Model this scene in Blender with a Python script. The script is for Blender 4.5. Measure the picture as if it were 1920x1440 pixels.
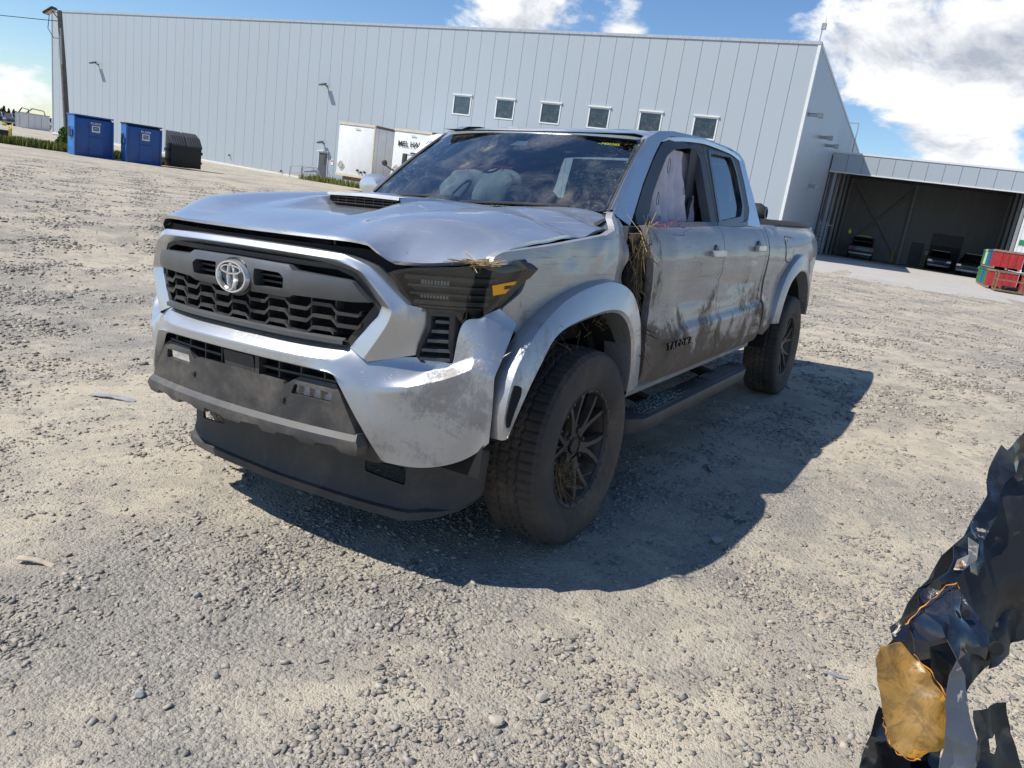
import bpy, bmesh, math, random
import numpy as np
from mathutils import Matrix, Vector
from mathutils.geometry import delaunay_2d_cdt
random.seed(7); RNG = np.random.default_rng(7)
for o in list(bpy.data.objects): bpy.data.objects.remove(o, do_unlink=True)
SC = bpy.context.scene
C = SC.collection
R = math.radians

# ------------------------------------------------------------ camera, sky, sun, exposure
CAM_POS = Vector((2.68036, 2.11193, 1.42607))
CAM_R = Vector((-0.52912, 0.83677, 0.14089)); CAM_U = Vector((-0.13871, -0.24910, 0.95849)); CAM_F = Vector((-0.83713, -0.48762, -0.24787))
cd = bpy.data.cameras.new('camera'); cam = bpy.data.objects.new('camera', cd); C.objects.link(cam)
cam.matrix_world = Matrix(((CAM_R.x, CAM_U.x, -CAM_F.x, CAM_POS.x), (CAM_R.y, CAM_U.y, -CAM_F.y, CAM_POS.y), (CAM_R.z, CAM_U.z, -CAM_F.z, CAM_POS.z), (0, 0, 0, 1)))
cd.sensor_fit = 'HORIZONTAL'; cd.sensor_width = 36.0; cd.lens = 36.0*1403.556/1920.0; cd.clip_start = 0.05; cd.clip_end = 6000
SC.camera = cam
# truck frame (x forward, y left, z up) -> world; the yard falls away a little to the truck's right
TM = Matrix(((0.99984, 0.00053, 0.01766), (0.00053, 0.99819, -0.06017), (-0.01766, 0.06017, 0.99803)))
SUN = (TM @ Vector((0.54, -0.50, 1.0))).normalized()
EL = math.asin(SUN.z); AZ = math.atan2(SUN.x, SUN.y)
sd = bpy.data.lights.new('sun', 'SUN'); so = bpy.data.objects.new('sun', sd); C.objects.link(so)
sd.energy = 5.0; sd.angle = R(0.53); sd.color = (1.0, 0.955, 0.88)
so.rotation_euler = SUN.to_track_quat('Z', 'Y').to_euler(); so.location = (0, 0, 40)
W = bpy.data.worlds.new('World'); SC.world = W; W.use_nodes = True
def build_world():
    nt = W.node_tree; nt.nodes.clear(); N = nt.nodes.new; L = nt.links.new
    out = N('ShaderNodeOutputWorld'); bg = N('ShaderNodeBackground'); bg.inputs['Strength'].default_value = 0.105
    sky = N('ShaderNodeTexSky'); sky.sky_type = 'NISHITA'; sky.sun_disc = False; sky.sun_elevation = EL; sky.sun_rotation = AZ
    sky.air_density = 1.0; sky.dust_density = 0.0; sky.ozone_density = 1.6
    tc = N('ShaderNodeTexCoord'); sep = N('ShaderNodeSeparateXYZ'); L(tc.outputs['Generated'], sep.inputs[0])
    def M(op, a, b=None, c=None):
        n = N('ShaderNodeMath'); n.operation = op
        for i, v in enumerate((a, b, c)):
            if v is None: continue
            if isinstance(v, (int, float)): n.inputs[i].default_value = v
            else: L(v, n.inputs[i])
        return n.outputs[0]
    def density(vec, lumps=True):
        mp = N('ShaderNodeMapping'); mp.inputs['Scale'].default_value = (1.0, 1.0, 1.9); mp.inputs['Location'].default_value = CLOUD_OFF; L(vec, mp.inputs[0])
        def noise(sc, det, rough, dist=0.0):
            n = N('ShaderNodeTexNoise'); n.inputs['Scale'].default_value = sc; n.inputs['Detail'].default_value = det; n.inputs['Roughness'].default_value = rough; n.inputs['Distortion'].default_value = dist; L(mp.outputs[0], n.inputs['Vector']); return n.outputs['Fac']
        d = M('MULTIPLY', noise(2.3, 2, 0.5), 0.50)
        d = M('MULTIPLY_ADD', noise(6.5, 6, 0.60, 0.35), 0.72, d); raw = d
        for (dx, dy, dz, w, amp) in (CLOUDS if lumps else []):      # the larger cumulus heaps
            vm = N('ShaderNodeVectorMath'); vm.operation = 'DISTANCE'; L(vec, vm.inputs[0]); vm.inputs[1].default_value = (dx, dy, dz)
            q = M('DIVIDE', vm.outputs['Value'], w); q = M('MULTIPLY', q, q); q = M('MULTIPLY', q, -1.0); q = M('EXPONENT', q); d = M('MULTIPLY_ADD', q, amp, d)
        return d, raw
    nrm = N('ShaderNodeVectorMath'); nrm.operation = 'NORMALIZE'; L(tc.outputs['Generated'], nrm.inputs[0])
    off = N('ShaderNodeVectorMath'); off.operation = 'ADD'; L(nrm.outputs[0], off.inputs[0]); off.inputs[1].default_value = tuple(SUN*0.035)
    d1, r1 = density(nrm.outputs[0]); d2, r2 = density(off.outputs[0], False)
    mr = N('ShaderNodeMapRange'); mr.interpolation_type = 'SMOOTHSTEP'; mr.inputs['From Min'].default_value = 0.70; mr.inputs['From Max'].default_value = 0.80; L(d1, mr.inputs['Value'])
    lit = M('SUBTRACT', r1, r2)                    # cloud sides turned to the sun are brighter
    thick = M('SUBTRACT', d1, 0.74)
    sh = M('MULTIPLY_ADD', lit, 5.0, 0.80); sh = M('MULTIPLY_ADD', thick, -0.85, sh)
    cr = N('ShaderNodeValToRGB'); L(sh, cr.inputs['Fac'])
    cr.color_ramp.elements[0].position = 0.15; cr.color_ramp.elements[1].position = 0.85
    cr.color_ramp.elements[0].color = (CLO[0], CLO[1], CLO[2], 1); cr.color_ramp.elements[1].color = (CHI[0], CHI[1], CHI[2], 1)
    hs = N('ShaderNodeHueSaturation'); hs.inputs['Saturation'].default_value = 1.10; L(sky.outputs['Color'], hs.inputs['Color'])
    tint = N('ShaderNodeMix'); tint.data_type = 'RGBA'; tint.blend_type = 'MULTIPLY'; tint.inputs['Factor'].default_value = 1.0; L(hs.outputs['Color'], tint.inputs['A']); tint.inputs['B'].default_value = (0.88, 1.0, 1.16, 1)
    mix = N('ShaderNodeMix'); mix.data_type = 'RGBA'; L(mr.outputs['Result'], mix.inputs['Factor']); L(tint.outputs['Result'], mix.inputs['A']); L(cr.outputs['Color'], mix.inputs['B'])
    L(mix.outputs['Result'], bg.inputs['Color']); L(bg.outputs[0], out.inputs['Surface'])
CLO = (4.0, 4.4, 5.2); CHI = (8.8, 8.9, 9.1)
CLOUD_OFF = (0.35, 0.9, 0.2)
def dirpx(x, y):
    d = CAM_F + CAM_R*((x-960)/1403.556) - CAM_U*((y-720)/1403.556); return d.normalized()
CLOUDS = [(*dirpx(1650, 60), 0.085, 0.15), (*dirpx(1790, 125), 0.085, 0.14), (*dirpx(1590, 140), 0.06, 0.09), (*dirpx(1500, 60), 0.04, 0.05), (*dirpx(965, 5), 0.075, 0.24), (*dirpx(1185, 45), 0.035, 0.14), (*dirpx(1880, 130), 0.06, 0.16), (*dirpx(1740, 305), 0.09, 0.12), (*dirpx(1890, 200), 0.04, 0.10), (*dirpx(20, 95), 0.045, 0.07), (*dirpx(40, 190), 0.07, 0.09), (*dirpx(20, 0), 0.04, 0.08), (*dirpx(80, 40), 0.04, -0.14), (*dirpx(400, 10), 0.16, -0.16), (*dirpx(1300, 20), 0.06, -0.12), (*dirpx(1640, 225), 0.05, -0.10), (*dirpx(1850, 20), 0.05, -0.1)]
build_world()
SC.view_settings.view_transform = 'Standard'; SC.view_settings.look = 'None'; SC.view_settings.gamma = 1.0; SC.view_settings.use_curve_mapping = False
SC.view_settings.exposure = 0.15
SC.cycles.max_bounces = 6; SC.cycles.diffuse_bounces = 2; SC.cycles.glossy_bounces = 3; SC.cycles.transmission_bounces = 4; SC.cycles.transparent_max_bounces = 8; SC.cycles.caustics_reflective = False; SC.cycles.caustics_refractive = False
W.cycles.sampling_method = 'MANUAL'; W.cycles.sample_map_resolution = 512
# ------------------------------------------------------------ helpers
def link(o, parent=None):
    C.objects.link(o)
    if parent is not None: o.parent = parent
    return o
def tag(o, label=None, cat=None, group=None, kind=None):
    for k, v in (('label', label), ('category', cat), ('group', group), ('kind', kind)):
        if v: o[k] = v
    return o
def empty(name, loc=(0, 0, 0), rz=0.0):
    o = bpy.data.objects.new(name, None); link(o); o.location = loc; o.rotation_euler = (0, 0, rz); return o
def mesh_obj(name, V, F, mat, parent=None, smooth=True, sharp=32, wn=False):
    me = bpy.data.meshes.new(name); me.from_pydata([tuple(v) for v in V], [], F); me.update()
    if mat is not None: me.materials.append(mat)
    if smooth:
        me.shade_smooth(); me.set_sharp_from_angle(angle=R(sharp))
    o = bpy.data.objects.new(name, me); link(o, parent)
    if wn:
        m = o.modifiers.new('wn', 'WEIGHTED_NORMAL'); m.keep_sharp = True
    return o
class MB:
    "collects boxes, prisms, tubes and lofts into one mesh"
    def __init__(s): s.V = []; s.F = []
    def add(s, V, F):
        b = len(s.V); s.V += [tuple(v) for v in V]; s.F += [tuple(b+i for i in f) for f in F]; return s
    def box(s, x0, x1, y0, y1, z0, z1, M=None):
        V = [Vector((x, y, z)) for x in (x0, x1) for y in (y0, y1) for z in (z0, z1)]
        if M is not None: V = [M @ v for v in V]
        return s.add(V, [(0, 1, 3, 2), (4, 6, 7, 5), (0, 4, 5, 1), (2, 3, 7, 6), (0, 2, 6, 4), (1, 5, 7, 3)])
    def bar(s, a, b, w, h=None, up=(0, 0, 1)):
        h = w if h is None else h; a = Vector(a); b = Vector(b); d = (b-a).normalized()
        u = Vector(up)
        if abs(d.dot(u)) > .95: u = Vector((1, 0, 0))
        r = d.cross(u).normalized()*(w/2); u = r.cross(d).normalized()*(h/2)
        V = [p+i*r+j*u for p in (a, b) for i in (-1, 1) for j in (-1, 1)]
        return s.add(V, [(0, 2, 3, 1), (4, 5, 7, 6), (0, 1, 5, 4), (2, 6, 7, 3), (0, 4, 6, 2), (1, 3, 7, 5)])
    def tube(s, pts, r, n=8, cap=True):
        pts = [Vector(p) for p in pts]; rr = r if isinstance(r, (list, tuple)) else [r]*len(pts)
        rows = []; pu = None
        for i, p in enumerate(pts):
            d = (pts[min(i+1, len(pts)-1)]-pts[max(i-1, 0)]).normalized()
            u = pu if pu is not None else (Vector((0, 0, 1)) if abs(d.z) < .9 else Vector((1, 0, 0)))
            u = (u-d*u.dot(d)).normalized(); pu = u; w = d.cross(u)
            rows.append([p+rr[i]*(math.cos(2*math.pi*k/n)*u+math.sin(2*math.pi*k/n)*w) for k in range(n)])
        b = len(s.V)
        for row in rows: s.V += [tuple(v) for v in row]
        for i in range(len(rows)-1):
            for k in range(n): s.F.append((b+i*n+k, b+i*n+(k+1) % n, b+(i+1)*n+(k+1) % n, b+(i+1)*n+k))
        if cap: s.F.append(tuple(b+k for k in reversed(range(n)))); s.F.append(tuple(b+(len(rows)-1)*n+k for k in range(n)))
        return s
    def lathe(s, prof, n=32, axis='y', c=(0, 0, 0), closed=False):
        b = len(s.V); m = len(prof)
        for k in range(n):
            a = 2*math.pi*k/n; ca, sa = math.cos(a), math.sin(a)
            for (r, t) in prof:
                if axis == 'y': v = (c[0]+r*ca, c[1]+t, c[2]+r*sa)
                elif axis == 'z': v = (c[0]+r*ca, c[1]+r*sa, c[2]+t)
                else: v = (c[0]+t, c[1]+r*ca, c[2]+r*sa)
                s.V.append(v)
        for k in range(n):
            for j in range(m-1+(1 if closed else 0)):
                j2 = (j+1) % m; k2 = (k+1) % n
                s.F.append((b+k*m+j, b+k2*m+j, b+k2*m+j2, b+k*m+j2))
        return s
    def loft(s, rows, closed=False):
        b = len(s.V); n = len(rows[0])
        for r in rows: s.V += [tuple(v) for v in r]
        for i in range(len(rows)-1):
            for k in range(n-1+(1 if closed else 0)):
                k2 = (k+1) % n
                s.F.append((b+i*n+k, b+i*n+k2, b+(i+1)*n+k2, b+(i+1)*n+k))
        return s
    def prism(s, poly, f, g):
        "poly 2D -> two lids f(u,v), g(u,v) and sides"
        n = len(poly); V = [f(*p) for p in poly]+[g(*p) for p in poly]
        F = [tuple(range(n)), tuple(reversed(range(n, 2*n)))]+[(i, i+n, (i+1) % n+n, (i+1) % n) for i in range(n)]
        return s.add(V, F)
    def obj(s, name, mat, parent=None, smooth=True, sharp=32, bevel=0.0, seg=2, wn=False, fix=True, subd=0, cang=27, cw=.92):
        o = mesh_obj(name, s.V, s.F, mat, parent, smooth, sharp, wn)
        if fix or bevel or subd:
            bm = bmesh.new(); bm.from_mesh(o.data)
            if fix: bmesh.ops.recalc_face_normals(bm, faces=bm.faces)
            if bevel:
                bmesh.ops.remove_doubles(bm, verts=bm.verts, dist=1e-5)
                es = [e for e in bm.edges if len(e.link_faces) == 2 and e.calc_face_angle(0) > R(14)]
                bmesh.ops.bevel(bm, geom=es, offset=bevel, segments=seg, profile=.5, affect='EDGES', clamp_overlap=True)
            if subd:
                bmesh.ops.remove_doubles(bm, verts=bm.verts, dist=1e-4); bmesh.ops.recalc_face_normals(bm, faces=bm.faces)
                cl = bm.edges.layers.float.get('crease_edge') or bm.edges.layers.float.new('crease_edge')
                for e in bm.edges: e[cl] = cw if (len(e.link_faces) != 2 or e.calc_face_angle(0) > R(cang)) else 0.0
                md = o.modifiers.new('subd', 'SUBSURF'); md.levels = subd; md.render_levels = subd; md.boundary_smooth = 'PRESERVE_CORNERS'
            bm.to_mesh(o.data); bm.free()
            if smooth:
                o.data.shade_smooth()
                if not subd: o.data.set_sharp_from_angle(angle=R(sharp))
        return o
def mirror_y(o, name=None, parent=None, mat=None):
    me = o.data.copy(); n = len(me.vertices); co = np.empty(n*3, np.float32); me.vertices.foreach_get('co', co); co[1::3] *= -1; me.vertices.foreach_set('co', co); me.flip_normals(); me.update()
    c = bpy.data.objects.new(name or o.name.split('.')[0], me); link(c, parent if parent is not None else o.parent)
    for m in o.modifiers:
        k = c.modifiers.new(m.name, m.type)
        if m.type == 'WEIGHTED_NORMAL': k.keep_sharp = True
    if mat: me.materials.clear(); me.materials.append(mat)
    return c
def inpoly(P, poly):
    x, y = P[:, 0], P[:, 1]; ins = np.zeros(len(P), bool); n = len(poly); j = n-1
    for i in range(n):
        xi, yi = poly[i]; xj, yj = poly[j]
        c = ((yi > y) != (yj > y)) & (x < (xj-xi)*(y-yi)/((yj-yi) if yj != yi else 1e-12)+xi); ins ^= c; j = i
    return ins
def fillet(poly, r, n=4):
    out = []; m = len(poly)
    for i in range(m):
        p = Vector(poly[i]); a = Vector(poly[i-1])-p; b = Vector(poly[(i+1) % m])-p
        la, lb = a.length, b.length; ri = r[i] if isinstance(r, (list, tuple)) else r; q = min(ri, la*.45, lb*.45)
        if q < 1e-4 or a.normalized().dot(b.normalized()) < -.985: out.append(tuple(p)); continue
        A = p+a.normalized()*q; B = p+b.normalized()*q
        for k in range(n+1):
            t = k/n; v = A*(1-t)**2+p*2*t*(1-t)+B*t*t; out.append((v.x, v.y))
    return out
def densify(poly, h):
    out = []; m = len(poly)
    for i in range(m):
        a, b = Vector(poly[i]), Vector(poly[(i+1) % m]); k = max(1, int((b-a).length/h))
        for j in range(k): v = a.lerp(b, j/k); out.append((v.x, v.y))
    return out
def panel(name, poly, f, mat, parent, h=.04, holes=(), back=(0, -.02, 0), sharp=40, flip=False, lid=False):
    "sheet over the 2D outline poly (minus holes), shaped by f(u,v)->xyz, with a returned edge of depth back"
    loops = [densify(poly, h)]+[densify(q, h) for q in holes]
    P = []; E = []
    for lp in loops:
        b = len(P); P += lp; E += [(b+i, b+(i+1) % len(lp)) for i in range(len(lp))]
    A = np.array(loops[0]); (x0, y0), (x1, y1) = A.min(0), A.max(0)
    gx, gy = np.meshgrid(np.arange(x0+h/2, x1, h), np.arange(y0+h/2, y1, h)); G = np.stack([gx.ravel(), gy.ravel()], 1)
    keep = inpoly(G, loops[0])
    for q in loops[1:]: keep &= ~inpoly(G, q)
    G = G[keep]; B = np.array(P)
    if len(G):
        d = np.min(np.hypot(G[:, None, 0]-B[None, :, 0], G[:, None, 1]-B[None, :, 1]), 1); G = G[d > h*.45]
    allp = [Vector(p) for p in P]+[Vector((a, b)) for a, b in G]
    r = delaunay_2d_cdt(allp, E, [], 0, 1e-7); vs, fs = r[0], r[2]
    T = np.array([f_ for f_ in fs if len(f_) == 3]); Q = np.array([(v.x, v.y) for v in vs]); ct = Q[T].mean(1)
    k = inpoly(ct, loops[0])
    for q in loops[1:]: k &= ~inpoly(ct, q)
    T = T[k]; V = [Vector(f(*q)) for q in Q]; F = [tuple(int(i) for i in t) for t in T]
    if flip: F = [t[::-1] for t in F]
    bk = Vector(back)
    if bk.length > 0:
        from collections import Counter
        ed = Counter(); dr = {}
        for t in F:
            for a, b in ((t[0], t[1]), (t[1], t[2]), (t[2], t[0])): ed[(min(a, b), max(a, b))] += 1; dr[(min(a, b), max(a, b))] = (a, b)
        mp = {}
        for e, c in ed.items():
            if c != 1: continue
            a, b = dr[e]
            for i in (a, b):
                if i not in mp: mp[i] = len(V); V.append(V[i]+bk)
            F.append((b, a, mp[a], mp[b]))
        if lid:
            nf = [t for t in F if len(t) == 3]; mp2 = dict(mp)
            for t in nf:
                for i in t:
                    if i not in mp2: mp2[i] = len(V); V.append(V[i]+bk)
            F += [tuple(mp2[i] for i in reversed(t)) for t in nf]
    return mesh_obj(name, V, F, mat, parent, True, sharp)
def resample(pts, n):
    pts = [Vector(p) for p in pts]; L = [0]
    for i in range(1, len(pts)): L.append(L[-1]+(pts[i]-pts[i-1]).length)
    out = []
    for k in range(n):
        t = L[-1]*k/(n-1); i = 0
        while i < len(pts)-2 and L[i+1] < t: i += 1
        s = (t-L[i])/max(1e-9, L[i+1]-L[i])
        p0, p1, p2, p3 = pts[max(i-1, 0)], pts[i], pts[i+1], pts[min(i+2, len(pts)-1)]
        out.append(.5*((2*p1)+(p2-p0)*s+(2*p0-5*p1+4*p2-p3)*s*s+(3*p1-p0-3*p2+p3)*s**3))
    return out
def copy_tree(o, parent=None):
    c = o.copy(); link(c, parent)
    for ch in o.children: copy_tree(ch, c)
    return c
def grp(o, g): o['group'] = g; return o
def lut(t,tab):
    # smooth (monotone cubic) interpolation through (t,v) pairs, ascending t
    n=len(tab)
    if t<=tab[0][0]: return tab[0][1]
    if t>=tab[-1][0]: return tab[-1][1]
    i=0
    while t>tab[i+1][0]: i+=1
    def sl(k): return (tab[k+1][1]-tab[k][1])/(tab[k+1][0]-tab[k][0])
    def tg(k):
        if k==0: return sl(0)
        if k==n-1: return sl(n-2)
        a,b=sl(k-1),sl(k)
        return 0.0 if a*b<=0 else 2*a*b/(a+b)
    h=tab[i+1][0]-tab[i][0]; s=(t-tab[i][0])/h
    a,b=tab[i][1],tab[i+1][1]
    return (2*s**3-3*s*s+1)*a+(s**3-2*s*s+s)*h*tg(i)+(-2*s**3+3*s*s)*b+(s**3-s*s)*h*tg(i+1)
TAPER=[(-1.7,0),(-1.4,.025),(-1.1,.07),(-.8,.10),(-.5,.13)]
def Yg(x,z):   # greenhouse half width
    return .862-.385*(z-1.32)-lut(x,TAPER)
SIDE=[(.46,.845),(.50,.872),(.56,.905),(.64,.925),(.74,.928),(.84,.922),(.95,.920),(1.06,.928),(1.15,.932),(1.22,.922),(1.28,.900),(1.32,.870),(1.36,.82)]
XT=[(-4.85,-.075),(-4.6,-.045),(-4.2,-.015),(-3.6,0),(-.3,0),(.2,-.01),(.45,-.03),(.6,-.07)]
def Ys(x,z):
    return lut(z,SIDE)+lut(x,XT)
# ------------------------------------------------------------ materials
class NT:
    def __init__(s, name):
        s.m = bpy.data.materials.new(name); s.m.use_nodes = True; s.t = s.m.node_tree; s.t.nodes.clear()
        s.out = s.n('ShaderNodeOutputMaterial'); s.tc = s.n('ShaderNodeTexCoord')
    def n(s, ty, **kw):
        x = s.t.nodes.new(ty)
        for k, v in kw.items(): setattr(x, k, v)
        return x
    def L(s, a, b): s.t.links.new(a, b)
    def set(s, node, key, v):
        if isinstance(v, bpy.types.NodeSocket): s.L(v, node.inputs[key])
        else: node.inputs[key].default_value = v
    def math(s, op, a, b=0.0, c=0.0, clamp=False):
        x = s.n('ShaderNodeMath', operation=op); x.use_clamp = clamp
        s.set(x, 0, a); s.set(x, 1, b); s.set(x, 2, c); return x.outputs[0]
    def map(s, scale=(1, 1, 1), loc=(0, 0, 0), rot=(0, 0, 0), src=None):
        x = s.n('ShaderNodeMapping'); x.inputs['Scale'].default_value = scale; x.inputs['Location'].default_value = loc; x.inputs['Rotation'].default_value = rot
        s.L(src or s.tc.outputs['Object'], x.inputs[0]); return x.outputs[0]
    def noise(s, scale, detail=4, rough=.55, vec=None, dist=0.0):
        x = s.n('ShaderNodeTexNoise'); s.set(x, 'Scale', scale); s.set(x, 'Detail', detail); s.set(x, 'Roughness', rough); s.set(x, 'Distortion', dist)
        s.L(vec or s.tc.outputs['Object'], x.inputs['Vector']); return x.outputs['Fac']
    def voro(s, scale, vec=None, feature='F1', out='Distance', rnd=1.0):
        x = s.n('ShaderNodeTexVoronoi', feature=feature); s.set(x, 'Scale', scale); s.set(x, 'Randomness', rnd); s.L(vec or s.tc.outputs['Object'], x.inputs['Vector']); return x.outputs[out]
    def ramp(s, fac, a, b, smooth=True):
        x = s.n('ShaderNodeMapRange'); x.interpolation_type = 'SMOOTHSTEP' if smooth else 'LINEAR'; s.set(x, 'Value', fac); s.set(x, 'From Min', a); s.set(x, 'From Max', b); return x.outputs['Result']
    def mix(s, f, a, b):
        x = s.n('ShaderNodeMix', data_type='RGBA'); s.set(x, 'Factor', f)
        for k, v in (('A', a), ('B', b)):
            if isinstance(v, tuple) and len(v) == 3: v = (*v, 1)
            s.set(x, k, v)
        return x.outputs['Result']
    def sep(s, src=None):
        x = s.n('ShaderNodeSeparateXYZ'); s.L(src or s.tc.outputs['Object'], x.inputs[0]); return x.outputs
    def bump(s, h, dist=.01, strength=1.0, nrm=None):
        x = s.n('ShaderNodeBump'); s.set(x, 'Height', h); s.set(x, 'Distance', dist); s.set(x, 'Strength', strength)
        if nrm is not None: s.L(nrm, x.inputs['Normal'])
        return x.outputs[0]
    def bsdf(s, color=(.5, .5, .5), rough=.5, metal=0.0, normal=None, **kw):
        x = s.n('ShaderNodeBsdfPrincipled')
        if isinstance(color, tuple) and len(color) == 3: color = (*color, 1)
        s.set(x, 'Base Color', color); s.set(x, 'Roughness', rough); s.set(x, 'Metallic', metal)
        for k, v in kw.items(): s.set(x, k.replace('_', ' '), v)
        if normal is not None: s.L(normal, x.inputs['Normal'])
        return x
    def done(s, sh):
        s.L(sh.outputs[0] if hasattr(sh, 'outputs') else sh, s.out.inputs['Surface']); return s.m
def simple(name, col, rough=.6, metal=0.0, var=.12, sc=6.0, bump=0.0, bsc=60.0, **kw):
    t = NT(name); f = t.noise(sc, 5, .6); c = t.mix(t.ramp(f, .3, .7), tuple(max(0, x*(1-var)) for x in col), tuple(min(1, x*(1+var)) for x in col))
    nm = t.bump(t.noise(bsc, 4, .6), bump) if bump else None
    return t.done(t.bsdf(c, rough, metal, nm, **kw))
def paint(name, base=(.56, .575, .595), dust=.25, mud=0.0, scratch=0.0, hi=1.4, rough0=.31, lowk=.24, film=0.0, dustcol=(.40, .345, .28)):
    "silver metallic clear-coat with road dust, dried mud and scuffs; object space is the truck's own frame"
    t = NT(name); o = t.sep(); z = o[2]
    fl = t.noise(900, 1, .5); base_c = t.mix(t.ramp(fl, .35, .65), tuple(x*.93 for x in base), tuple(min(1, x*1.05) for x in base))
    # thin dust: cloudy, heavier low down
    low = t.ramp(z, 1.25, .45); dn = t.noise(3.2, 7, .62, dist=.4); dn2 = t.noise(38, 5, .65)
    d = t.math('MULTIPLY', t.ramp(dn, .32, .72), t.math('MULTIPLY_ADD', low, .75, .30)); d = t.math('MULTIPLY', d, t.math('MULTIPLY_ADD', dn2, .9, .45)); d = t.math('MULTIPLY', d, dust, clamp=True)
    if film: d = t.math('MAXIMUM', d, t.math('MULTIPLY', t.math('MULTIPLY_ADD', t.noise(7, 5, .7, t.map((1, 1, 2.5)), .5), 1.0, .35), film), clamp=True)
    # drag marks along the body
    sv = t.map((2.2, 2.2, 75), rot=(0, R(7), 0)); s1 = t.noise(1.6, 6, .75, sv, .6); s2 = t.noise(2.2, 6, .75, t.map((70, 6, 3.5), rot=(0, R(-25), 0)), .4)
    sc = t.math('MAXIMUM', t.ramp(s1, .52, .66), t.math('MULTIPLY', t.ramp(s2, .58, .70), .7)); sc = t.math('MULTIPLY', sc, t.ramp(t.noise(1.7, 3, .5, t.map(loc=(4, 1, 2))), .36, .56)); sc = t.math('MULTIPLY', sc, scratch, clamp=True)
    h1 = t.ramp(t.noise(2.0, 3, .6, t.map((4, 4, 230), rot=(0, R(13), 0)), .3), .60, .66); h2 = t.ramp(t.noise(2.0, 3, .6, t.map((190, 5, 9), rot=(0, R(-38), 0)), .3), .62, .68); hair = t.math('MULTIPLY', t.math('MAXIMUM', h1, h2), t.math('MULTIPLY', t.ramp(t.noise(2.6, 3, .5, t.map(loc=(8, 2, 5))), .40, .60), .55*scratch), clamp=True)
    # mud: blotches and spatter
    mn = t.noise(2.4, 8, .68, t.map(loc=(1.3, 7.7, 2.1)), .8); mf = t.math('ADD', mn, t.math('MULTIPLY', low, lowk)); fine = t.noise(55, 6, .7, t.map((1, 1, .6), loc=(3, 3, 3)))
    mf = t.math('ADD', mf, t.math('MULTIPLY_ADD', fine, .34, -.17)); md = t.math('MULTIPLY', t.ramp(mf, .60, .74), mud, clamp=True)
    sp = t.math('MULTIPLY', t.ramp(t.voro(150, t.map((1, 1, .45), loc=(.3, .2, .8))), .20, .10), t.ramp(t.noise(9, 4, .6), .50, .62)); sp = t.math('MULTIPLY', sp, min(1, .35*dust+.75*mud), clamp=True)
    col = t.mix(d, base_c, dustcol); col = t.mix(t.math('MULTIPLY', sc, .7), col, (.27, .235, .20)); col = t.mix(hair, col, (.62, .62, .60)); dark = t.math('MAXIMUM', md, sp); col = t.mix(dark, col, t.mix(fine, (.075, .054, .038), (.23, .175, .125)))
    cov = t.math('MAXIMUM', t.math('MAXIMUM', t.math('MULTIPLY', d, 1.0), dark), t.math('MULTIPLY', sc, .85), clamp=True)
    metal = t.math('MULTIPLY_ADD', cov, -.80, .82, clamp=True); rough = t.math('MULTIPLY_ADD', cov, .50, rough0); coat = t.math('MULTIPLY_ADD', cov, -.8, .8, clamp=True)
    nm = t.bump(t.math('ADD', t.math('MULTIPLY', dark, .6), t.math('MULTIPLY', t.noise(2.1, 2, .5), hi)), .0022 if hi < 2 else .004)
    b = t.bsdf(col, rough, metal, nm); t.set(b, 'Coat Weight', coat); t.set(b, 'Coat Roughness', .07)
    return t.done(b)
def plastic(name, col=(.022, .023, .025), rough=.55, dust=.4, dustcol=(.23, .195, .16), scale=4.0, streak=0.0, bump=.0006):
    t = NT(name); f = t.ramp(t.noise(scale, 8, .65, dist=.5), .40, .72); g = t.noise(45, 5, .65); d = t.math('MULTIPLY', f, t.math('MULTIPLY_ADD', g, 1.0, .2)); d = t.math('MULTIPLY', d, dust, clamp=True)
    if streak:
        st = t.ramp(t.noise(3, 6, .75, t.map((3, 6, 70), rot=(R(22), 0, 0)), .5), .60, .70); d = t.math('MAXIMUM', d, t.math('MULTIPLY', st, streak))
    c = t.mix(d, col, dustcol); nm = t.bump(t.noise(420, 3, .6), bump)
    return t.done(t.bsdf(c, t.math('MULTIPLY_ADD', d, .35, rough, clamp=True), 0.0, nm))
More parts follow.
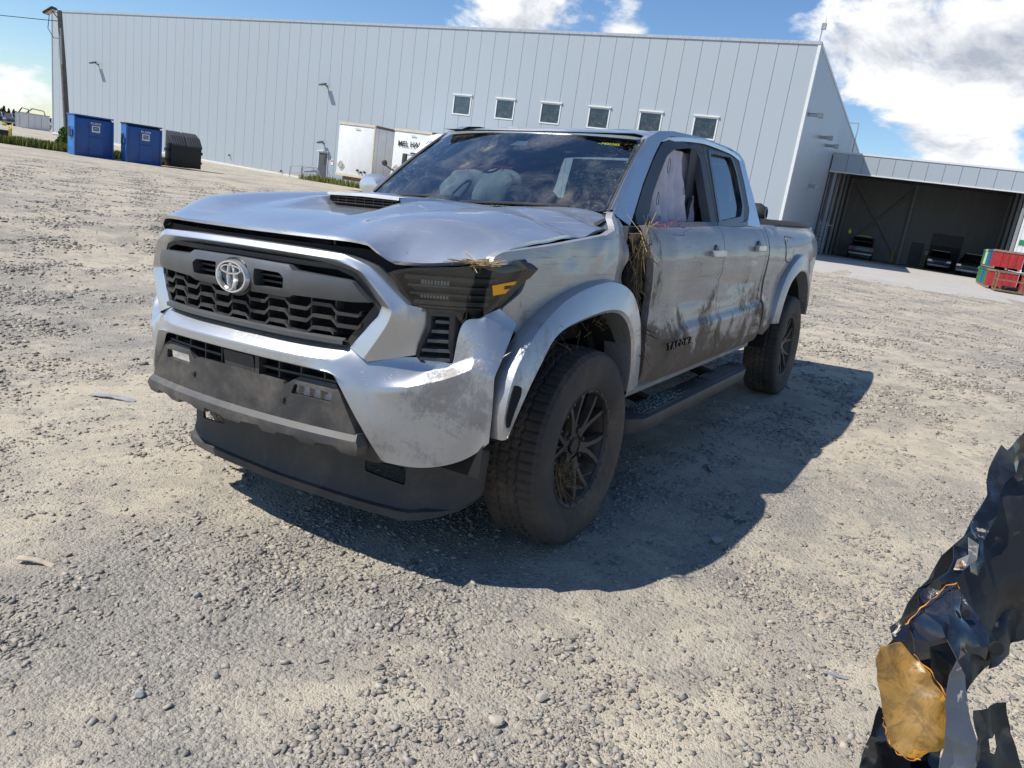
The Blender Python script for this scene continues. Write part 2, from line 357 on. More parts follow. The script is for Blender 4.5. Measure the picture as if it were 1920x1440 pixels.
def glass(name, tint=(.5, .6, .62), refl=1.0, dust=.25, rough=0.0, dustcol=(.55, .55, .53), see=1.0, splat=0.0, fk=1.6):
    "thin sheet: see-through with a mirror-like face and dust lying on it"
    t = NT(name); tr = t.n('ShaderNodeBsdfTransparent'); t.set(tr, 'Color', (*tint, 1)); gl = t.n('ShaderNodeBsdfGlossy'); t.set(gl, 'Roughness', .015+rough); t.set(gl, 'Color', (refl, refl, refl, 1))
    fr = t.n('ShaderNodeFresnel'); t.set(fr, 'IOR', 1.52); k = t.math('MULTIPLY_ADD', fr.outputs[0], fk, .02, clamp=True)
    m1 = t.n('ShaderNodeMixShader'); t.L(k, m1.inputs[0]); t.L(tr.outputs[0], m1.inputs[1]); t.L(gl.outputs[0], m1.inputs[2])
    df = t.n('ShaderNodeBsdfDiffuse'); t.set(df, 'Color', (*dustcol, 1))
    dn = t.ramp(t.noise(4, 7, .68, dist=.6), .44, .75); fn = t.noise(70, 5, .7); d = t.math('MULTIPLY', dn, t.math('MULTIPLY_ADD', fn, 1.2, .05)); d = t.math('MULTIPLY', d, dust, clamp=True)
    if splat:
        o = t.sep(); near = t.ramp(t.math('ADD', t.math('ABSOLUTE', t.math('SUBTRACT', o[1], .05)), t.math('MULTIPLY', t.noise(5, 5, .7), .25)), .42, .80)
        sp = t.ramp(t.noise(42, 6, .8, t.map((1, 1, 1), rot=(.3, .4, .5)), 1.5), .54, .68); st = t.ramp(t.noise(3, 6, .8, t.map((45, 7, 7), rot=(.5, 0, .6)), .8), .62, .72); sp = t.math('MAXIMUM', sp, st)
        d = t.math('MAXIMUM', d, t.math('MULTIPLY', t.math('MULTIPLY', sp, near), splat), clamp=True)
    m2 = t.n('ShaderNodeMixShader'); t.L(d, m2.inputs[0]); t.L(m1.outputs[0], m2.inputs[1]); t.L(df.outputs[0], m2.inputs[2])
    return t.done(m2)
def ground_mat():
    t = NT('gravel_ground'); P = t.n('ShaderNodeNewGeometry').outputs['Position']
    big = t.noise(.35, 3, .55, P, .6); mid = t.noise(1.7, 5, .62, P, .5); tr = t.noise(.9, 3, .55, t.map((.55, 1.3, 1), rot=(0, 0, R(24)), src=P), .4)
    sel = t.math('ADD', t.math('MULTIPLY', big, .45), t.math('ADD', t.math('MULTIPLY', mid, .40), t.math('MULTIPLY', tr, .40))); sandy = t.ramp(sel, .50, .70)
    v1 = t.n('ShaderNodeTexVoronoi', feature='F1'); t.set(v1, 'Scale', 62.0); t.L(P, v1.inputs['Vector']); v2 = t.n('ShaderNodeTexVoronoi', feature='F1'); t.set(v2, 'Scale', 150.0); t.L(P, v2.inputs['Vector'])
    v3 = t.n('ShaderNodeTexVoronoi', feature='F1'); t.set(v3, 'Scale', 27.0); t.L(P, v3.inputs['Vector'])
    def rnd(v):
        s = t.sep(v.outputs['Color']); return s[0]
    stone = t.mix(rnd(v1), (.14, .135, .125), (.42, .38, .315)); stone2 = t.mix(rnd(v2), (.125, .12, .11), (.44, .395, .325)); st = t.mix(t.ramp(t.noise(22, 2, .5, P), .45, .55), stone, stone2)
    sand = t.mix(t.noise(6, 5, .7, P), (.41, .335, .235), (.68, .585, .43)); sand = t.mix(t.math('MULTIPLY', t.ramp(t.noise(260, 2, .6, P), .5, .7), .45), sand, (.24, .215, .185))
    # pebbles poke through the sand where the cell id is high
    peb = t.math('MULTIPLY', t.ramp(v1.outputs['Distance'], .50, .36), t.ramp(rnd(v1), .50, .62)); peb3 = t.math('MULTIPLY', t.ramp(v3.outputs['Distance'], .40, .30), t.ramp(rnd(v3), .80, .86))
    cov = t.math('MAXIMUM', t.math('SUBTRACT', 1.0, sandy), t.math('MULTIPLY', peb, t.ramp(sel, .88, .55)), clamp=True); cov = t.math('MAXIMUM', cov, t.math('MULTIPLY', peb3, .9))
    col = t.mix(cov, sand, st)
    v4 = t.n('ShaderNodeTexVoronoi', feature='F1'); t.set(v4, 'Scale', 6.0); t.L(P, v4.inputs['Vector']); sp = t.noise(14, 4, .75, P); spk = t.mix(t.math('MULTIPLY', t.ramp(sp, .46, .60), .50), (.60, .55, .45), (.15, .15, .15)); dist = t.n('ShaderNodeCameraData').outputs['View Distance'] if 0 else None
    col = t.mix(.28, col, spk); col = t.mix(t.math('MULTIPLY', t.ramp(rnd(v4), .35, .9), .30), col, (.20, .195, .185))
    damp = t.ramp(t.noise(.8, 3, .6, t.map(loc=(9, 4, 0), src=P), .5), .58, .72); col = t.mix(t.math('MULTIPLY', damp, .40), col, (.17, .16, .15))
    h = t.math('ADD', t.math('MULTIPLY', t.math('SUBTRACT', .6, v1.outputs['Distance']), t.math('MULTIPLY', cov, 1.0)), t.math('MULTIPLY', t.math('SUBTRACT', .6, v2.outputs['Distance']), .35))
    h = t.math('ADD', h, t.math('MULTIPLY', t.noise(420, 2, .6, P), .28)); h = t.math('ADD', h, t.math('MULTIPLY', mid, 1.0)); h = t.math('ADD', h, t.math('MULTIPLY', peb3, .8))
    nm = t.bump(h, .011)
    return t.done(t.bsdf(col, .92, 0.0, nm, Specular_IOR_Level=.25))
# ------------------------------------------------------------ the pickup truck (coordinates in its own frame: x forward, y left, z up, ground at z=0)
M_front = paint('paint_silver_front', base=(.54, .557, .585), rough0=.36, dust=.16, mud=.22, lowk=.05, scratch=.05, hi=.5)
M_bump = paint('paint_silver_bumper', base=(.47, .487, .512), dust=.14, mud=.55, lowk=.09, scratch=.10, hi=.5, rough0=.36)
M_hood = paint('paint_silver_hood_skylit', base=(.66, .685, .72), dust=.28, mud=.0, scratch=.25, hi=.4)  # base lightened and blued to stand in for the bright sky reflection
M_side = paint('paint_silver_scuffed_shaded', base=(.37, .375, .385), dust=.95, mud=1.0, scratch=.9, hi=1.0, rough0=.42, lowk=.30, film=.48, dustcol=(.29, .255, .22))  # base darkened to stand in for shade; dust, mud and scuffs are wear
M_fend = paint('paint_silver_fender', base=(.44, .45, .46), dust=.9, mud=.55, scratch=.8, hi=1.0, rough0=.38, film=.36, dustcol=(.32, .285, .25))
M_flare = paint('paint_silver_flare', base=(.50, .515, .54), dust=.45, mud=.40, scratch=.25, hi=.6, rough0=.36, film=.18, dustcol=(.33, .30, .26))
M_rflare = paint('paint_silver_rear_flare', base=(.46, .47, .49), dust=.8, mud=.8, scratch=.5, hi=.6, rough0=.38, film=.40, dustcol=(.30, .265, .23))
M_cab = paint('paint_silver_cab', dust=.45, mud=.06, scratch=.35, hi=.5)
M_right = paint('paint_silver_right', dust=.35, mud=.15, scratch=.1, hi=.5)
M_blk = plastic('black_plastic_trim', dust=.25)
M_dirty = plastic('black_plastic_muddy', (.026, .026, .027), .55, .50, streak=.55)
M_dam = plastic('black_rubber_dam', (.034, .034, .035), .62, .55, (.18, .155, .13), 3.0, .35)
M_gloss = plastic('black_gloss', (.012, .012, .013), .22, .25)
M_void = simple('dark_cavity', (.008, .008, .008), .9)
M_tyre = plastic('tyre_rubber_muddy', (.046, .041, .037), .80, 1.15, (.19, .14, .10), 2.2, bump=.0015)
M_rim = plastic('wheel_black_dusty', (.030, .028, .026), .45, .9, (.16, .122, .09), 5.0)
M_chrome = simple('chrome', (.86, .87, .88), .22, .9, .03)
M_satin = simple('satin_grey_trim', (.10, .105, .11), .45, .3)
M_ws = glass('windshield_glass', (.40, .50, .52), 1.0, .20, splat=.38, fk=2.0)
M_glass = glass('door_glass_tinted', (.045, .052, .056), .8, .14, fk=.42)
M_lens = glass('headlight_lens', (.72, .72, .71), .9, .07, .02, (.33, .31, .28), fk=.8)
M_clear = glass('clear_lens', (.88, .89, .89), 1.0, .04)
M_amber = simple('amber_reflector', (1.0, .40, .008), .25, 0, .05)
M_refl = simple('lamp_reflector', (.72, .73, .75), .3, .5, .06, 40)
M_fogr = simple('fog_reflector', (.80, .81, .82), .55, 0, .04, 40)
M_lampdark = simple('lamp_housing', (.045, .045, .047), .35)
M_fin = simple('lamp_fin_grey', (.10, .10, .103), .3, .4)
M_cloth = simple('airbag_cloth', (.56, .52, .53), .9, 0, .10, 9, .004, 14)
M_clothp = simple('airbag_curtain_cloth', (.60, .55, .60), .9, 0, .10, 9, .004, 14)
M_seat = simple('seat_fabric', (.035, .035, .037), .85)
M_dash = simple('dash_plastic', (.06, .065, .068), .7)
M_red = simple('red_tape', (.45, .03, .04), .5)
M_step = plastic('step_board', (.040, .042, .045), .50, .60, (.17, .16, .15), 3.0, .2)
M_under = simple('underbody', (.022, .020, .018), .9)
M_white = simple('white_print', (.78, .78, .76), .6)
M_yellowtxt = simple('yellow_paint_pen', (.30, .37, .08), .6)

T = empty('pickup_truck'); T.matrix_world = TM.to_4x4()
tag(T, 'crashed silver pickup truck with a crumpled front fender and muddy side, on the gravel', 'pickup truck')

XFT = [(0, .925), (.2, .918), (.47, .876), (.57, .833), (.65, .782), (.72, .735), (.78, .69), (.82, .645), (.87, .57), (.92, .46)]
def XF(y): return lut(abs(y), XFT)
def noise2(a, b, s=0.0):
    return (math.sin(a*3.1+s)*math.cos(b*4.3+1.7*s)+.6*math.sin(a*7.3+b*5.1+s*2.3)+.4*math.cos(a*13.7-b*11.3+s))/2.0

# ---- hood
HB = [(-.55, 1.318), (-.3, 1.312), (0, 1.298), (.2, 1.287), (.4, 1.273), (.6, 1.252), (.75, 1.226), (.85, 1.198), (.915, 1.168)]
HR = [(0, 0), (.27, 0), (.33, .06), (.46, .96), (.50, 1.08), (.60, .92), (.70, .25), (.78, -.70), (.86, -1.5), (.90, -2.1)]
HRX = [(-.5, .030), (.35, .030), (.60, .028), (.75, .020), (.90, .010)]
HE = [(0, .905), (.2, .900), (.38, .885), (.50, .868), (.56, .845), (.60, .805), (.645, .765), (.72, .70), (.775, .655), (.825, .625), (.87, .60)]
HZ = [(0, 1.196), (.45, 1.197), (.52, 1.193), (.56, 1.168), (.60, 1.138), (.66, 1.136), (.74, 1.146), (.84, 1.164), (.87, 1.176)]
def sst(a, b, x):
    t = max(0.0, min(1.0, (x-a)/(b-a))); return t*t*(3-2*t)
def hoodz(x, y):
    a = abs(y); z = lut(x, HB)+lut(a, HR)*lut(x, HRX)
    # front lip rolls down to the grille surround and the headlights
    e = lut(a, HE); k = max(0.0, min(1.0, (e-x)/.24)); k = (1-(1-k)**2.2); ze = lut(a, HZ); z = ze+(z-ze)*k
    # the rear left corner was pushed up and creased in the crash
    if y > .45 and x < .35: z += .012*math.sin(x*17+y*5)*min(1, (y-.45)/.3)*min(1, (.35-x)/.3)
    # bulge that carries the scoop, its cheeks running on in front of the mouth
    am = lut(x, [(-.5, 0), (-.42, .004), (-.2, .024), (.0, .034), (.2, .038), (.32, .034), (.46, .014), (.60, 0)])
    q = (1-sst(.20, .37, a) if x < .298 else 1-sst(.26, .40, a))*(sst(.175, .205, a) if x > .212 else 1.0); z += q*am
    return z
fe = [(.905, 0), (.900, .2), (.885, .38), (.868, .50), (.845, .56), (.805, .60), (.765, .645), (.70, .72), (.655, .775), (.625, .825), (.638, .838), (.60, .852), (.50, .862), (.30, .868), (.0, .862), (-.2, .85), (-.36, .825), (-.385, .80)]
re_ = [(-.47, .70), (-.50, .45), (-.515, 0)]
half = fe+re_
outline = [(x, y) for x, y in half]+[(x, -y) for x, y in reversed(half[1:-1])]
hood = panel('hood', outline, lambda x, y: (x, y, hoodz(x, y)), M_hood, T, .026, back=(-.010, 0, -.012), sharp=50)
# scoop on the hood
sb = MB(); rows = []
for x, w, zz in ((.305, .190, 1.3335), (.27, .192, 1.336), (.1, .188, 1.3395), (-.1, .175, 1.340), (-.3, .15, 1.335), (-.44, .12, 1.322)):
    rows.append([(x, y*w, zz-.004*abs(y)**3) for y in (-1, -.9, -.5, 0, .5, .9, 1)])
top = rows; low = [[(r[0][0], r[0][1]*1.05, hoodz(r[0][0], r[0][1]*1.1)-.02)]+[(p[0], p[1], p[2]) for p in r]+[(r[-1][0], r[-1][1]*1.05, hoodz(r[-1][0], r[-1][1]*1.1)-.02)] for r in rows]
sb.loft(low); scoop = sb.obj('hood_scoop', M_hood, T, sharp=30)
b = MB(); b.box(.20, .292, -.18, .18, 1.28, 1.328); b.obj('scoop_cavity', M_void, scoop, smooth=False)
b = MB(); b.loft([[(.318, y*.196, 1.336-.004*abs(y)), (.318, y*.196, 1.325-.004*abs(y))] for y in (-1, -.5, 0, .5, 1)]); b.loft([[(.318, y*.196, 1.336-.004*abs(y)), (.25, y*.19, 1.3385-.004*abs(y))] for y in (-1, -.5, 0, .5, 1)]); b.obj('scoop_lip', simple('bare_bright_lip', (.78, .78, .77), .35, .2), scoop)
for k in range(3):
    b = MB(); b.box(.296, .306, -.175, .175, 1.292+.011*k, 1.2955+.011*k); b.obj('scoop_slat', M_blk, scoop, smooth=False)
for k in range(7):
    b = MB(); y = -.15+.05*k; b.box(.297, .303, y-.002, y+.002, 1.288, 1.325); b.obj('scoop_slat', M_blk, scoop, smooth=False)
# dark gap between hood and grille surround, engine bay below
b = MB(); b.loft([[(XF(y)-.045, y, 1.165), (XF(y)-.035, y, 1.10)] for y in np.linspace(-.62, .62, 25)]); b.obj('hood_seal', M_void, T)
b = MB(); b.box(-.45, .42, -.74, .74, .80, 1.06); b.obj('engine_bay', M_void, T, smooth=False)

# ---- silver grille surround
def sym(f): return f
A = [(.898, 0, 1.112), (.888, .25, 1.110), (.872, .43, 1.106), (.860, .495, 1.088), (.828, .578, .990), (.866, .480, .842)]
B = [(.938, 0, 1.134), (.928, .25, 1.132), (.905, .45, 1.127), (.880, .535, 1.098), (.838, .632, .985), (.868, .545, .815)]
Cc = [(.920, 0, 1.154), (.910, .25, 1.152), (.888, .465, 1.147), (.862, .552, 1.118), (.800, .662, 1.005), (.790, .672, .950), (.858, .556, .806)]
def full(r): return [(x, -y, z) for x, y, z in reversed(r[1:])]+list(r)
B_ = B[:5]+[(.842, .628, .945), B[5]]; A_ = A[:5]+[(.832, .570, .962), A[5]]
A0 = [(x-.05, y, z) for x, y, z in A_]
b = MB(); b.loft([full(A0), full(A_), full(B_), full(Cc), full([(x-.06, y, z) for x, y, z in Cc])])
# facet that runs back under the headlight to the side vent
for s in (1, -1):
    q = [(.862, .600*s, 1.098), (.800, .662*s, 1.005), (.790, .672*s, .950), (.858, .556*s, .806), (.758, .655*s, .975), (.716, .716*s, .985), (.722, .712*s, .930), (.752, .678*s, .838), (.80, .60*s, 1.095)]
    b.add(q, [(1, 2, 6, 5), (2, 3, 7, 6)] if s > 0 else [(1, 5, 6, 2), (2, 6, 7, 3)])
surround = b.obj('grille_surround', M_front, T, subd=3, cang=20, cw=.88)

# ---- grille
def gx(y, d=0): return XF(y)-d
hexo = [(0, 1.112), (.43, 1.108), (.497, 1.088), (.580, .988), (.482, .840), (0, .846)]
hexf = hexo+[(-y, z) for y, z in reversed(hexo[1:-1])]
gr = panel('grille', hexf, lambda y, z: (gx(y, .075), y, z), M_void, T, .08, back=(0, 0, 0))
inner = [(0, 1.096), (.425, 1.092), (.482, 1.075), (.552, .990), (.468, .862), (0, .866)]
innf = inner+[(-y, z) for y, z in reversed(inner[1:-1])]
panel('grille_frame', hexf, lambda y, z: (gx(y, .012), y, z), M_blk, gr, .05, holes=[innf], back=(-.05, 0, 0))
barh = [(0, 1.092), (.248, 1.089), (.272, 1.073), (.480, 1.066), (.500, 1.062), (.551, 1.000), (.50, .996), (.274, .992), (.246, .980), (0, .978)]
barf = barh+[(-y, z) for y, z in reversed(barh[1:-1])]
sl = fillet([(.10, 1.062), (.218, 1.060), (.240, 1.046), (.236, 1.010), (.222, 1.004), (.10, 1.003)], .006, 2)
slm = [(-y, z) for y, z in reversed(sl)]
def barx(y, z):
    t = (z-.98)/.11; return (gx(y, .0)+.004+.016*math.sin(max(0, min(1, t))*math.pi)**.7, y, z)
panel('grille_crossbar', barf, barx, M_satin, gr, .022, holes=[sl, slm], back=(-.045, 0, 0), sharp=28)
for s in (1, -1):
    for k in range(2):
        b = MB(); z = 1.022+.020*k; b.loft([[(gx(y, .01), s*y, z+.0035), (gx(y, .035), s*y, z+.0035), (gx(y, .035), s*y, z-.0035), (gx(y, .01), s*y, z-.0035)] for y in (.10, .17, .24)], True); b.obj('grille_slat', M_blk, gr)
# honeycomb: rows of half-hexagon shelves joined by uprights
pitch = .0945
for r in range(3):
    z0 = .962-.0405*r; xs = -.485 + (0 if r % 2 == 0 else 0)
    n = 0
    for k in range(-5, 6):
        y0 = k*pitch; ya, yb = y0-pitch*.5, y0+pitch*.5
        up = (k % 2 == 0); zc = z0+(.011 if up else -.011)
        lim = .468+(z0-.862)*.62
        if max(abs(ya), abs(yb)) > lim+.02: continue
        if r == 0 and abs(y0) < .30 and up: pass
        b = MB()
        def sec(y, z): return [(gx(y, .002), y, z+.006), (gx(y, .040), y, z+.004), (gx(y, .040), y, z-.004), (gx(y, .002), y, z-.006)]
        b.loft([sec(ya, z0), sec(ya+.012, zc), sec(yb-.012, zc), sec(yb, z0)], True)
        b.loft([[(gx(ya, .010), ya-.003, z0-.004), (gx(ya, .045), ya-.003, z0-.004), (gx(ya, .045), ya+.003, z0-.004), (gx(ya, .010), ya+.003, z0-.004)], [(gx(ya, .010), ya-.003, z0+.037), (gx(ya, .045), ya-.003, z0+.037), (gx(ya, .045), ya+.003, z0+.037), (gx(ya, .010), ya+.003, z0+.037)]], True)
        b.obj('grille_cell', M_blk, gr, sharp=25)
b = MB(); b.loft([[(gx(y, .006), y, .872), (gx(y, -.012), y, .866), (gx(y, -.012), y, .852), (gx(y, .02), y, .846)] for y in np.linspace(-.47, .47, 21)]); b.obj('grille_sill', M_satin, gr, sharp=25)
# emblem: black disc, chrome ring and three ovals
em = MB(); EX = .952; EZ = 1.022
em.lathe([(.0, .0), (.084, .0), (.090, -.006), (.092, -.05)], 40, 'x', (EX-.012, 0, EZ)); em.V = [(v[0], v[1], EZ+(v[2]-EZ)*.74) for v in em.V]; emb = em.obj('emblem', M_gloss, gr)
def oval(a, bb, cy, cz, w, d=.010, n=48):
    rows = []
    for k in range(n):
        t = 2*math.pi*k/n; c_, s_ = math.cos(t), math.sin(t); ww = w(t) if callable(w) else w
        rows.append([(EX-.010, cy+(a-ww)*c_, cz+(bb-ww*.95)*s_), (EX+d*.6, cy+(a-ww*.7)*c_, cz+(bb-ww*.7)*s_), (EX+d*.6, cy+(a-ww*.3)*c_, cz+(bb-ww*.3)*s_), (EX-.010, cy+a*c_, cz+bb*s_)])
    m = MB(); m.loft(rows+[rows[0]]); return m
oval(.0825, .0595, 0, EZ, .0150).obj('emblem_oval', M_chrome, emb)
oval(.056, .0200, 0, EZ+.0250, lambda t: .0110).obj('emblem_oval', M_chrome, emb)
oval(.0225, .0510, 0, EZ, lambda t: .0110).obj('emblem_oval', M_chrome, emb)

# ---- bumper: upper bar and the two faceted corners
bv = {}
Tt = [(.862, 0, .853), (.850, .25, .851), (.832, .46, .846)]
U0 = [(.900, 0, .850), (.890, .25, .848), (.866, .478, .840)]
U1 = [(.966, 0, .800), (.956, .25, .799), (.925, .463, .797)]
U2 = [(.968, 0, .768), (.957, .25, .767), (.928, .470, .762)]
U3 = [(.935, 0, .756), (.926, .25, .755), (.905, .455, .750)]
b = MB(); b.loft([full(r) for r in (Tt, U0, U1, U2, U3)])
for s in (1, -1):
    V = [(.866, .478, .840), (.925, .463, .797), (.928, .470, .762), (.905, .455, .750),      # 0-3 end of the bar
         (.856, .556, .808), (.752, .672, .838),                                              # 4 tip of surround, 5 vent lower front
         (.878, .580, .714), (.828, .673, .735), (.735, .804, .779), (.692, .855, .817),        # 6-9 ridge
         (.745, .700, .792), (.705, .768, .800), (.693, .780, .815), (.683, .788, .975),        # 10-13 shelf back, column inner edge
         (.640, .830, .965), (.664, .850, .858), (.640, .855, .950),                            # 14-16 column outer edge
         (.893, .573, .580), (.838, .614, .472), (.787, .712, .457),                            # 17-19 lower edge at the insert
         (.728, .792, .470), (.672, .860, .502), (.650, .915, .565),                            # 20-22 bottom edge going back
         (.755, .762, .605), (.702, .845, .630), (.650, .920, .680),                            # 23-25 mid row
         (.652, .918, .790), (.585, .918, .885), (.520, .905, .955), (.575, .870, 1.005), (.615, .845, .985),  # 26-30 rear edge up to the headlight
         (.840, .645, .590), (.884, .574, .660)]                                                # 31 crease row, 32
    F = [(0, 1, 6, 4), (1, 2, 32, 6), (2, 17, 32), (4, 6, 7, 10), (4, 10, 5), (10, 7, 8, 11), (11, 8, 9), (11, 9, 12), (12, 9, 15), (5, 10, 11), (12, 15, 13), (13, 15, 16, 14),
         (6, 32, 31), (32, 17, 31), (17, 18, 31), (18, 19, 31), (6, 31, 23, 7), (7, 23, 8), (31, 19, 23), (19, 20, 23), (23, 20, 24), (20, 21, 24), (8, 23, 24, 9), (24, 21, 25), (21, 22, 25),
         (9, 24, 25, 26), (9, 26, 15), (15, 26, 27, 16), (16, 27, 28, 29, 30), (14, 16, 30), (1, 2, 2), (2, 3, 17), (3, 18, 17), (11, 12, 5)]
    F = [f for f in F if len(set(f)) == len(f)]
    V = [(x, y*s, z) for x, y, z in V]; F = F if s > 0 else [f[::-1] for f in F]
    b.add(V, F)
b.F = [f for f in b.F]
bumper = b.obj('front_bumper', M_bump, T, subd=3, cang=24, cw=.90)
# ---- lower grille opening, radar cover, insert with fog lamp ears, skid plate
XI = lambda y: .94-.16*y*y
op = [(-.50, .57), (-.50, .752), (.50, .752), (.50, .57)]
bi = panel('bumper_insert', [(-.40, .62), (-.40, .76), (.40, .76), (.40, .62)], lambda y, z: (XI(y)-.075, y, z), M_void, T, .08, back=(0, 0, 0))
th = [(0, .697), (.235, .690), (.245, .680), (.300, .716), (.452, .716), (.470, .700), (.548, .575), (.553, .556), (0, .556)]
thf = th+[(-y, z) for y, z in reversed(th[1:-1])]
fo = fillet([(.288, .690), (.446, .686), (.446, .652), (.275, .655)], .006, 2)
fom = [(-y, z) for y, z in reversed(fo)]
def insx(y, z): return (XI(y)-.004+.012*(.70-z)/.14-(.010 if z > .705 else 0), y, z)
panel('insert_panel', thf, insx, M_dirty, bi, .03, holes=[fo, fom], back=(-.05, 0, 0), sharp=28)
for s in (1, -1):
    wedge = [(.50, .745), (.47, .70), (.548, .570), (.620, .470), (.60, .460), (.40, .470), (.40, .5)]
    lower = [(.553, .560), (.640, .465), (.56, .452), (.30, .470), (.30, .555)]
    panel('insert_corner', [(s*y, z) for y, z in lower], lambda y, z: (XI(y)-.035-.03*max(0, .56-z)/.1, y, z), M_dirty, bi, .04, back=(-.04, 0, 0), flip=s < 0)
    fl = panel('fog_lamp', [(s*y, z) for y, z in [(.280, .692), (.450, .688), (.450, .650), (.270, .653)]], lambda y, z: (XI(y)-.045, y, z), M_lampdark, bi, .05, back=(0, 0, 0), flip=s < 0)
    panel('fog_reflector', [(s*y, z) for y, z in [(.288, .690), (.446, .686), (.446, .652), (.276, .655)]], lambda y, z: (XI(y)-.022+.022*abs(math.sin((abs(y)-.285)/.052*math.pi))**.5*0-.012*math.cos((z-.671)/.017*1.3), y, z), M_fogr, fl, .012, back=(0, 0, 0), flip=s < 0)
    for k in range(4):
        y0 = .300+.046*k; b = MB(); b.box(XI(y0)-.034, XI(y0)-.014, s*y0-.0025, s*y0+.0025, .654, .690); b.obj('fog_divider', M_satin, fl, smooth=False)
    panel('fog_lens', [(s*y, z) for y, z in fillet([(.292, .687), (.444, .683), (.444, .655), (.282, .657)], .004, 2)], lambda y, z: (XI(y)-.012, y, z), M_clear, fl, .05, back=(-.02, 0, 0), flip=s < 0)
    b = MB(); b.lathe([(0, .006), (.009, .005), (.0115, 0), (.0115, -.01)], 16, 'x', (XI(.243)+.004, s*.243, .628)); b.obj('parking_sensor', M_blk, bi)
# grid in the lower opening
for k in range(9):
    y = -.40+.1*k
    if abs(y) < .08: continue
    b = MB(); b.box(XI(y)-.05, XI(y)-.02, y-.003, y+.003, .67, .76); b.obj('grille_slat', M_blk, bi, smooth=False)
for z in (.722,):
    for s in (1, -1):
        b = MB(); b.loft([[(XI(y)-.02, s*y, z+.004), (XI(y)-.05, s*y, z+.004), (XI(y)-.05, s*y, z-.004), (XI(y)-.02, s*y, z-.004)] for y in np.linspace(.1, .45, 8)], True); b.obj('grille_slat', M_blk, bi)
rc = panel('radar_cover', fillet([(-.075, .752), (.085, .752), (.095, .692), (-.065, .692)], .006, 2), lambda y, z: (XI(y)-.008, y, z), M_blk, bi, .04, back=(-.03, 0, 0))
b = MB(); b.box(XI(.1)-.04, XI(.1)-.006, .098, .118, .690, .755); b.obj('radar_bracket', M_blk, bi, smooth=False)
skt = [(-.555, .566), (.555, .566), (.575, .528), (.562, .494), (.505, .494), (.480, .517), (.408, .512), (.390, .496), (.335, .496), (.316, .515), (.237, .512), (.219, .500), (.160, .499), (.148, .520), (.060, .514), (.045, .502)]
skf = [(-.575, .528)]+skt[:1]+skt[1:]+[(-y, z) for y, z in reversed(skt[3:])]
def skx(y, z):
    t = (z-.49)/.076; return (XI(y)+.004+.022*min(1, max(0, (1-t)*3.2))-.018*max(0, .35-t)*2, y, z)
M_skid = plastic('skid_plate_grey', (.048, .049, .051), .5, .75, streak=.5)
panel('skid_plate', skf, skx, M_skid, T, .02, back=(-.05, 0, -.004), sharp=25)
b = MB(); b.box(.50, .62, -.52, .52, .36, .52); b.obj('crash_beam', M_under, T, smooth=False)
# ---- air dam under the bumper (its right end is torn off)
XA = [(0, .700), (.35, .685), (.56, .660), (.66, .630), (.75, .565), (.83, .470)]
def damx(y, z):
    t = max(0, (.30-z)/.09); return (lut(abs(y), XA)+.035*min(1, t)**1.5, y, z)
dm = [(-.66, .470), (-.66, .235), (-.5, .215), (0, .205), (.5, .205), (.66, .220), (.74, .245), (.805, .295), (.815, .480), (.66, .465), (.3, .47)]
hole = fillet([(.40, .400), (.575, .390), (.575, .322), (.40, .340)], .01, 2); holem = [(-y, z) for y, z in reversed(hole)]
dam = panel('air_dam', fillet(dm, .02, 3), damx, M_dam, T, .03, holes=[hole, holem], back=(-.012, 0, 0), lid=True, sharp=40)
b = MB(); b.loft([[(lut(abs(y), XA)+.036*k, y, z0), (lut(abs(y), XA)+.036*k, y, z0+.030*k), (lut(abs(y), XA), y, z0+.044*k)] for y, z0, k in [(y, lut(abs(y), [(0, .200), (.6, .204), (.66, .216), (.74, .240), (.80, .285)]), max(.05, 1-sst(.66, .80, y))) for y in np.linspace(-.65, .80, 33)]]); b.obj('air_dam_lip', M_dam, dam)

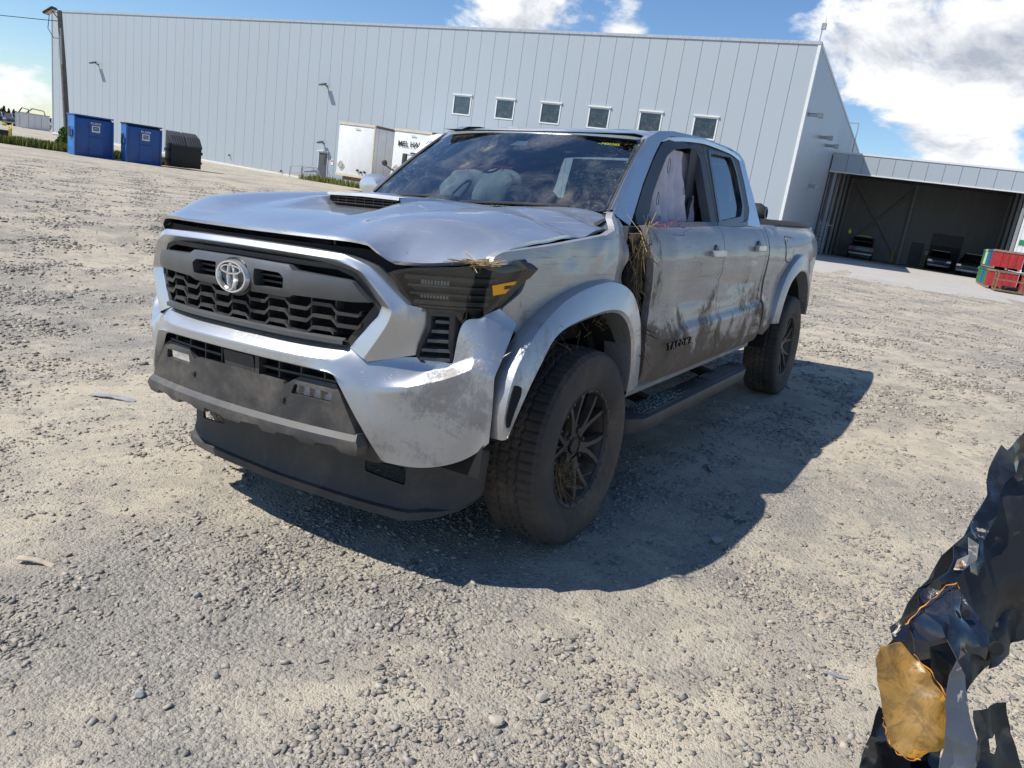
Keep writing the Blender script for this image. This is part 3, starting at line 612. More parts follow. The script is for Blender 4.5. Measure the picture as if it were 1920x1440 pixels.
# ---- headlights, side vents (left and mirrored right)
HL = [(.592, 1.098), (.612, 1.109), (.655, 1.121), (.768, 1.133), (.843, 1.148), (.894, 1.166), (.914, 1.136), (.863, 1.014), (.835, .964), (.824, .955), (.790, .954), (.777, .979), (.764, .985), (.654, .981), (.648, 1.013)]
VT = [(.706, .984), (.768, .984), (.778, .976), (.776, .802), (.704, .794), (.674, .836), (.706, .931)]
for s in (1, -1):
    mk = lambda L: [(s*y, z) for y, z in L]
    hl = panel('headlight', mk(HL), lambda y, z: (XF(y)-.055, y, z), M_lampdark, T, .04, back=(0, 0, 0), flip=s < 0)
    panel('lamp_rim', mk(HL), lambda y, z: (XF(y)-.004, y, z), M_gloss, hl, .03, holes=[mk([(.606, 1.096), (.655, 1.110), (.768, 1.122), (.843, 1.137), (.890, 1.154), (.902, 1.134), (.855, 1.020), (.829, .972), (.821, .964), (.795, .963), (.784, .987), (.768, .994), (.662, .991), (.656, 1.015)])], back=(-.05, 0, 0), flip=s < 0)
    for j, (ya, yb, z, dz) in enumerate(((.632, .845, 1.092, .007), (.640, .845, 1.066, .003), (.648, .842, 1.040, .003), (.658, .842, 1.014, .007), (.672, .83, .999, .003))):
        b = MB(); b.loft([[(XF(y)-.012, s*y, z+dz), (XF(y)-.05, s*y, z+dz+.003), (XF(y)-.05, s*y, z-dz), (XF(y)-.012, s*y, z-dz)] for y in np.linspace(ya, yb, 10)], True); b.obj('lamp_fin', M_fin, hl)
    for z0, z1 in ((1.070, 1.084), (1.026, 1.038)):
        b = MB(); n = 9
        for k in range(n):
            y0 = .668+.0085*k; b.loft([[(XF(y0)-.030+.006*(j % 2), s*(y0+.004*j), z0), (XF(y0)-.030+.006*(j % 2), s*(y0+.004*j), z1)] for j in range(3)])
        b.obj('lamp_reflector', M_refl, hl, smooth=False)
    am = [(.852, 1.080), (.893, 1.096), (.890, 1.084), (.873, 1.080), (.873, 1.068), (.883, 1.071), (.876, 1.055), (.855, 1.047)]
    panel('amber_reflector', mk(am), lambda y, z: (XF(y)+.004, y, z), M_amber, hl, .01, back=(-.01, 0, 0), flip=s < 0)
    panel('headlight_lens', mk(HL), lambda y, z: (XF(y)+.002, y, z), M_lens, hl, .03, back=(0, 0, 0), flip=s < 0)
    ve = panel('bumper_vent', mk(VT), lambda y, z: (XF(y)-.035, y, z), M_void, T, .04, back=(0, 0, 0), flip=s < 0)
    panel('vent_frame', mk(VT), lambda y, z: (XF(y)+.004-.01*(z < .86), y, z), M_blk, ve, .03, holes=[mk([(.716, .972), (.764, .972), (.766, .814), (.708, .808), (.684, .838), (.716, .930)])], back=(-.04, 0, 0), flip=s < 0)
    for (ya, yb, z) in ((.725, .770, .954), (.716, .768, .922), (.706, .769, .890), (.692, .769, .858), (.687, .769, .828)):
        b = MB(); b.loft([[(XF(y)-.002, s*y, z+.004), (XF(y)-.035, s*y, z+.010), (XF(y)-.035, s*y, z+.002), (XF(y)-.002, s*y, z-.006)] for y in (ya, (ya+yb)/2, yb)], True); b.obj('vent_slat', M_satin, ve, sharp=20)
# ---- fenders, doors, bed sides
def swage(x, z):
    "raised lower band of the doors"
    if x < -2.72: k = max(0, 1-(-2.72-x)/.12)
    else: k = 1
    fx = -.80-.30*max(0, min(1, (z-.60)/.22)); a = max(0, min(1, (fx-x)/.05+.5))
    zt = .795+.02*(-x-1)/1.5; t = max(0, min(1, (zt+.012-z)/.024)); bt = max(0, min(1, (z-.50)/.07))
    return .020*a*t*bt*k
def dents(x, z, big=1.0):
    d = .0025*noise2(x*1.3, z*2.2, .4)*big
    for (cx, cz, sx, sz, am) in ((-1.15, .95, .22, .10, -.016), (-2.05, .97, .35, .07, -.014), (-1.6, .70, .2, .04, -.010), (-2.3, 1.06, .12, .06, .008), (-.85, 1.10, .10, .16, .010)):
        d += am*math.exp(-((x-cx)/sx)**2-((z-cz)/sz)**2)*big
    for (z0, sl, x0, x1, w, am) in ((1.02, .05, -.75, -2.6, .016, .007), (.90, .02, -.9, -2.1, .012, .006), (1.10, -.03, -1.2, -2.55, .010, .004), (.715, .01, -1.1, -2.5, .010, .004)):
        t = max(0, min(1, (x0-x)/.15))*max(0, min(1, (x-x1)/.15)); d -= big*am*t*math.exp(-((z-z0-sl*(x+1.6)-.012*math.sin(x*5+z0*9))/w)**2)
    return d
def side(s, damage, off=0.0):
    def f(x, z):
        y = Ys(x, z)+swage(x, z)+off+(dents(x, z) if damage else 0)
        return (x, s*y, z)
    return f
def fender_f(s):
    def f(x, z):
        y = Ys(x, z)
        dx = 0; dz = 0
        if s > 0:
            y += .004*noise2(x*1.6, z*2, 1.1)
            def pyr(cx, cz, ax, az, am, sk=0.0): return am*max(0.0, 1-max(abs((x-cx)/ax+sk*(z-cz)/az), abs((z-cz)/az-sk*(x-cx)/ax)))
            y -= pyr(.17, 1.165, .16, .050, .010, .4)+pyr(.02, 1.135, .20, .045, .004, -.5)+pyr(-.12, 1.17, .10, .06, .006, .3)+pyr(-.30, 1.12, .12, .10, .010, .6)
            y += .003*noise2(x*6, z*9, 2.1)*max(0, min(1, (.35-x)/.3))
            k = max(0, min(1, (-.12-x)/.3)); y -= .075*k*k*(1+.25*math.sin(z*31)); dx = .02*k*math.sin(z*23)   # rear edge folded in
            if z > 1.2: dz += .018*k*math.sin(x*42+z*11)
        return (x+dx, s*y, z+dz)
    return f
OUT = [(.63, .93, .578), (.635, .935, .695), (.60, .935, .80), (.525, .93, .88), (.41, .93, .965), (.245, .93, 1.037), (.045, .935, 1.077), (-.145, .935, 1.08), (-.325, .935, 1.027), (-.43, .94, .917), (-.49, .94, .767), (-.52, .935, .59)]
INN = [(.625, .962, .592), (.560, .97, .69), (.465, .975, .81), (.361, .975, .907), (.164, .98, .947), (-.066, .98, .959), (-.205, .98, .927), (-.314, .975, .837), (-.369, .97, .688), (-.378, .962, .578)]
fend = [(.505, .945), (.560, 1.000), (.480, 1.060), (.455, 1.140), (.480, 1.172), (.560, 1.150), (.628, 1.150), (.618, 1.172), (.575, 1.190), (.45, 1.204), (.30, 1.217), (.10, 1.236), (-.10, 1.255), (-.20, 1.275), (-.26, 1.325), (-.34, 1.338), (-.42, 1.322), (-.475, 1.27), (-.455, 1.14), (-.445, 1.0), (-.47, .87), (-.50, .75), (-.53, .60), (-.46, .60), (-.44, .76), (-.39, .90), (-.29, 1.0), (-.13, 1.055), (.045, 1.052), (.235, 1.012), (.39, .945), (.47, .90)]
fendR = [p for p in fend if not (p[0] < -.2 and p[1] > 1.2)]
i0 = [i for i, p in enumerate(fendR) if p == (-.20, 1.275)]
if i0: fendR[i0[0]:i0[0]+1] = [(-.20, 1.268), (-.45, 1.29), (-.53, 1.28)]
panel('fender', fillet(fend, .015, 3), fender_f(1), M_fend, T, .024, back=(0, -.03, 0))
panel('fender', fillet(fendR, .015, 3), fender_f(-1), M_right, T, .05, back=(0, .03, 0), flip=True)
def flare(outp, inp, s, mat, name='fender_flare', hole=True, n=44):
    O = resample(outp, n); I = resample(inp, n); rows = []
    base = [Vector((p.x, p.y-.045, p.z)) for p in O]
    o1 = O; mid = [O[i].lerp(I[i], .42)+Vector((0, .022, 0)) for i in range(n)]; mid0 = [O[i].lerp(I[i], .07)+Vector((0, .021, 0)) for i in range(n)]; mid2 = [O[i].lerp(I[i], .90)+Vector((0, .014, 0)) for i in range(n)]
    back = [Vector((p.x, p.y-.05, p.z))+Vector((p.x*0, 0, 0)) for p in I]; deep = [Vector((p.x, p.y-.13, p.z)) for p in I]
    rows = [base, o1, mid0, mid, mid2, I, back, deep]
    rows = [[(p.x, s*p.y, p.z) for p in r] for r in rows]
    m = MB(); m.loft(rows); o = m.obj(name, mat, T, sharp=24)
    if hole:
        # tall black patch on the front leg, standing in for a shaded opening
        stack = [(0, o1), (.07, mid0), (.42, mid), (.90, mid2), (1, I)]
        def P(i, t):
            k = 0
            while k < 3 and t > stack[k+1][0]: k += 1
            u = (t-stack[k][0])/(stack[k+1][0]-stack[k][0]); i0 = int(i); w = i-i0
            p = stack[k][1][i0].lerp(stack[k+1][1][i0], u).lerp(stack[k][1][i0+1].lerp(stack[k+1][1][i0+1], u), w); return (p.x, s*(p.y+.003), p.z)
        panel('flare_dark_patch', fillet([(1.3, .30), (1.5, .56), (4.4, .62), (5.2, .52), (5.0, .18), (1.9, .16)], .3, 3), P, M_void, o, .35, back=(0, -.004*s, 0), flip=s > 0)
    return o
flare(OUT, INN, 1, M_flare); flare(OUT, INN, -1, M_right)
RO = [(-3.05, .925, .640), (-3.075, .93, .72), (-3.135, .935, .87), (-3.285, .94, 1.02), (-3.56, .945, 1.128), (-3.75, .945, 1.140), (-3.98, .94, 1.10), (-4.18, .93, .985), (-4.29, .925, .84), (-4.33, .915, .70), (-4.34, .91, .62)]
RI = [(-3.165, .965, .640), (-3.19, .968, .72), (-3.245, .97, .83), (-3.36, .972, .935), (-3.56, .975, 1.00), (-3.72, .975, 1.01), (-3.90, .972, .985), (-4.07, .968, .89), (-4.16, .965, .78), (-4.20, .96, .68), (-4.205, .955, .62)]
flare(RO, RI, 1, M_rflare, hole=False); flare(RO, RI, -1, M_right, hole=False)
# doors
FD = [(-.560, 1.300), (-.580, 1.17), (-.635, .97), (-.622, .77), (-.640, .552), (-1.700, .552), (-1.683, .75), (-1.672, 1.0), (-1.665, 1.318), (-1.3, 1.306), (-.80, 1.292)]
RD = [(-1.673, 1.318), (-1.680, 1.0), (-1.691, .75), (-1.708, .552), (-2.490, .552), (-2.530, .67), (-2.580, .80), (-2.640, 1.0), (-2.625, 1.2), (-2.600, 1.338), (-2.1, 1.330)]
CC = [(-2.608, 1.345), (-2.633, 1.2), (-2.648, 1.0), (-2.588, .80), (-2.538, .67), (-2.498, .552), (-2.690, .552), (-2.690, 1.352)]
GF = [(-.875, 1.345), (-.97, 1.446), (-1.09, 1.544), (-1.225, 1.655), (-1.31, 1.694), (-1.50, 1.722), (-1.60, 1.722), (-1.635, 1.674), (-1.585, 1.335), (-1.3, 1.322), (-.90, 1.310)]
DFR = [(-.735, 1.300), (-.745, 1.350), (-.890, 1.480), (-1.072, 1.622), (-1.197, 1.712), (-1.313, 1.752), (-1.461, 1.772), (-1.712, 1.782), (-1.708, 1.60), (-1.668, 1.318), (-1.3, 1.306)]
GR = [(-1.835, 1.728), (-2.27, 1.742), (-2.31, 1.668), (-2.29, 1.455), (-2.20, 1.385), (-1.74, 1.345)]
DRR = [(-1.720, 1.782), (-2.0, 1.788), (-2.33, 1.786), (-2.44, 1.74), (-2.455, 1.60), (-2.43, 1.43), (-2.30, 1.335), (-1.676, 1.319), (-1.716, 1.60)]
def gh(s, off=0.0): return lambda x, z: (x, s*(Yg(x, z)+off), z)
M_frame = plastic('door_frame_dark', (.055, .060, .068), .45, .35)
def handle(x, z, s, door):
    yb = Ys(x, z)+.004; b = MB()
    b.lathe([(0, .002), (.030, .002), (.036, -.01)], 14, 'y', (x, 0, z+.012)); hb = [(v[0], s*(yb+v[1]) if 0 else v[1], v[2]) for v in b.V]
    b.V = [(v[0], s*(yb+v[1]), v[2]) for v in b.V]; b.obj('handle_cup', M_satin, door)
    b = MB(); L = .115
    b.loft([[(x+dx*L, s*(yb+.010+.022*(1-abs(dx)**4)), z-.018), (x+dx*L, s*(yb+.030+.010*(1-dx*dx)), z-.014), (x+dx*L, s*(yb+.030+.010*(1-dx*dx)), z+.014), (x+dx*L, s*(yb+.010+.022*(1-abs(dx)**4)), z+.018)] for dx in (-1, -.96, -.7, -.3, 0, .3, .7, .96, 1)], True)
    b.add([(x-L, s*(yb+.010), z-.018), (x-L, s*(yb+.03), z-.014), (x-L, s*(yb+.03), z+.014), (x-L, s*(yb+.010), z+.018)], [(0, 1, 2, 3)]); b.add([(x+L, s*(yb+.010), z-.018), (x+L, s*(yb+.03), z-.014), (x+L, s*(yb+.03), z+.014), (x+L, s*(yb+.010), z+.018)], [(0, 1, 2, 3)])
    b.obj('door_handle', M_flare, door, sharp=30)
for s in (1, -1):
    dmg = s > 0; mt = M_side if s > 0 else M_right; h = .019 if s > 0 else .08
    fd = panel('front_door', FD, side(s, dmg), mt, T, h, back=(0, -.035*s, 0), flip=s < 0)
    panel('door_frame', DFR, gh(s, .004), M_frame if s > 0 else M_right, fd, .05, holes=[GF], back=(0, -.05*s, 0), flip=s < 0)
    panel('window_sill_trim', [(-.66, 1.284), (-.66, 1.312), (-1.3, 1.330), (-1.667, 1.340), (-1.667, 1.312), (-1.3, 1.300)], lambda x, z: (x, s*(max(Yg(x, z)+.010, Ys(x, z)-.01)), z), M_gloss, fd, .05, back=(0, -.03*s, 0), flip=s < 0)
    handle(-1.50, 1.172, s, fd)
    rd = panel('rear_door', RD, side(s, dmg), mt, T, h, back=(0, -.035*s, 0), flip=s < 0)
    panel('door_frame', DRR, gh(s, .004), M_frame if s > 0 else M_right, rd, .05, holes=[GR], back=(0, -.05*s, 0), flip=s < 0)
    panel('window_trim', [(x, z) for x, z in fillet([(-1.80, 1.750), (-2.30, 1.765), (-2.345, 1.668), (-2.325, 1.445), (-2.22, 1.355), (-1.70, 1.328)], .03, 3)], gh(s, .008), M_gloss, rd, .05, holes=[fillet(GR, .03, 3)], back=(0, -.03*s, 0), flip=s < 0)
    panel('window_sill_trim', [(-1.675, 1.314), (-1.675, 1.340), (-2.25, 1.352), (-2.33, 1.372), (-2.30, 1.335), (-2.2, 1.326)], lambda x, z: (x, s*(max(Yg(x, z)+.010, Ys(x, z)-.01)), z), M_gloss, rd, .05, back=(0, -.03*s, 0), flip=s < 0)
    panel('door_glass', fillet(GR, .03, 3), gh(s, -.012), M_glass, rd, .08, back=(0, 0, 0), flip=s < 0)
    if s < 0: panel('door_glass', GF, gh(s, -.012), M_glass, fd, .08, back=(0, 0, 0), flip=True)
    handle(-2.42, 1.196, s, rd)
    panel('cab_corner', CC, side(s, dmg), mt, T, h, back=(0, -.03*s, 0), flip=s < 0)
    # rocker sill
    b = MB(); b.loft([[(x, s*.875, .548), (x, s*.892, .530), (x, s*.885, .505), (x, s*.84, .490), (x, s*.70, .490)] for x in np.linspace(-.55, -2.68, 12)]); b.obj('rocker_sill', M_flare, T)
    # greenhouse side: roof rail, windshield pillar, rear pillar around the door frames
    CS = [(-.525, 1.340), (-.736, 1.492), (-.944, 1.645), (-1.045, 1.722), (-1.20, 1.775), (-1.35, 1.792), (-1.8, 1.806), (-2.3, 1.804), (-2.50, 1.788), (-2.585, 1.750), (-2.59, 1.654), (-2.62, 1.537), (-2.638, 1.335), (-2.58, 1.325), (-2.31, 1.333), (-2.44, 1.43), (-2.465, 1.60), (-2.45, 1.745), (-2.335, 1.794), (-2.0, 1.796), (-1.716, 1.790), (-1.461, 1.780), (-1.305, 1.760), (-1.187, 1.720), (-1.062, 1.630), (-.880, 1.487), (-.735, 1.357), (-.66, 1.290)]
    panel('cab_side', CS, gh(s, .006), M_cab, T, .045, back=(0, -.05*s, 0), flip=s < 0)
    # bed side
    BS = [(-2.715, 1.350), (-2.715, .60), (-3.02, .555), (-3.10, .60), (-3.13, .72), (-3.19, .85), (-3.32, .98), (-3.56, 1.07), (-3.74, 1.08), (-3.95, 1.05), (-4.12, .94), (-4.23, .80), (-4.27, .66), (-4.80, .66), (-4.82, 1.0), (-4.79, 1.362)]
    def bedf(x, z):
        return (x, s*(Ys(x, z)+swage(x, z)+(dents(x, z, .6) if s > 0 else 0)+.006*math.sin((z-.6)*5)), z)
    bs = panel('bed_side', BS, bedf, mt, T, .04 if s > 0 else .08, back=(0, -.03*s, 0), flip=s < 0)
    b = MB(); b.loft([[(x, s*(Ys(x, 1.352)-.002), 1.350+.012*(-2.7-x)/2.1), (x, s*(Ys(x, 1.352)+.003), 1.372+.012*(-2.7-x)/2.1), (x, s*(Ys(x, 1.352)-.015), 1.386+.012*(-2.7-x)/2.1), (x, s*.74, 1.386+.012*(-2.7-x)/2.1), (x, s*.74, 1.33)] for x in np.linspace(-2.70, -4.78, 14)]); b.obj('bed_rail_cap', M_blk, bs, sharp=30)
    if s > 0:
        q = fillet([(-3.20, 1.275), (-3.46, 1.262), (-3.50, 1.22), (-3.42, 1.10), (-3.36, 1.085), (-3.22, 1.10)], .05, 5)
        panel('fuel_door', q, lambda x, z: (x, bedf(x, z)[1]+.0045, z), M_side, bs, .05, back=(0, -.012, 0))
        panel('fuel_door_gap', [((x+3.34)*1.06-3.34, (z-1.18)*1.06+1.18) for x, z in q], lambda x, z: (x, bedf(x, z)[1]+.0025, z), M_void, bs, .03, back=(0, 0, 0))
# tailgate, bed floor and front wall, inner walls
b = MB(); b.box(-4.83, -4.78, -.78, .78, .66, 1.36); b.obj('tailgate', M_right, T, bevel=.01)
b = MB(); b.box(-4.78, -2.72, -.74, .74, .80, .83); b.obj('bed_floor', M_blk, T, smooth=False)
b = MB(); b.box(-2.75, -2.72, -.80, .80, .70, 1.36); b.obj('bed_front_wall', M_blk, T, smooth=False)
for s in (1, -1):
    b = MB(); b.box(-4.76, -2.76, s*.74-.01, s*.74+.01, .83, 1.34); b.obj('bed_inner_wall', M_blk, T, smooth=False)
b = MB(); b.tube([(-2.93, -.78, 1.425), (-2.93, .0, 1.43), (-2.93, .77, 1.425), (-2.93, .80, 1.425)], [.066, .066, .068, .050], 18); tr = b.obj('rolled_bed_cover', M_blk, T)
b = MB(); b.lathe([(.050, .0), (.046, .018), (.030, .022), (.028, .012), (0, .012)], 18, 'y', (-2.93, .797, 1.425)); b.obj('cover_end_cap', M_gloss, tr)
b = MB(); b.box(-2.78, -2.72, .62, .70, 1.36, 1.50); b.obj('cab_guard_post', M_satin, T, smooth=False)
# inner body so that no gap shows daylight
b = MB(); b.box(-2.66, -.62, -.83, .83, .50, .60); b.obj('cab_floor', M_void, T, smooth=False)
for s in (1, -1):
    b = MB(); b.box(-2.68, -.52, s*.80-.02, s*.80+.02, .56, 1.29); b.obj('door_inner', M_dash, T, smooth=False)
    b = MB(); b.box(-.66, -.30, s*.76-.03, s*.76+.03, .50, 1.24); b.obj('cowl_side', M_void, T, smooth=False)
b = MB(); b.box(-2.69, -2.64, -.80, .80, .55, 1.36); b.obj('cab_rear_wall', M_dash, T, smooth=False)
# door hinge jamb seen in the torn gap
b = MB()
for z in (.66, .78, 1.05): b.box(-.60, -.52, .80, .845, z, z+.06)
b.box(-.585, -.555, .79, .83, .55, 1.2); b.obj('door_hinge', M_under, T, bevel=.006)
# wheel wells, frame, axles
for s in (1, -1):
    for cx in (0.0, -3.685):
        b = MB(); n = 18; r_ = .56 if cx == 0 else .55
        arc = [(cx+.10*(cx == 0)+r_*math.cos(math.pi*k/n)*1.02, .46+r_*.98*math.sin(math.pi*k/n)) for k in range(n+1)]
        b.loft([[(x, s*.90, z-.02) for x, z in arc], [(x, s*.60, z-.02) for x, z in arc]]); b.add([(x, s*.60, z-.02) for x, z in arc], [tuple(range(n+1))]); b.obj('wheel_well_liner', M_void, T)
b = MB()
for s in (1, -1): b.bar((.55, s*.45, .52), (-4.6, s*.5, .56), .08, .14)
for x in (.3, -.9, -2.2, -3.2, -4.4): b.bar((x, -.5, .52), (x, .5, .52), .08, .08)
b.tube([(-3.685, -.75, .41), (-3.685, .75, .41)], .05, 10); b.tube([(0, -.75, .41), (0, .75, .41)], .04, 10); b.obj('chassis', M_under, T)
b = MB(); b.box(-2.6, .5, -.55, .55, .46, .58); b.obj('underbody', M_under, T, smooth=False)
for s in (1, -1):
    b = MB(); b.tube([(.1, s*.66, .45), (.0, s*.60, .95)], .055, 12); b.bar((.0, s*.35, .42), (.0, s*.75, .36), .10, .05); b.obj('shock_absorber', M_under, T)
# running boards
for s in (1, -1):
    pl = fillet([(-.50, .84), (-.50, .93), (-.60, .985), (-2.36, .985), (-2.48, .935), (-2.48, .84)], .03, 4)
    b = MB(); f = lambda dz, k=1.0: (lambda x, y: (x, s*(.84+(y-.84)*k), .425+dz-.012*(y-.84)/.14-.012*(-x-.5)/2))
    b.prism(pl, f(.0), f(-.075, .93)); rb = b.obj('running_board', M_step, T, bevel=.010)
    for (xa, xb) in ((-.58, -1.30), (-1.62, -2.38)):
        q = fillet([(xa, .855), (xa-.10, .955), (xb+.10, .955), (xb, .855)], .03, 4); b = MB(); b.prism(q, f(.005), f(-.01)); tp = b.obj('step_pad', M_blk, rb, bevel=.003)
        for k in range(5):
            y = .865+.017*k; b = MB(); b.loft([[(x, s*(y+d), .4315+(.003 if 0 < i < 3 else 0)-.012*(y-.84)/.14-.012*(-x-.5)/2) for i, d in enumerate((-.005, -.003, .003, .005))] for x in (xa-.10, (xa+xb)/2, xb+.10)]); b.obj('tread_rib', M_step, tp)
    for x in (-.95, -1.95):
        b = MB(); b.bar((x, s*.45, .50), (x, s*.88, .40), .06, .05); b.obj('board_bracket', M_under, rb)
# ---- roof, windshield, rear window
RZ = [(-2.60, 1.752), (-2.45, 1.800), (-2.2, 1.822), (-1.8, 1.826), (-1.5, 1.812), (-1.2, 1.776), (-1.02, 1.742), (-.96, 1.728)]
RY = [(0, 0), (.3, -.003), (.5, -.009), (.60, -.015), (.66, -.024), (.69, -.038)]
def roofz(x, y): return lut(x, RZ)+lut(abs(y)*(.69/(Yg(x, 1.755)+.012)), RY)+.006*math.exp(-((abs(y)-.36)/.05)**2)*(1 if -2.4 < x < -1.3 else 0)
def rooff(x, v):
    w = Yg(x, 1.755)+.010; y = v*w; return (x-.075*v*v*max(0, min(1, (x+1.3)/.3)), y, roofz(x-.075*v*v*max(0, min(1, (x+1.3)/.3)), y))
panel('roof', fillet([(-.965, -1), (-.965, 1), (-2.585, 1), (-2.585, -1)], .02, 3), rooff, M_cab, T, .05, back=(0, 0, -.02))
def wsf(u, v, off=0.0):
    "u across -1..1, v up 0..1"
    a = Vector((-.425, 0, 1.322)); bq = Vector((-.970, 0, 1.728)); c0 = a.lerp(bq, v)
    xb = -.11*(1-v)-.075*v; half_w = .722*(1-v)+.634*v; zc = (.026*(1-v)-.018*v)
    n = Vector((.59, 0, .80)); p = c0+Vector((xb*u*u, half_w*u, zc*u*u))+n*(.012*math.sin(math.pi*v)+off); return p
b = MB(); b.loft([[wsf(-1+2*i/24, j/12) for i in range(25)] for j in range(13)]); ws = b.obj('windshield', M_ws, T, sharp=60)
b = MB()
for rng in (((0, .0), (1, .07)), ((0, .945), (1, 1.0))):
    v0, v1 = rng[0][1], rng[1][1]; b.loft([[wsf(-1+2*i/24, v, -.004) for i in range(25)] for v in (v0, v1)])
for s in (1, -1): b.loft([[wsf(s*u, v/12, -.004) for v in range(13)] for u in (.955, 1.0)])
b.obj('windshield_border', M_gloss, ws)
for s in (1, -1):
    b = MB(); b.loft([[wsf(s*.985, v/12, .004), wsf(s*1.0, v/12, .012), Vector((wsf(s, v/12).x-.035, s*(Yg(wsf(s, v/12).x-.03, wsf(s, v/12).z)+.010), wsf(s, v/12).z))] for v in range(13)]); b.obj('windshield_pillar', M_cab, T)
    b = MB(); b.loft([[wsf(s*.975, v/12, .006), wsf(s*.990, v/12, .010), wsf(s*.995, v/12, .003)] for v in range(13)]); b.obj('windshield_moulding', M_blk, ws)
b = MB(); b.loft([[(-.30+.02*abs(u), u*.78, 1.285), (-.44-.10*u*u, u*.74, 1.318+.02*u*u), (-.56-.10*u*u, u*.74, 1.30)] for u in np.linspace(-1, 1, 17)]); b.obj('cowl', M_blk, T)
for (ya, yb) in ((-.05, .52), (-.62, -.12)):
    b = MB(); b.tube([(-.43, ya, 1.335), (-.455, (ya+yb)/2, 1.348), (-.50, yb, 1.356)], .007, 6); b.obj('wiper', M_blk, T)
b = MB(); b.loft([[(-2.585-.02*v, u*(.60+.06*(1-v)), 1.36+.36*v) for u in np.linspace(-1, 1, 9)] for v in np.linspace(1, 0, 5)]); b.obj('rear_window', M_glass, T)
# mirror pod and inspection sticker behind the glass
b = MB(); b.lathe([(0, -.02), (.06, -.018), (.075, 0), (.06, .018), (0, .02)], 16, 'x', (-1.0, 0, 1.655)); b.V = [(x, y*1.6, 1.655+(z-1.655)*.55) for x, y, z in b.V]; b.obj('rear_view_mirror', M_dash, T)
b = MB(); b.add([wsf(-.10, .80, -.006), wsf(.06, .80, -.006), wsf(.04, .87, -.006), wsf(-.06, .87, -.006)], [(0, 1, 2, 3)]); b.obj('windshield_sticker', simple('pale_sticker', (.30, .38, .40), .6), ws)
# right door mirror (the left one has been torn off)
b = MB(); b.lathe([(0, .085), (.055, .075), (.085, .03), (.088, -.02), (.07, -.03), (0, -.03)], 20, 'x'); b.V = [(-.86+v[0]*.9, -1.00+v[1]*1.25, 1.385+v[2]*.80) for v in b.V]; dmr = b.obj('door_mirror', M_hood, T); b = MB(); b.bar((-.84, -.84, 1.30), (-.86, -.95, 1.34), .06, .05); b.obj('mirror_arm', M_blk, dmr)
# ---- badge letters on the door
def text3d(name, body, size, mat, parent, mtx, ext=.004, bold=False, align='CENTER'):
    cu = bpy.data.curves.new(name, 'FONT'); cu.body = body; cu.size = size; cu.extrude = ext; cu.align_x = align; cu.resolution_u = 3
    if bold: cu.offset = size*.018
    tmp = bpy.data.objects.new(name, cu); C.objects.link(tmp); dg = bpy.context.evaluated_depsgraph_get(); me = bpy.data.meshes.new_from_object(tmp.evaluated_get(dg)); bpy.data.objects.remove(tmp); bpy.data.curves.remove(cu)
    me.materials.clear(); me.materials.append(mat); me.transform(mtx); o = bpy.data.objects.new(name, me); link(o, parent); return o
fdl = [o for o in T.children if o.name.startswith('front_door')][0]
bx = [-.845, -.905, -.965, -1.028, -1.098, -1.165]
for ch, x in zip('TACOMA', bx):
    yy = Ys(x, .722)+.027
    text3d('badge_letter', ch, .052, M_gloss, fdl, Matrix(((-1.15, 0, 0, x-.02), (0, 0, 1, yy), (0, 1, 0, .704), (0, 0, 0, 1))), .006, True)
pen = text3d('windshield_pen_mark', '~M00385', .030, M_yellowtxt, ws, Matrix.Identity(4), .0005)
co = [v.co.copy() for v in pen.data.vertices]
for v, c in zip(pen.data.vertices, co): v.co = wsf(.74+c.x/.66, .865+c.y/.62, .0015+c.z)
# ---- interior
def blob(rows_): m = MB(); m.loft(rows_, True); m.F.append(tuple(range(len(rows_[0])))[::-1]); m.F.append(tuple(len(m.V)-len(rows_[0])+k for k in range(len(rows_[0])))); return m
def rrect(w, d, n=16, p=4):
    return [(w*math.copysign(abs(math.cos(t))**(2/p), math.cos(t)), d*math.copysign(abs(math.sin(t))**(2/p), math.sin(t))) for t in [2*math.pi*(k+.5)/n for k in range(n)]]
for y in (.38, -.38):
    st = blob([[(-1.25+q[1], y+q[0], z) for q in rrect(.25, .24)] for z in (.72, .80, .86, .90)]).obj('seat', M_seat, T)
    blob([[(-1.52-.30*(z-.86)+q[1], y+q[0], z) for q in rrect(w, .075)] for z, w in ((.86, .23), (1.05, .25), (1.25, .24), (1.40, .18), (1.44, .13))]).obj('seat_back', M_seat, st)
    blob([[(-1.70+q[1], y+q[0], z) for q in rrect(w, .055)] for z, w in ((1.48, .10), (1.53, .135), (1.60, .135), (1.645, .10))]).obj('headrest', M_seat, st)
st = blob([[(-2.40-.2*(z-.8)+q[1], q[0], z) for q in rrect(.72, .09)] for z in (.8, 1.1, 1.35, 1.42)]).obj('rear_bench', M_seat, T)
b = MB(); b.loft([[(x+dx, y, z) for x, z in ((-.50, 1.285), (-.62, 1.300), (-.80, 1.275), (-.90, 1.22), (-.93, 1.10), (-.85, .95))] for y, dx in ((-.72, -.08), (-.4, -.02), (0, 0), (.4, -.02), (.72, -.08))]); b.obj('dashboard', M_dash, T)
b = MB(); Rm = Matrix.Translation((-.98, .38, 1.18)) @ Matrix.Rotation(R(-62), 4, 'Y'); n = 36
rows = []
for k in range(n+1):
    a = 2*math.pi*k/n; rows.append([Rm @ Vector(((.185+.015*math.cos(t))*math.cos(a), (.185+.015*math.cos(t))*math.sin(a), .015*math.sin(t))) for t in [2*math.pi*j/8 for j in range(8)]])
b.loft(rows, True); sw = b.obj('steering_wheel', M_seat, T)
b = MB(); b.bar(Rm @ Vector((0, -.18, 0)), Rm @ Vector((0, .18, 0)), .04, .03); b.bar(Rm @ Vector((0, 0, 0)), Rm @ Vector((-.17, 0, 0)), .04, .03); b.obj('wheel_spoke', M_seat, sw)
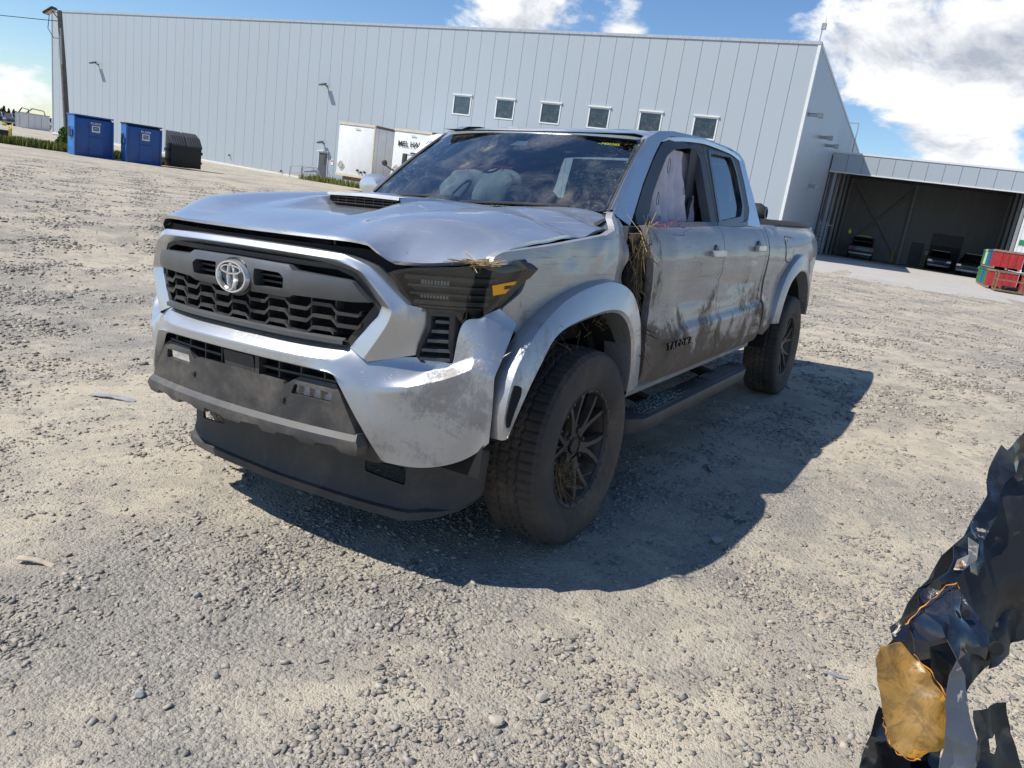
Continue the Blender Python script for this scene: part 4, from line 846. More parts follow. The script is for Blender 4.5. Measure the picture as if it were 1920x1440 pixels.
def cloth_sheet(name, x0, x1, ztop, zbot, y0, amp, s, mat, seed, nf=9):
    m = MB(); nu, nv = 60, 26; rows = []
    for j in range(nv):
        v = j/(nv-1); row = []
        for i in range(nu):
            u = i/(nu-1); x = x0+(x1-x0)*u; z = ztop(u)+(zbot(u)-ztop(u))*v
            fold = math.sin(u*nf*2*math.pi+seed+1.1*math.sin(v*3+seed))*amp*(.25+v*.9)+.5*amp*math.sin(u*23+v*4+seed)*v+.4*amp*noise2(u*5, v*4, seed)
            row.append((x+.02*math.sin(v*5+u*9), s*(y0(v)+fold), z))
        rows.append(row)
    m.loft(rows); return m.obj(name, mat, T, sharp=80)
# curtain airbags hanging inside both sides, pillow airbags over the dash on the right
ca = cloth_sheet('side_curtain_airbag', -.94, -1.62, lambda u: 1.56+.14*min(1, u*2.4), lambda u: 1.12, lambda v: .66+.08*v, .028, 1, M_clothp, .7, 5)
for (cx, cz, a) in ((-1.16, 1.60, .030), (-1.01, 1.43, .026), (-1.02, 1.30, .040), (-1.40, 1.50, .026)):
    b = MB(); b.tube([(cx+a*.55*math.cos(t)*(1-.3*math.sin(t)), .715+.06*(1.70-cz)/.5, cz+a*1.2*math.sin(t)) for t in [2*math.pi*k/20 for k in range(21)]], .0016, 5, False); b.obj('airbag_tether_loop', M_seat, ca)
b = MB(); b.loft([[(-1.36-.20*t, .73-.01*t, 1.10+.36*t), (-1.41-.20*t, .73-.01*t, 1.10+.36*t)] for t in (0, .5, 1)]); b.obj('seat_belt', M_seat, T)
b = MB(); b.loft([[(-1.53, .70, z), (-1.72, .72, z)] for z in (1.0, 1.35, 1.72)]); b.obj('pillar_trim', M_dash, T)
cr_ = cloth_sheet('side_curtain_airbag', -.78, -2.3, lambda u: 1.50+.20*min(1, u*3), lambda u: 1.10, lambda v: .60+.06*v, .022, -1, M_cloth, 2.2, 7)
def pillow(name, c, r, seed):
    m = MB(); n1, n2 = 20, 32; rows = []
    for i in range(n1+1):
        a = math.pi*i/n1; row = []
        for k in range(n2):
            t = 2*math.pi*k/n2; d = 1+.10*math.sin(3*t+seed)*math.sin(a)+.07*math.sin(7*t+2*a+seed)*math.sin(a)+.05*math.cos(5*a+t*2)
            row.append((c[0]+r[0]*d*math.sin(a)*math.cos(t), c[1]+r[1]*d*math.sin(a)*math.sin(t), c[2]+r[2]*d*math.cos(a)))
        rows.append(row)
    m.loft(rows, True); return m.obj(name, M_cloth, T, sharp=80)
pa = pillow('front_airbag', (-1.02, -.20, 1.36), (.14, .17, .17), .3); pillow('front_airbag', (-1.05, -.46, 1.34), (.16, .18, .18), 2.0)
def wsband(pts, w, mat, name, off=-.05):
    m = MB(); P = [wsf(u, v, off) for u, v in pts]; m.tube(P, w, 6); return m.obj(name, mat, pa)
wsband([(-.50, .52), (-.30, .56), (-.12, .585), (.05, .57)], .006, M_red, 'red_strap')
wsband([(-.14+.075*math.cos(t), .60+.10*math.sin(t)) for t in [2*math.pi*k/16 for k in range(17)]], .006, M_seat, 'airbag_strap')
wsband([(-.24+.045*math.cos(t), .22+.16*math.sin(t)) for t in [2*math.pi*k/16 for k in range(17)]], .007, M_seat, 'airbag_strap')
b = MB(); b.loft([[(-.97+.4*v, u*.60, 1.735-.0*v) for u in (-1, 0, 1)] for v in (0,)]+[[(-2.5, u*.60, 1.76) for u in (-1, 0, 1)]]); b.obj('headliner', M_dash, T)
# torn mirror wiring at the front of the left window
for k, col in enumerate(((.35, .04, .08), (.20, .05, .28), (.42, .12, .22), (.10, .07, .08))):
    b = MB(); rr = random.Random(k); p = Vector((-.70, .86, 1.31)); pts = [p]
    for j in range(6): p = p+Vector((rr.uniform(-.10, .07), rr.uniform(-.02, .035), rr.uniform(-.03, .035))); pts.append(p)
    b.tube(resample(pts, 20), .0014, 5); b.obj('mirror_wire', simple('wire_colour', col, .5), T)
# ---- wheels
def make_wheel():
    w = bpy.data.objects.new('wheel', None); link(w, T)
    # tyre: tread relief is modelled; y points outward
    m = MB(); nA = 264; prof = [(.250, -.112), (.275, -.128), (.320, -.137), (.360, -.134), (.388, -.124), (.402, -.108)]
    tread = np.linspace(-.098, .098, 27); prof2 = [(.402, .108), (.388, .124), (.360, .134), (.320, .137), (.275, .128), (.250, .112)]
    rows = []
    for k in range(nA):
        a = 2*math.pi*k/nA; row = []
        for (r, t) in prof: row.append((r, t))
        for i, t in enumerate(tread):
            r = .410-.10*(t/.098)**2*.06
            g = min(abs(t-.040), abs(t+.040), abs(t-.0)*1.6+.0)
            zig = .0045*math.sin(k*math.pi*2/5)
            if abs(abs(t)-.042-zig) < .0055 or abs(t-.006+zig) < .004: r -= .010
            elif abs(t) > .062:
                if k % 4 == 0: r -= .007
            elif k % 4 == (0 if t > 0 else 2): r -= .005
            row.append((r, t))
        for (r, t) in prof2: row.append((r-(.004 if (k % 4 == 0 and r > .38) else 0), t))
        rows.append([(r*math.cos(a), t, r*math.sin(a)) for r, t in row])
    m.loft(rows+[rows[0]]); m.obj('tyre', M_tyre, w, sharp=26)
    # rim
    m = MB(); m.lathe([(.225, -.10), (.222, .02), (.232, .085), (.248, .104), (.252, .112), (.246, .117), (.236, .112), (.229, .098)], 64); rim = m.obj('rim', M_rim, w)
    m = MB(); m.lathe([(.0, -.02), (.215, -.02), (.215, -.025), (.0, -.025)], 40); m.obj('brake_disc', M_under, rim)
    for k in range(6):
        a = 2*math.pi*k/6+.26; m = MB()
        def P(r, da, y): return (r*math.cos(a+da), y, r*math.sin(a+da))
        for sg in (1, -1):
            da1 = .27*sg; rows = []
            for r, da, hw, y in ((.055, .10*sg, .022, .072), (.095, .10*sg, .017, .078), (.130, .13*sg, .0135, .084), (.185, .20*sg, .0125, .092), (.236, .26*sg, .015, .098)):
                cx, cz = r*math.cos(a+da), r*math.sin(a+da); tx, tz = -math.sin(a+da), math.cos(a+da)
                rows.append([(cx+tx*hw, y-.030, cz+tz*hw), (cx+tx*hw*.7, y, cz+tz*hw*.7), (cx-tx*hw*.7, y, cz-tz*hw*.7), (cx-tx*hw, y-.030, cz-tz*hw)])
            m.loft(rows, True)
        m.obj('spoke', M_rim, rim, sharp=28)
        m = MB(); m.lathe([(0, .082), (.008, .081), (.010, .076), (.010, .06)], 8, 'y', (.070*math.cos(a+.52), 0, .070*math.sin(a+.52))); m.obj('lug_nut', M_chrome if 0 else M_rim, rim)
        for j in range(4):
            aa = a+j*2*math.pi/24; m = MB(); m.lathe([(0, .1185), (.005, .118), (.006, .110)], 6, 'y', (.240*math.cos(aa), 0, .240*math.sin(aa))); m.obj('rim_bolt', M_satin, rim)
    m = MB(); m.lathe([(0, .078), (.032, .078), (.036, .074), (.038, .05)], 24); m.obj('hub_cap', M_gloss, rim)
    m = MB(); m.lathe([(.038, .066), (.092, .064), (.098, .052), (.098, .02)], 32); m.obj('hub_face', M_rim, rim)
    return w
w0 = make_wheel(); spots = [(0.0, 1, .0), (-3.685, 1, 35), (0.0, -1, 10), (-3.685, -1, 70)]
for i, (x, s, rot) in enumerate(spots):
    o = w0 if i == 0 else copy_tree(w0, T)
    o.location = (x, s*(.842 if x == 0 else .842), .400); o.rotation_euler = (0, R(rot), R(180) if s < 0 else 0)
# ------------------------------------------------------------ ground
WM = Vector((-39.949, -47.706, 0)); WT = Vector((-.06993, .99755, 0)); WN = Vector((.99755, .06993, 0)); WANG = math.atan2(.06993, .99755)
def wall_pt(n, s, z=0.0): return WM+WN*n+WT*s+Vector((0, 0, z))
def sstep(a, b, x):
    t = max(0.0, min(1.0, (x-a)/(b-a))); return t*t*(3-2*t)
def gz(x, y):
    d = math.hypot((x+1.9)/1.25, y-.4); w = 1-sstep(4.2, 12.0, d)
    z = w*(-.01766*x+.06017*y)
    d2 = math.hypot(x-1, y-1)
    z += .010*(math.sin(x*1.9+.6*y)*math.cos(y*2.3-.4*x)+.5*math.sin(x*4.7-y*3.9))*sstep(60, 20, d2)*(.35+.65*sstep(1.5, 6, math.hypot((x+1.8)/2.6, y)))
    for off in (0.0, 1.62):          # shallow wheel ruts across the front of the yard
        q = (x-1.05-off*.8)*.80+(y-.9-off*.6)*.60+.12*math.sin((x-y)*.7); z -= .009*math.exp(-(q/.10)**2)-.004*math.exp(-((abs(q)-.17)/.05)**2)
    s = (x-WM.x)*WT.x+(y-WM.y)*WT.y; n = (x-WM.x)*WN.x+(y-WM.y)*WN.y
    z += min(.34, max(0, .0125*(4-s)))*sstep(22, 4, n)
    return z
def ground_sheet():
    tt = np.linspace(-1, 1, 281); g = 7.2*np.sinh(6.1*tt); g = g/np.sinh(6.1)*np.sinh(6.1)
    sc = 1900.0/(np.sinh(6.1)); ax = sc*np.sinh(6.1*tt)
    # denser near the camera
    ax = np.sign(tt)*(np.abs(tt)*6.0+1900*np.abs(tt)**7)
    xs = ax+0.6; ys = ax+0.9; n = len(xs)
    V = [(x, y, gz(x, y)) for x in xs for y in ys]
    F = [(i*n+j, (i+1)*n+j, (i+1)*n+j+1, i*n+j+1) for i in range(n-1) for j in range(n-1)]
    o = mesh_obj('ground', V, F, ground_mat(), None, True, 80); tag(o, kind='structure'); return o
ground_sheet()
# loose stones lying on the yard, one mass
ICO = None
def ico():
    V = np.array([(x, y, z) for x in (-1, 1) for y in (-1, 1) for z in (-1, 1)], float)*.8; Q = [(0, 1, 3, 2), (4, 6, 7, 5), (0, 4, 5, 1), (2, 3, 7, 6), (0, 2, 6, 4), (1, 5, 7, 3)]; F = np.array([t for q in Q for t in ((q[0], q[1], q[2]), (q[0], q[2], q[3]))]); return V, F
def stone_mat(name, a, b, sand=.35):
    t = NT(name); rp = t.n('ShaderNodeNewGeometry'); r = rp.outputs['Random Per Island']; P = rp.outputs['Position']
    c = t.mix(r, a, b); r2 = t.math('FRACT', t.math('MULTIPLY', r, 17.3)); c = t.mix(t.math('MULTIPLY', t.ramp(r2, .62, .95), .8), c, (.50, .435, .35)); c = t.mix(t.math('MULTIPLY', t.noise(180, 4, .6, P), sand), c, (.44, .38, .30))
    return t.done(t.bsdf(c, .9, 0, t.bump(t.noise(260, 4, .6, P), .002), Specular_IOR_Level=.25))
M_stone = stone_mat('loose_gravel', (.15, .147, .14), (.41, .38, .33))
def scatter_gravel(N, near=.55, far=8.5, power=1.65, mean=.0038, cap=.0115, seed=11, span=.78):
    V0, F0 = ico(); rng = np.random.default_rng(seed)
    cx, cy = CAM_POS.x, CAM_POS.y
    az0 = math.atan2(CAM_F.y, CAM_F.x)
    P = []; S = []
    while len(P) < N:
        k = 60000; az = az0+rng.uniform(-span, span, k); d = near+(rng.random(k)**power)*far
        x = cx+d*np.cos(az); y = cy+d*np.sin(az)
        cl = np.sin(x*2.3+y*.9)*np.cos(y*2.9-x*1.1)+.7*np.sin(x*6.1-y*4.3)*np.cos(y*5.7+x*2.0)+.5*np.sin(x*13.1+y*11)*np.cos(y*17-x*9)
        keep = rng.random(k) < np.clip(.16+.55*cl, .03, 1)
        keep &= rng.random(k) < np.clip((d-near)/3.5+(near < 2), 0, 1)
        size = np.exp(rng.normal(math.log(mean), .52, k)); size = np.clip(size, .0018, cap)*(1+.05*min(near, 1)*np.minimum(d, 9))
        for a, b, s_ in zip(x[keep], y[keep], size[keep]): P.append((a, b)); S.append(s_)
    P = np.array(P[:N]); S = np.array(S[:N])
    Z = np.array([gz(a, b) for a, b in P])
    sc = np.stack([S*rng.uniform(.8, 1.7, N), S*rng.uniform(.6, 1.1, N), S*rng.uniform(.28, .62, N)], 1)
    th = rng.uniform(0, 2*math.pi, N); ti = rng.normal(0, .55, N)
    V = V0[None]*sc[:, None]*(1+rng.uniform(-.55, .35, (N, len(V0), 3)))
    c, s_ = np.cos(ti)[:, None], np.sin(ti)[:, None]; y = V[..., 1]*c-V[..., 2]*s_; z = V[..., 1]*s_+V[..., 2]*c
    c, s_ = np.cos(th)[:, None], np.sin(th)[:, None]; X = V[..., 0]*c-y*s_; Y = V[..., 0]*s_+y*c
    out = np.stack([X+P[:, 0:1], Y+P[:, 1:2], z+(Z+sc[:, 2]*.35)[:, None]], -1).reshape(-1, 3)
    F = (F0[None]+(np.arange(N)*len(V0))[:, None, None]).reshape(-1, 3)
    me = bpy.data.meshes.new('gravel'); me.vertices.add(len(out)); me.vertices.foreach_set('co', out.astype(np.float32).ravel()); me.loops.add(F.size); me.loops.foreach_set('vertex_index', F.astype(np.int32).ravel()); me.polygons.add(len(F)); me.polygons.foreach_set('loop_start', np.arange(0, F.size, 3, dtype=np.int32)); me.update(calc_edges=True); me.validate()
    me.materials.append(M_stone); o = bpy.data.objects.new('gravel', me); link(o); tag(o, 'loose grey and tan gravel strewn over the yard' if near < 2 else 'coarser gravel over the far yard', 'gravel', kind='stuff')
scatter_gravel(85000); scatter_gravel(95000, 5.0, 30.0, 1.25, .0066, .017, 23, .70)
# ------------------------------------------------------------ warehouse
M_panel = None
def clad(name, col, rough=.45, metal=.0):
    t = NT(name); P = t.n('ShaderNodeNewGeometry').outputs['Position']; f = t.noise(.25, 4, .55, P); g = t.noise(2.5, 4, .6, t.map((1, 1, .15), src=P)); oi = t.n('ShaderNodeObjectInfo').outputs['Random']
    c = t.mix(t.math('MULTIPLY', f, .6), tuple(x*.96 for x in col), tuple(min(1, x*1.04) for x in col)); c = t.mix(t.math('MULTIPLY', t.ramp(g, .45, .8), .22), c, (.40, .40, .38)); c = t.mix(t.math('MULTIPLY', oi, .10), c, tuple(x*.85 for x in col))
    return t.done(t.bsdf(c, rough, metal))
M_clad = clad('grey_white_cladding', (.385, .435, .475)); M_cladside = clad('grey_side_cladding', (.44, .48, .52)); M_trim = simple('white_trim', (.70, .71, .70), .5, 0, .04)
M_joint = simple('panel_joint', (.20, .21, .22), .8); M_conc = simple('foundation_concrete', (.42, .40, .37), .9, 0, .15, 3, .004, 30); M_wglass = glass('window_glass_dark', (.34, .37, .39), .9, .20)
M_room = simple('room_behind_window', (.34, .35, .36), .9); M_lamp = simple('lamp_black', (.03, .03, .03), .5); M_dkdoor = simple('dark_grey_door', (.085, .09, .095), .5); M_galv = simple('galvanised_steel', (.38, .39, .40), .45, .6)
B = empty('warehouse', WM, WANG); tag(B, 'long grey panel-clad warehouse with a row of six small windows', 'building')
S0, S1, HT = -29.0, 39.55, 11.52; PW = 1.07
WIN = [(16.45+3.39*k, 17.90+3.39*k) for k in range(6)]; WZ0, WZ1 = 5.90, 7.18
def rects(s0, s1, holes):
    out = [(s0, s1, 0.0, HT)]
    for (a, b_) in holes:
        nx = []
        for (p, q, z0, z1) in out:
            if b_ <= p or a >= q or WZ1 <= z0 or WZ0 >= z1: nx.append((p, q, z0, z1)); continue
            if a > p: nx.append((p, a, z0, z1))
            if b_ < q: nx.append((b_, q, z0, z1))
            p2, q2 = max(p, a), min(q, b_); nx.append((p2, q2, z0, WZ0)); nx.append((p2, q2, WZ1, z1))
        out = nx
    return out
shared = None; s = S0
while s < S1-.3:
    e = min(s+PW, S1); hs = [w for w in WIN if w[1] > s and w[0] < e]
    if not hs and abs(e-s-PW) < 1e-6:
        if shared is None:
            q = MB(); q.box(-.08, 0, .011, PW-.011, -.1, HT-.12); o = q.obj('wall_panel', M_clad, B, bevel=.0); shared = o.data
        else:
            o = bpy.data.objects.new('wall_panel', shared); link(o, B)
        o.location = (0, s, 0)
    else:
        q = MB()
        for (p, r_, z0, z1) in rects(s+.011, e-.011, hs): q.box(-.08, 0, p, r_, z0-(.1 if z0 == 0 else 0), z1-(.12 if z1 == HT else 0))
        q.obj('wall_panel', M_clad, B, smooth=False)
    s = e
q = MB()
for (p, r_, z0, z1) in rects(S0+.05, S1-.05, WIN): q.box(-.14, -.09, p, r_, z0-.4, z1-.15)
q.obj('wall_backing', M_joint, B, smooth=False)
q = MB(); q.box(-.30, .05, S0-.05, S1+.06, HT-.16, HT); q.obj('roof_edge_trim', simple('roof_edge_grey', (.42, .44, .46), .4, .2), B, smooth=False)
q = MB(); q.box(-.2, .03, S1-.12, S1+.035, -.2, HT-.17); q.obj('corner_trim', M_trim, B, smooth=False)
q = MB(); q.box(-.2, .03, S0-.03, S0+.10, -.2, HT-.17); q.obj('corner_trim', simple('dark_corner', (.30, .31, .33), .5), B, smooth=False)
def base_z(s): return max(-.15, .29-.0145*(s+20.1))
q = MB(); q.loft([[(.05, a, base_z(a)+.16), (.05, a, base_z(a))] for a in np.linspace(S0, S1, 30)]); q.loft([[(-.02, a, base_z(a)+.165), (.05, a, base_z(a)+.16)] for a in np.linspace(S0, S1, 30)]); q.obj('base_flashing', M_trim, B)
q = MB(); q.box(-.12, .02, S0, S1, -.6, .30); q.obj('foundation', M_conc, B, smooth=False)
for i in range(35):
    n0 = -i*PW; z1 = HT-.15+.045*(n0-PW/2)
    q = MB(); q.box(n0-PW+.010, n0-.010-(.20 if i == 0 else 0), S1-.08, S1, -.3, z1); q.obj('side_wall_panel', M_cladside, B, smooth=False)
q = MB(); q.box(-37.4, -.3, S1-.14, S1-.09, -.3, 9.5); q.obj('side_wall_backing', M_joint, B, smooth=False)
q = MB(); q.add([(-.3, S1+.04, HT-.16), (-37.5, S1+.04, HT-.16-1.68), (-37.5, S1+.04, HT-1.68), (-.3, S1+.04, HT), (-.3, S1-.3, HT-.16), (-37.5, S1-.3, HT-.16-1.68), (-37.5, S1-.3, HT-1.68), (-.3, S1-.3, HT)], [(0, 1, 2, 3), (4, 7, 6, 5), (0, 3, 7, 4), (1, 5, 6, 2), (3, 2, 6, 7), (0, 4, 5, 1)]); q.obj('roof_edge_trim', M_trim, B, smooth=False)
q = MB(); q.add([(-.29, S0, HT-.06), (-.29, S1-.29, HT-.06), (-37.4, S1-.29, HT-1.74), (-37.4, S0, HT-1.74)], [(0, 1, 2, 3)]); q.obj('roof', M_cladside, B, smooth=False)
q = MB(); q.add([(-.3, S0+.02, -.3), (-.3, S0+.02, HT-.2), (-37.4, S0+.02, HT-1.9), (-37.4, S0+.02, -.3)], [(0, 1, 2, 3)]); q.add([(-37.4, S0, -.3), (-37.4, S0, HT-1.9), (-37.4, S1-.1, HT-1.9), (-37.4, S1-.1, -.3)], [(0, 1, 2, 3)]); q.obj('rear_wall', M_cladside, B, smooth=False)
win0 = None
for (a, b_) in WIN:
    w_ = bpy.data.objects.new('window', None); link(w_, B); w_.location = (0, a, WZ0); W_, H_ = b_-a, WZ1-WZ0
    if win0 is None:
        q = MB(); q.box(-.06, .03, 0, .08, 0, H_); q.box(-.06, .03, W_-.08, W_, 0, H_); q.box(-.06, .03, .08, W_-.08, 0, .08); q.box(-.06, .03, .08, W_-.08, H_-.08, H_); f_ = q.obj('window_frame', M_trim, w_, smooth=False).data
        q = MB(); q.box(-.02, .09, -.05, W_+.05, H_, H_+.08); h_ = q.obj('window_hood', M_trim, w_, smooth=False).data
        q = MB(); q.add([(-.03, .08, .08), (-.03, W_-.08, .08), (-.03, W_-.08, H_-.08), (-.03, .08, H_-.08)], [(0, 1, 2, 3)]); g_ = q.obj('window_pane', M_wglass, w_, smooth=False).data
        q = MB(); q.box(-.75, -.10, .02, W_-.02, .02, H_-.02); q.F = q.F[:1]+q.F[2:]; r_ = q.obj('room', M_room, w_, smooth=False).data; win0 = (f_, h_, g_, r_)
    else:
        for nm, d in zip(('window_frame', 'window_hood', 'window_pane', 'room'), win0): o = bpy.data.objects.new(nm, d); link(o, w_)
def wall_lamp(s, z, k=1.0):
    q = MB(); q.box(0, .10*k, s-.06*k, s+.06*k, z-.05*k, z+.05*k); q.bar((.10*k, s, z), (.45*k, s, z+.12*k), .06*k); q.add([(.30*k, s-.22*k, z+.20*k), (.75*k, s-.22*k, z+.02*k), (.75*k, s+.22*k, z+.02*k), (.30*k, s+.22*k, z+.20*k), (.30*k, s-.22*k, z+.10*k), (.75*k, s-.22*k, z-.08*k), (.75*k, s+.22*k, z-.08*k), (.30*k, s+.22*k, z+.10*k)], [(0, 1, 2, 3), (7, 6, 5, 4), (0, 4, 5, 1), (1, 5, 6, 2), (2, 6, 7, 3), (3, 7, 4, 0)]); return q.obj('wall_lamp', M_lamp, B, smooth=False)
wall_lamp(-22.1, 7.1, 1.0); wall_lamp(5.05, 7.0, .9); wall_lamp(5.15, 2.85, .8)
q = MB(); q.tube([(.0, -4.86, .95), (.12, -4.86, .93), (.14, -4.86, .85)], .05, 8); q.obj('wall_tap', M_lamp, B)
q = MB(); q.tube([(.0, 1.0, .35), (.12, 1.0, .33), (.14, 1.0, .25)], .05, 8); q.obj('wall_tap', M_lamp, B)
dr = bpy.data.objects.new('door', None); link(dr, B)
q = MB(); q.box(.0, .05, 4.75, 5.70, .05, 2.22); q.obj('door_frame', M_trim, dr, smooth=False); q = MB(); q.box(.05, .08, 4.82, 5.63, .05, 2.14); q.obj('door_leaf', M_dkdoor, dr, smooth=False); q = MB(); q.box(.081, .09, 5.40, 5.52, 1.25, 1.95); q.obj('door_window', M_lamp, dr, smooth=False); q = MB(); q.box(.0, .20, 4.70, 5.78, 2.24, 2.30); q.obj('door_canopy', M_trim, dr, smooth=False)
q = MB(); q.box(.0, .02, 6.0, 6.25, 1.35, 1.75); q.obj('door_sign', M_white, B, smooth=False); q = MB(); q.box(.021, .024, 6.03, 6.22, 1.58, 1.70); q.obj('sign_print', simple('red_print', (.6, .08, .06), .6), B, smooth=False)
for (nn, z) in ((-1.0, 7.9), (-7.6, 7.5), (-11.6, 7.45), (-7.8, 4.45)):
    q = MB(); k = .55 if z > 5 else .4; q.tube([(nn, S1, z), (nn, S1+k, z)], .10, 10); q.box(nn-.16, nn+.16, S1+k, S1+k+.30, z-.13, z+.13); q.obj('wall_vent', M_galv, B, smooth=False)
q = MB()
for ds in (-.2, .2): q.bar((-27.9+ds, S1+.25, 6.9), (-27.9+ds, S1+.25, 11.2), .05)
for k in range(14): q.bar((-28.1, S1+.25, 7.1+.28*k), (-27.7, S1+.25, 7.1+.28*k), .03)
q.bar((-28.1, S1+.25, 11.2), (-28.1, S1-.5, 11.2), .05); q.bar((-27.7, S1+.25, 11.2), (-27.7, S1-.5, 11.2), .05); q.obj('roof_ladder', M_galv, B, smooth=False)
q = MB(); q.tube([(-.6, S1-.2, HT), (-.6, S1-.2, HT+.75)], .03, 8); q.box(-.72, -.48, S1-.26, S1-.02, HT+.75, HT+1.05); q.tube([(-.6, S1-.1, HT+1.05), (-.6, S1-.1, HT+1.35)], .012, 6); q.obj('roof_antenna', M_galv, B)
# steel steps and landing at the side door
st = empty('metal_steps', wall_pt(0, 5.2, 0), WANG); tag(st, 'grey metal landing and steps with tube railings at the warehouse door', 'steps')
q = MB(); q.box(.1, 1.4, -.75, .75, -.05, .02); q.obj('landing', M_galv, st, smooth=False)
for k in range(2):
    q = MB(); q.box(.15, 1.35, -1.05-.3*k, -.77-.3*k, -.22-.17*k, -.18-.17*k); q.obj('step', M_galv, st, smooth=False)
for (ya, yb, x) in ((-2.0, -.75, 1.35), (-2.0, -.75, .15), (-.75, .75, 1.38)):
    q = MB(); za = -.2 if ya < -1.5 else 0
    for f in (1.0, .5): q.tube([(x, ya, za+f), (x, yb, f)], .03, 6)
    q.tube([(x, ya, za-.4), (x, ya, za+1.0)], .03, 6); q.tube([(x, yb, -.4), (x, yb, 1.0)], .03, 6); q.obj('railing', M_galv, st)
q = MB(); q.tube([(1.38, .75, 1.0), (1.38, 1.5, -.2)], .03, 6); q.tube([(.3, .75, 1.0), (.3, 1.5, -.2)], .03, 6); q.obj('railing', M_galv, st)
# ------------------------------------------------------------ open shed on the right
K = empty('open_shed', wall_pt(-16.6, 39.6), WANG); tag(K, 'open-fronted grey shed attached to the right of the warehouse, dark inside', 'building')
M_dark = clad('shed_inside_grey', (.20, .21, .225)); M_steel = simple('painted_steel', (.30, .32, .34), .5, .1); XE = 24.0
for i in range(22):
    q = MB(); q.box(-.08, 0, .03+1.07*i+.012, .03+1.07*(i+1)-.012, 6.24, 7.52); q.obj('fascia_panel', M_clad, K, smooth=False)
q = MB(); q.box(-.14, -.09, .03, 23.5, 6.26, 7.5); q.obj('fascia_backing', M_joint, K, smooth=False)
q = MB(); q.box(-.2, .04, .02, 23.6, 7.53, 7.66); q.obj('roof_edge_trim', M_trim, K, smooth=False); q = MB(); q.box(-.2, .04, .02, 23.6, 6.14, 6.23); q.obj('fascia_trim', M_trim, K, smooth=False)
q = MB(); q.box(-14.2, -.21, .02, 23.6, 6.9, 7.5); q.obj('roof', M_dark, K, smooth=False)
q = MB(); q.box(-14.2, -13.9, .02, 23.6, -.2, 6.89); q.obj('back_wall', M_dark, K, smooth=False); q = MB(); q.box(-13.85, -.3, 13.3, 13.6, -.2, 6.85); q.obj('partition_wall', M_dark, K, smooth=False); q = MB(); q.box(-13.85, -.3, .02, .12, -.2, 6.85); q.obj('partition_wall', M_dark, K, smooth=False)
for (x, y) in ((-13.6, 5.9), (-.5, .45), (-3.6, .45), (-7.5, .45), (-11, .45), (-.6, 12.9), (-5, 13.0), (-9, 13.0), (-13.6, .6), (-13.6, 13.0)):
    q = MB(); q.box(x-.14, x+.14, y-.10, y+.10, -.2, 6.85); q.obj('column', M_steel, K, smooth=False)
for (a, b_) in (((-13.5, 1.2, 6.2), (-13.5, 5.6, .6)), ((-13.5, 5.6, 6.2), (-13.5, 1.2, .6))):
    q = MB(); q.tube([a, b_], .06, 6); q.obj('wind_brace', M_steel, K)
q = MB(); q.box(-13.88, -13.80, 6.65, 7.65, 0, 2.05); q.obj('door', simple('dark_door', (.07, .072, .075), .5), K, smooth=False); q = MB(); q.box(-13.88, -13.84, 7.85, 8.15, 1.1, 1.5); q.obj('door_sign', M_white, K, smooth=False)
ru = MB(); ru.box(-13.88, -13.84, 8.1, 10.5, 0, 3.05); rud = ru.obj('roller_door', simple('roller_dark', (.045, .045, .048), .6), K, smooth=False)
for k in range(5):
    q = MB(); q.box(-13.84, -13.80, 8.15, 10.45, 2.05+.2*k, 2.23+.2*k); q.obj('door_slat', simple('roller_slat', (.10, .10, .105), .5), rud, smooth=False)
for k in range(7):
    q = MB(); q.box(-.10, 0, 13.0+1.05*k+.01, 13.0+1.05*(k+1)-.01, -.2, 6.13); q.obj('wall_panel', M_trim, K, smooth=False)
    for j in range(4):
        q = MB(); q.box(0, .02, 13.06+1.05*k+.26*j, 13.14+1.05*k+.26*j, 0, 6.1); q.obj('panel_rib', M_trim, K, smooth=False)
q = MB(); q.box(.025, .045, 13.15, 16.5, 2.75, 3.10); q.obj('sign_board', simple('green_sign', (.03, .22, .12), .5), K, smooth=False)
q = MB()
for k in range(2): q.bar((.6, -.0+.5*k+.3, -.1), (.6, .3+.5*k, 2.6), .05)
for k in range(8): q.bar((.6, .3, .3+.3*k), (.6, .8, .3+.3*k), .04)
q.bar((.6, .3, 2.6), (-1.0, .3, 3.4), .05); q.bar((.6, .8, 2.6), (-1.0, .8, 3.4), .05); q.bar((-.4, .2, 2.3), (-.4, 1.2, 2.3), .06); q.obj('steel_ladder', M_galv, K, smooth=False)
# concrete apron
def apron():
    t = NT('apron_concrete'); P = t.n('ShaderNodeNewGeometry').outputs['Position']; c = t.mix(t.noise(.5, 6, .6, P), (.37, .345, .31), (.52, .48, .42)); c = t.mix(t.math('MULTIPLY', t.ramp(t.noise(30, 4, .6, P), .5, .7), .25), c, (.30, .28, .25)); m_ = t.done(t.bsdf(c, .85, 0, t.bump(t.noise(60, 4, .6, P), .004)))
    rng = random.Random(4); ed = []
    for k in range(41): s = 40.0+k*.8; ed.append((14.2+.6*math.sin(k*.9)+.4*rng.random()-.10*(s-40), s))
    V = [tuple(wall_pt(n_, s, gz(*wall_pt(n_, s).xy)+.006)) for n_, s in ed]+[tuple(wall_pt(n_, s, gz(*wall_pt(n_, s).xy)+.008)) for n_, s in [(2.0, e[1]) for e in ed]]+[tuple(wall_pt(-31.0, e[1], .012)) for e in ed]; n = len(ed)
    F = [(i, i+1, n+i+1, n+i) for i in range(n-1)]+[(n+i, n+i+1, 2*n+i+1, 2*n+i) for i in range(n-1)]
    o = mesh_obj('concrete_apron', V, F, m_, None, False); tag(o, kind='structure')
apron()
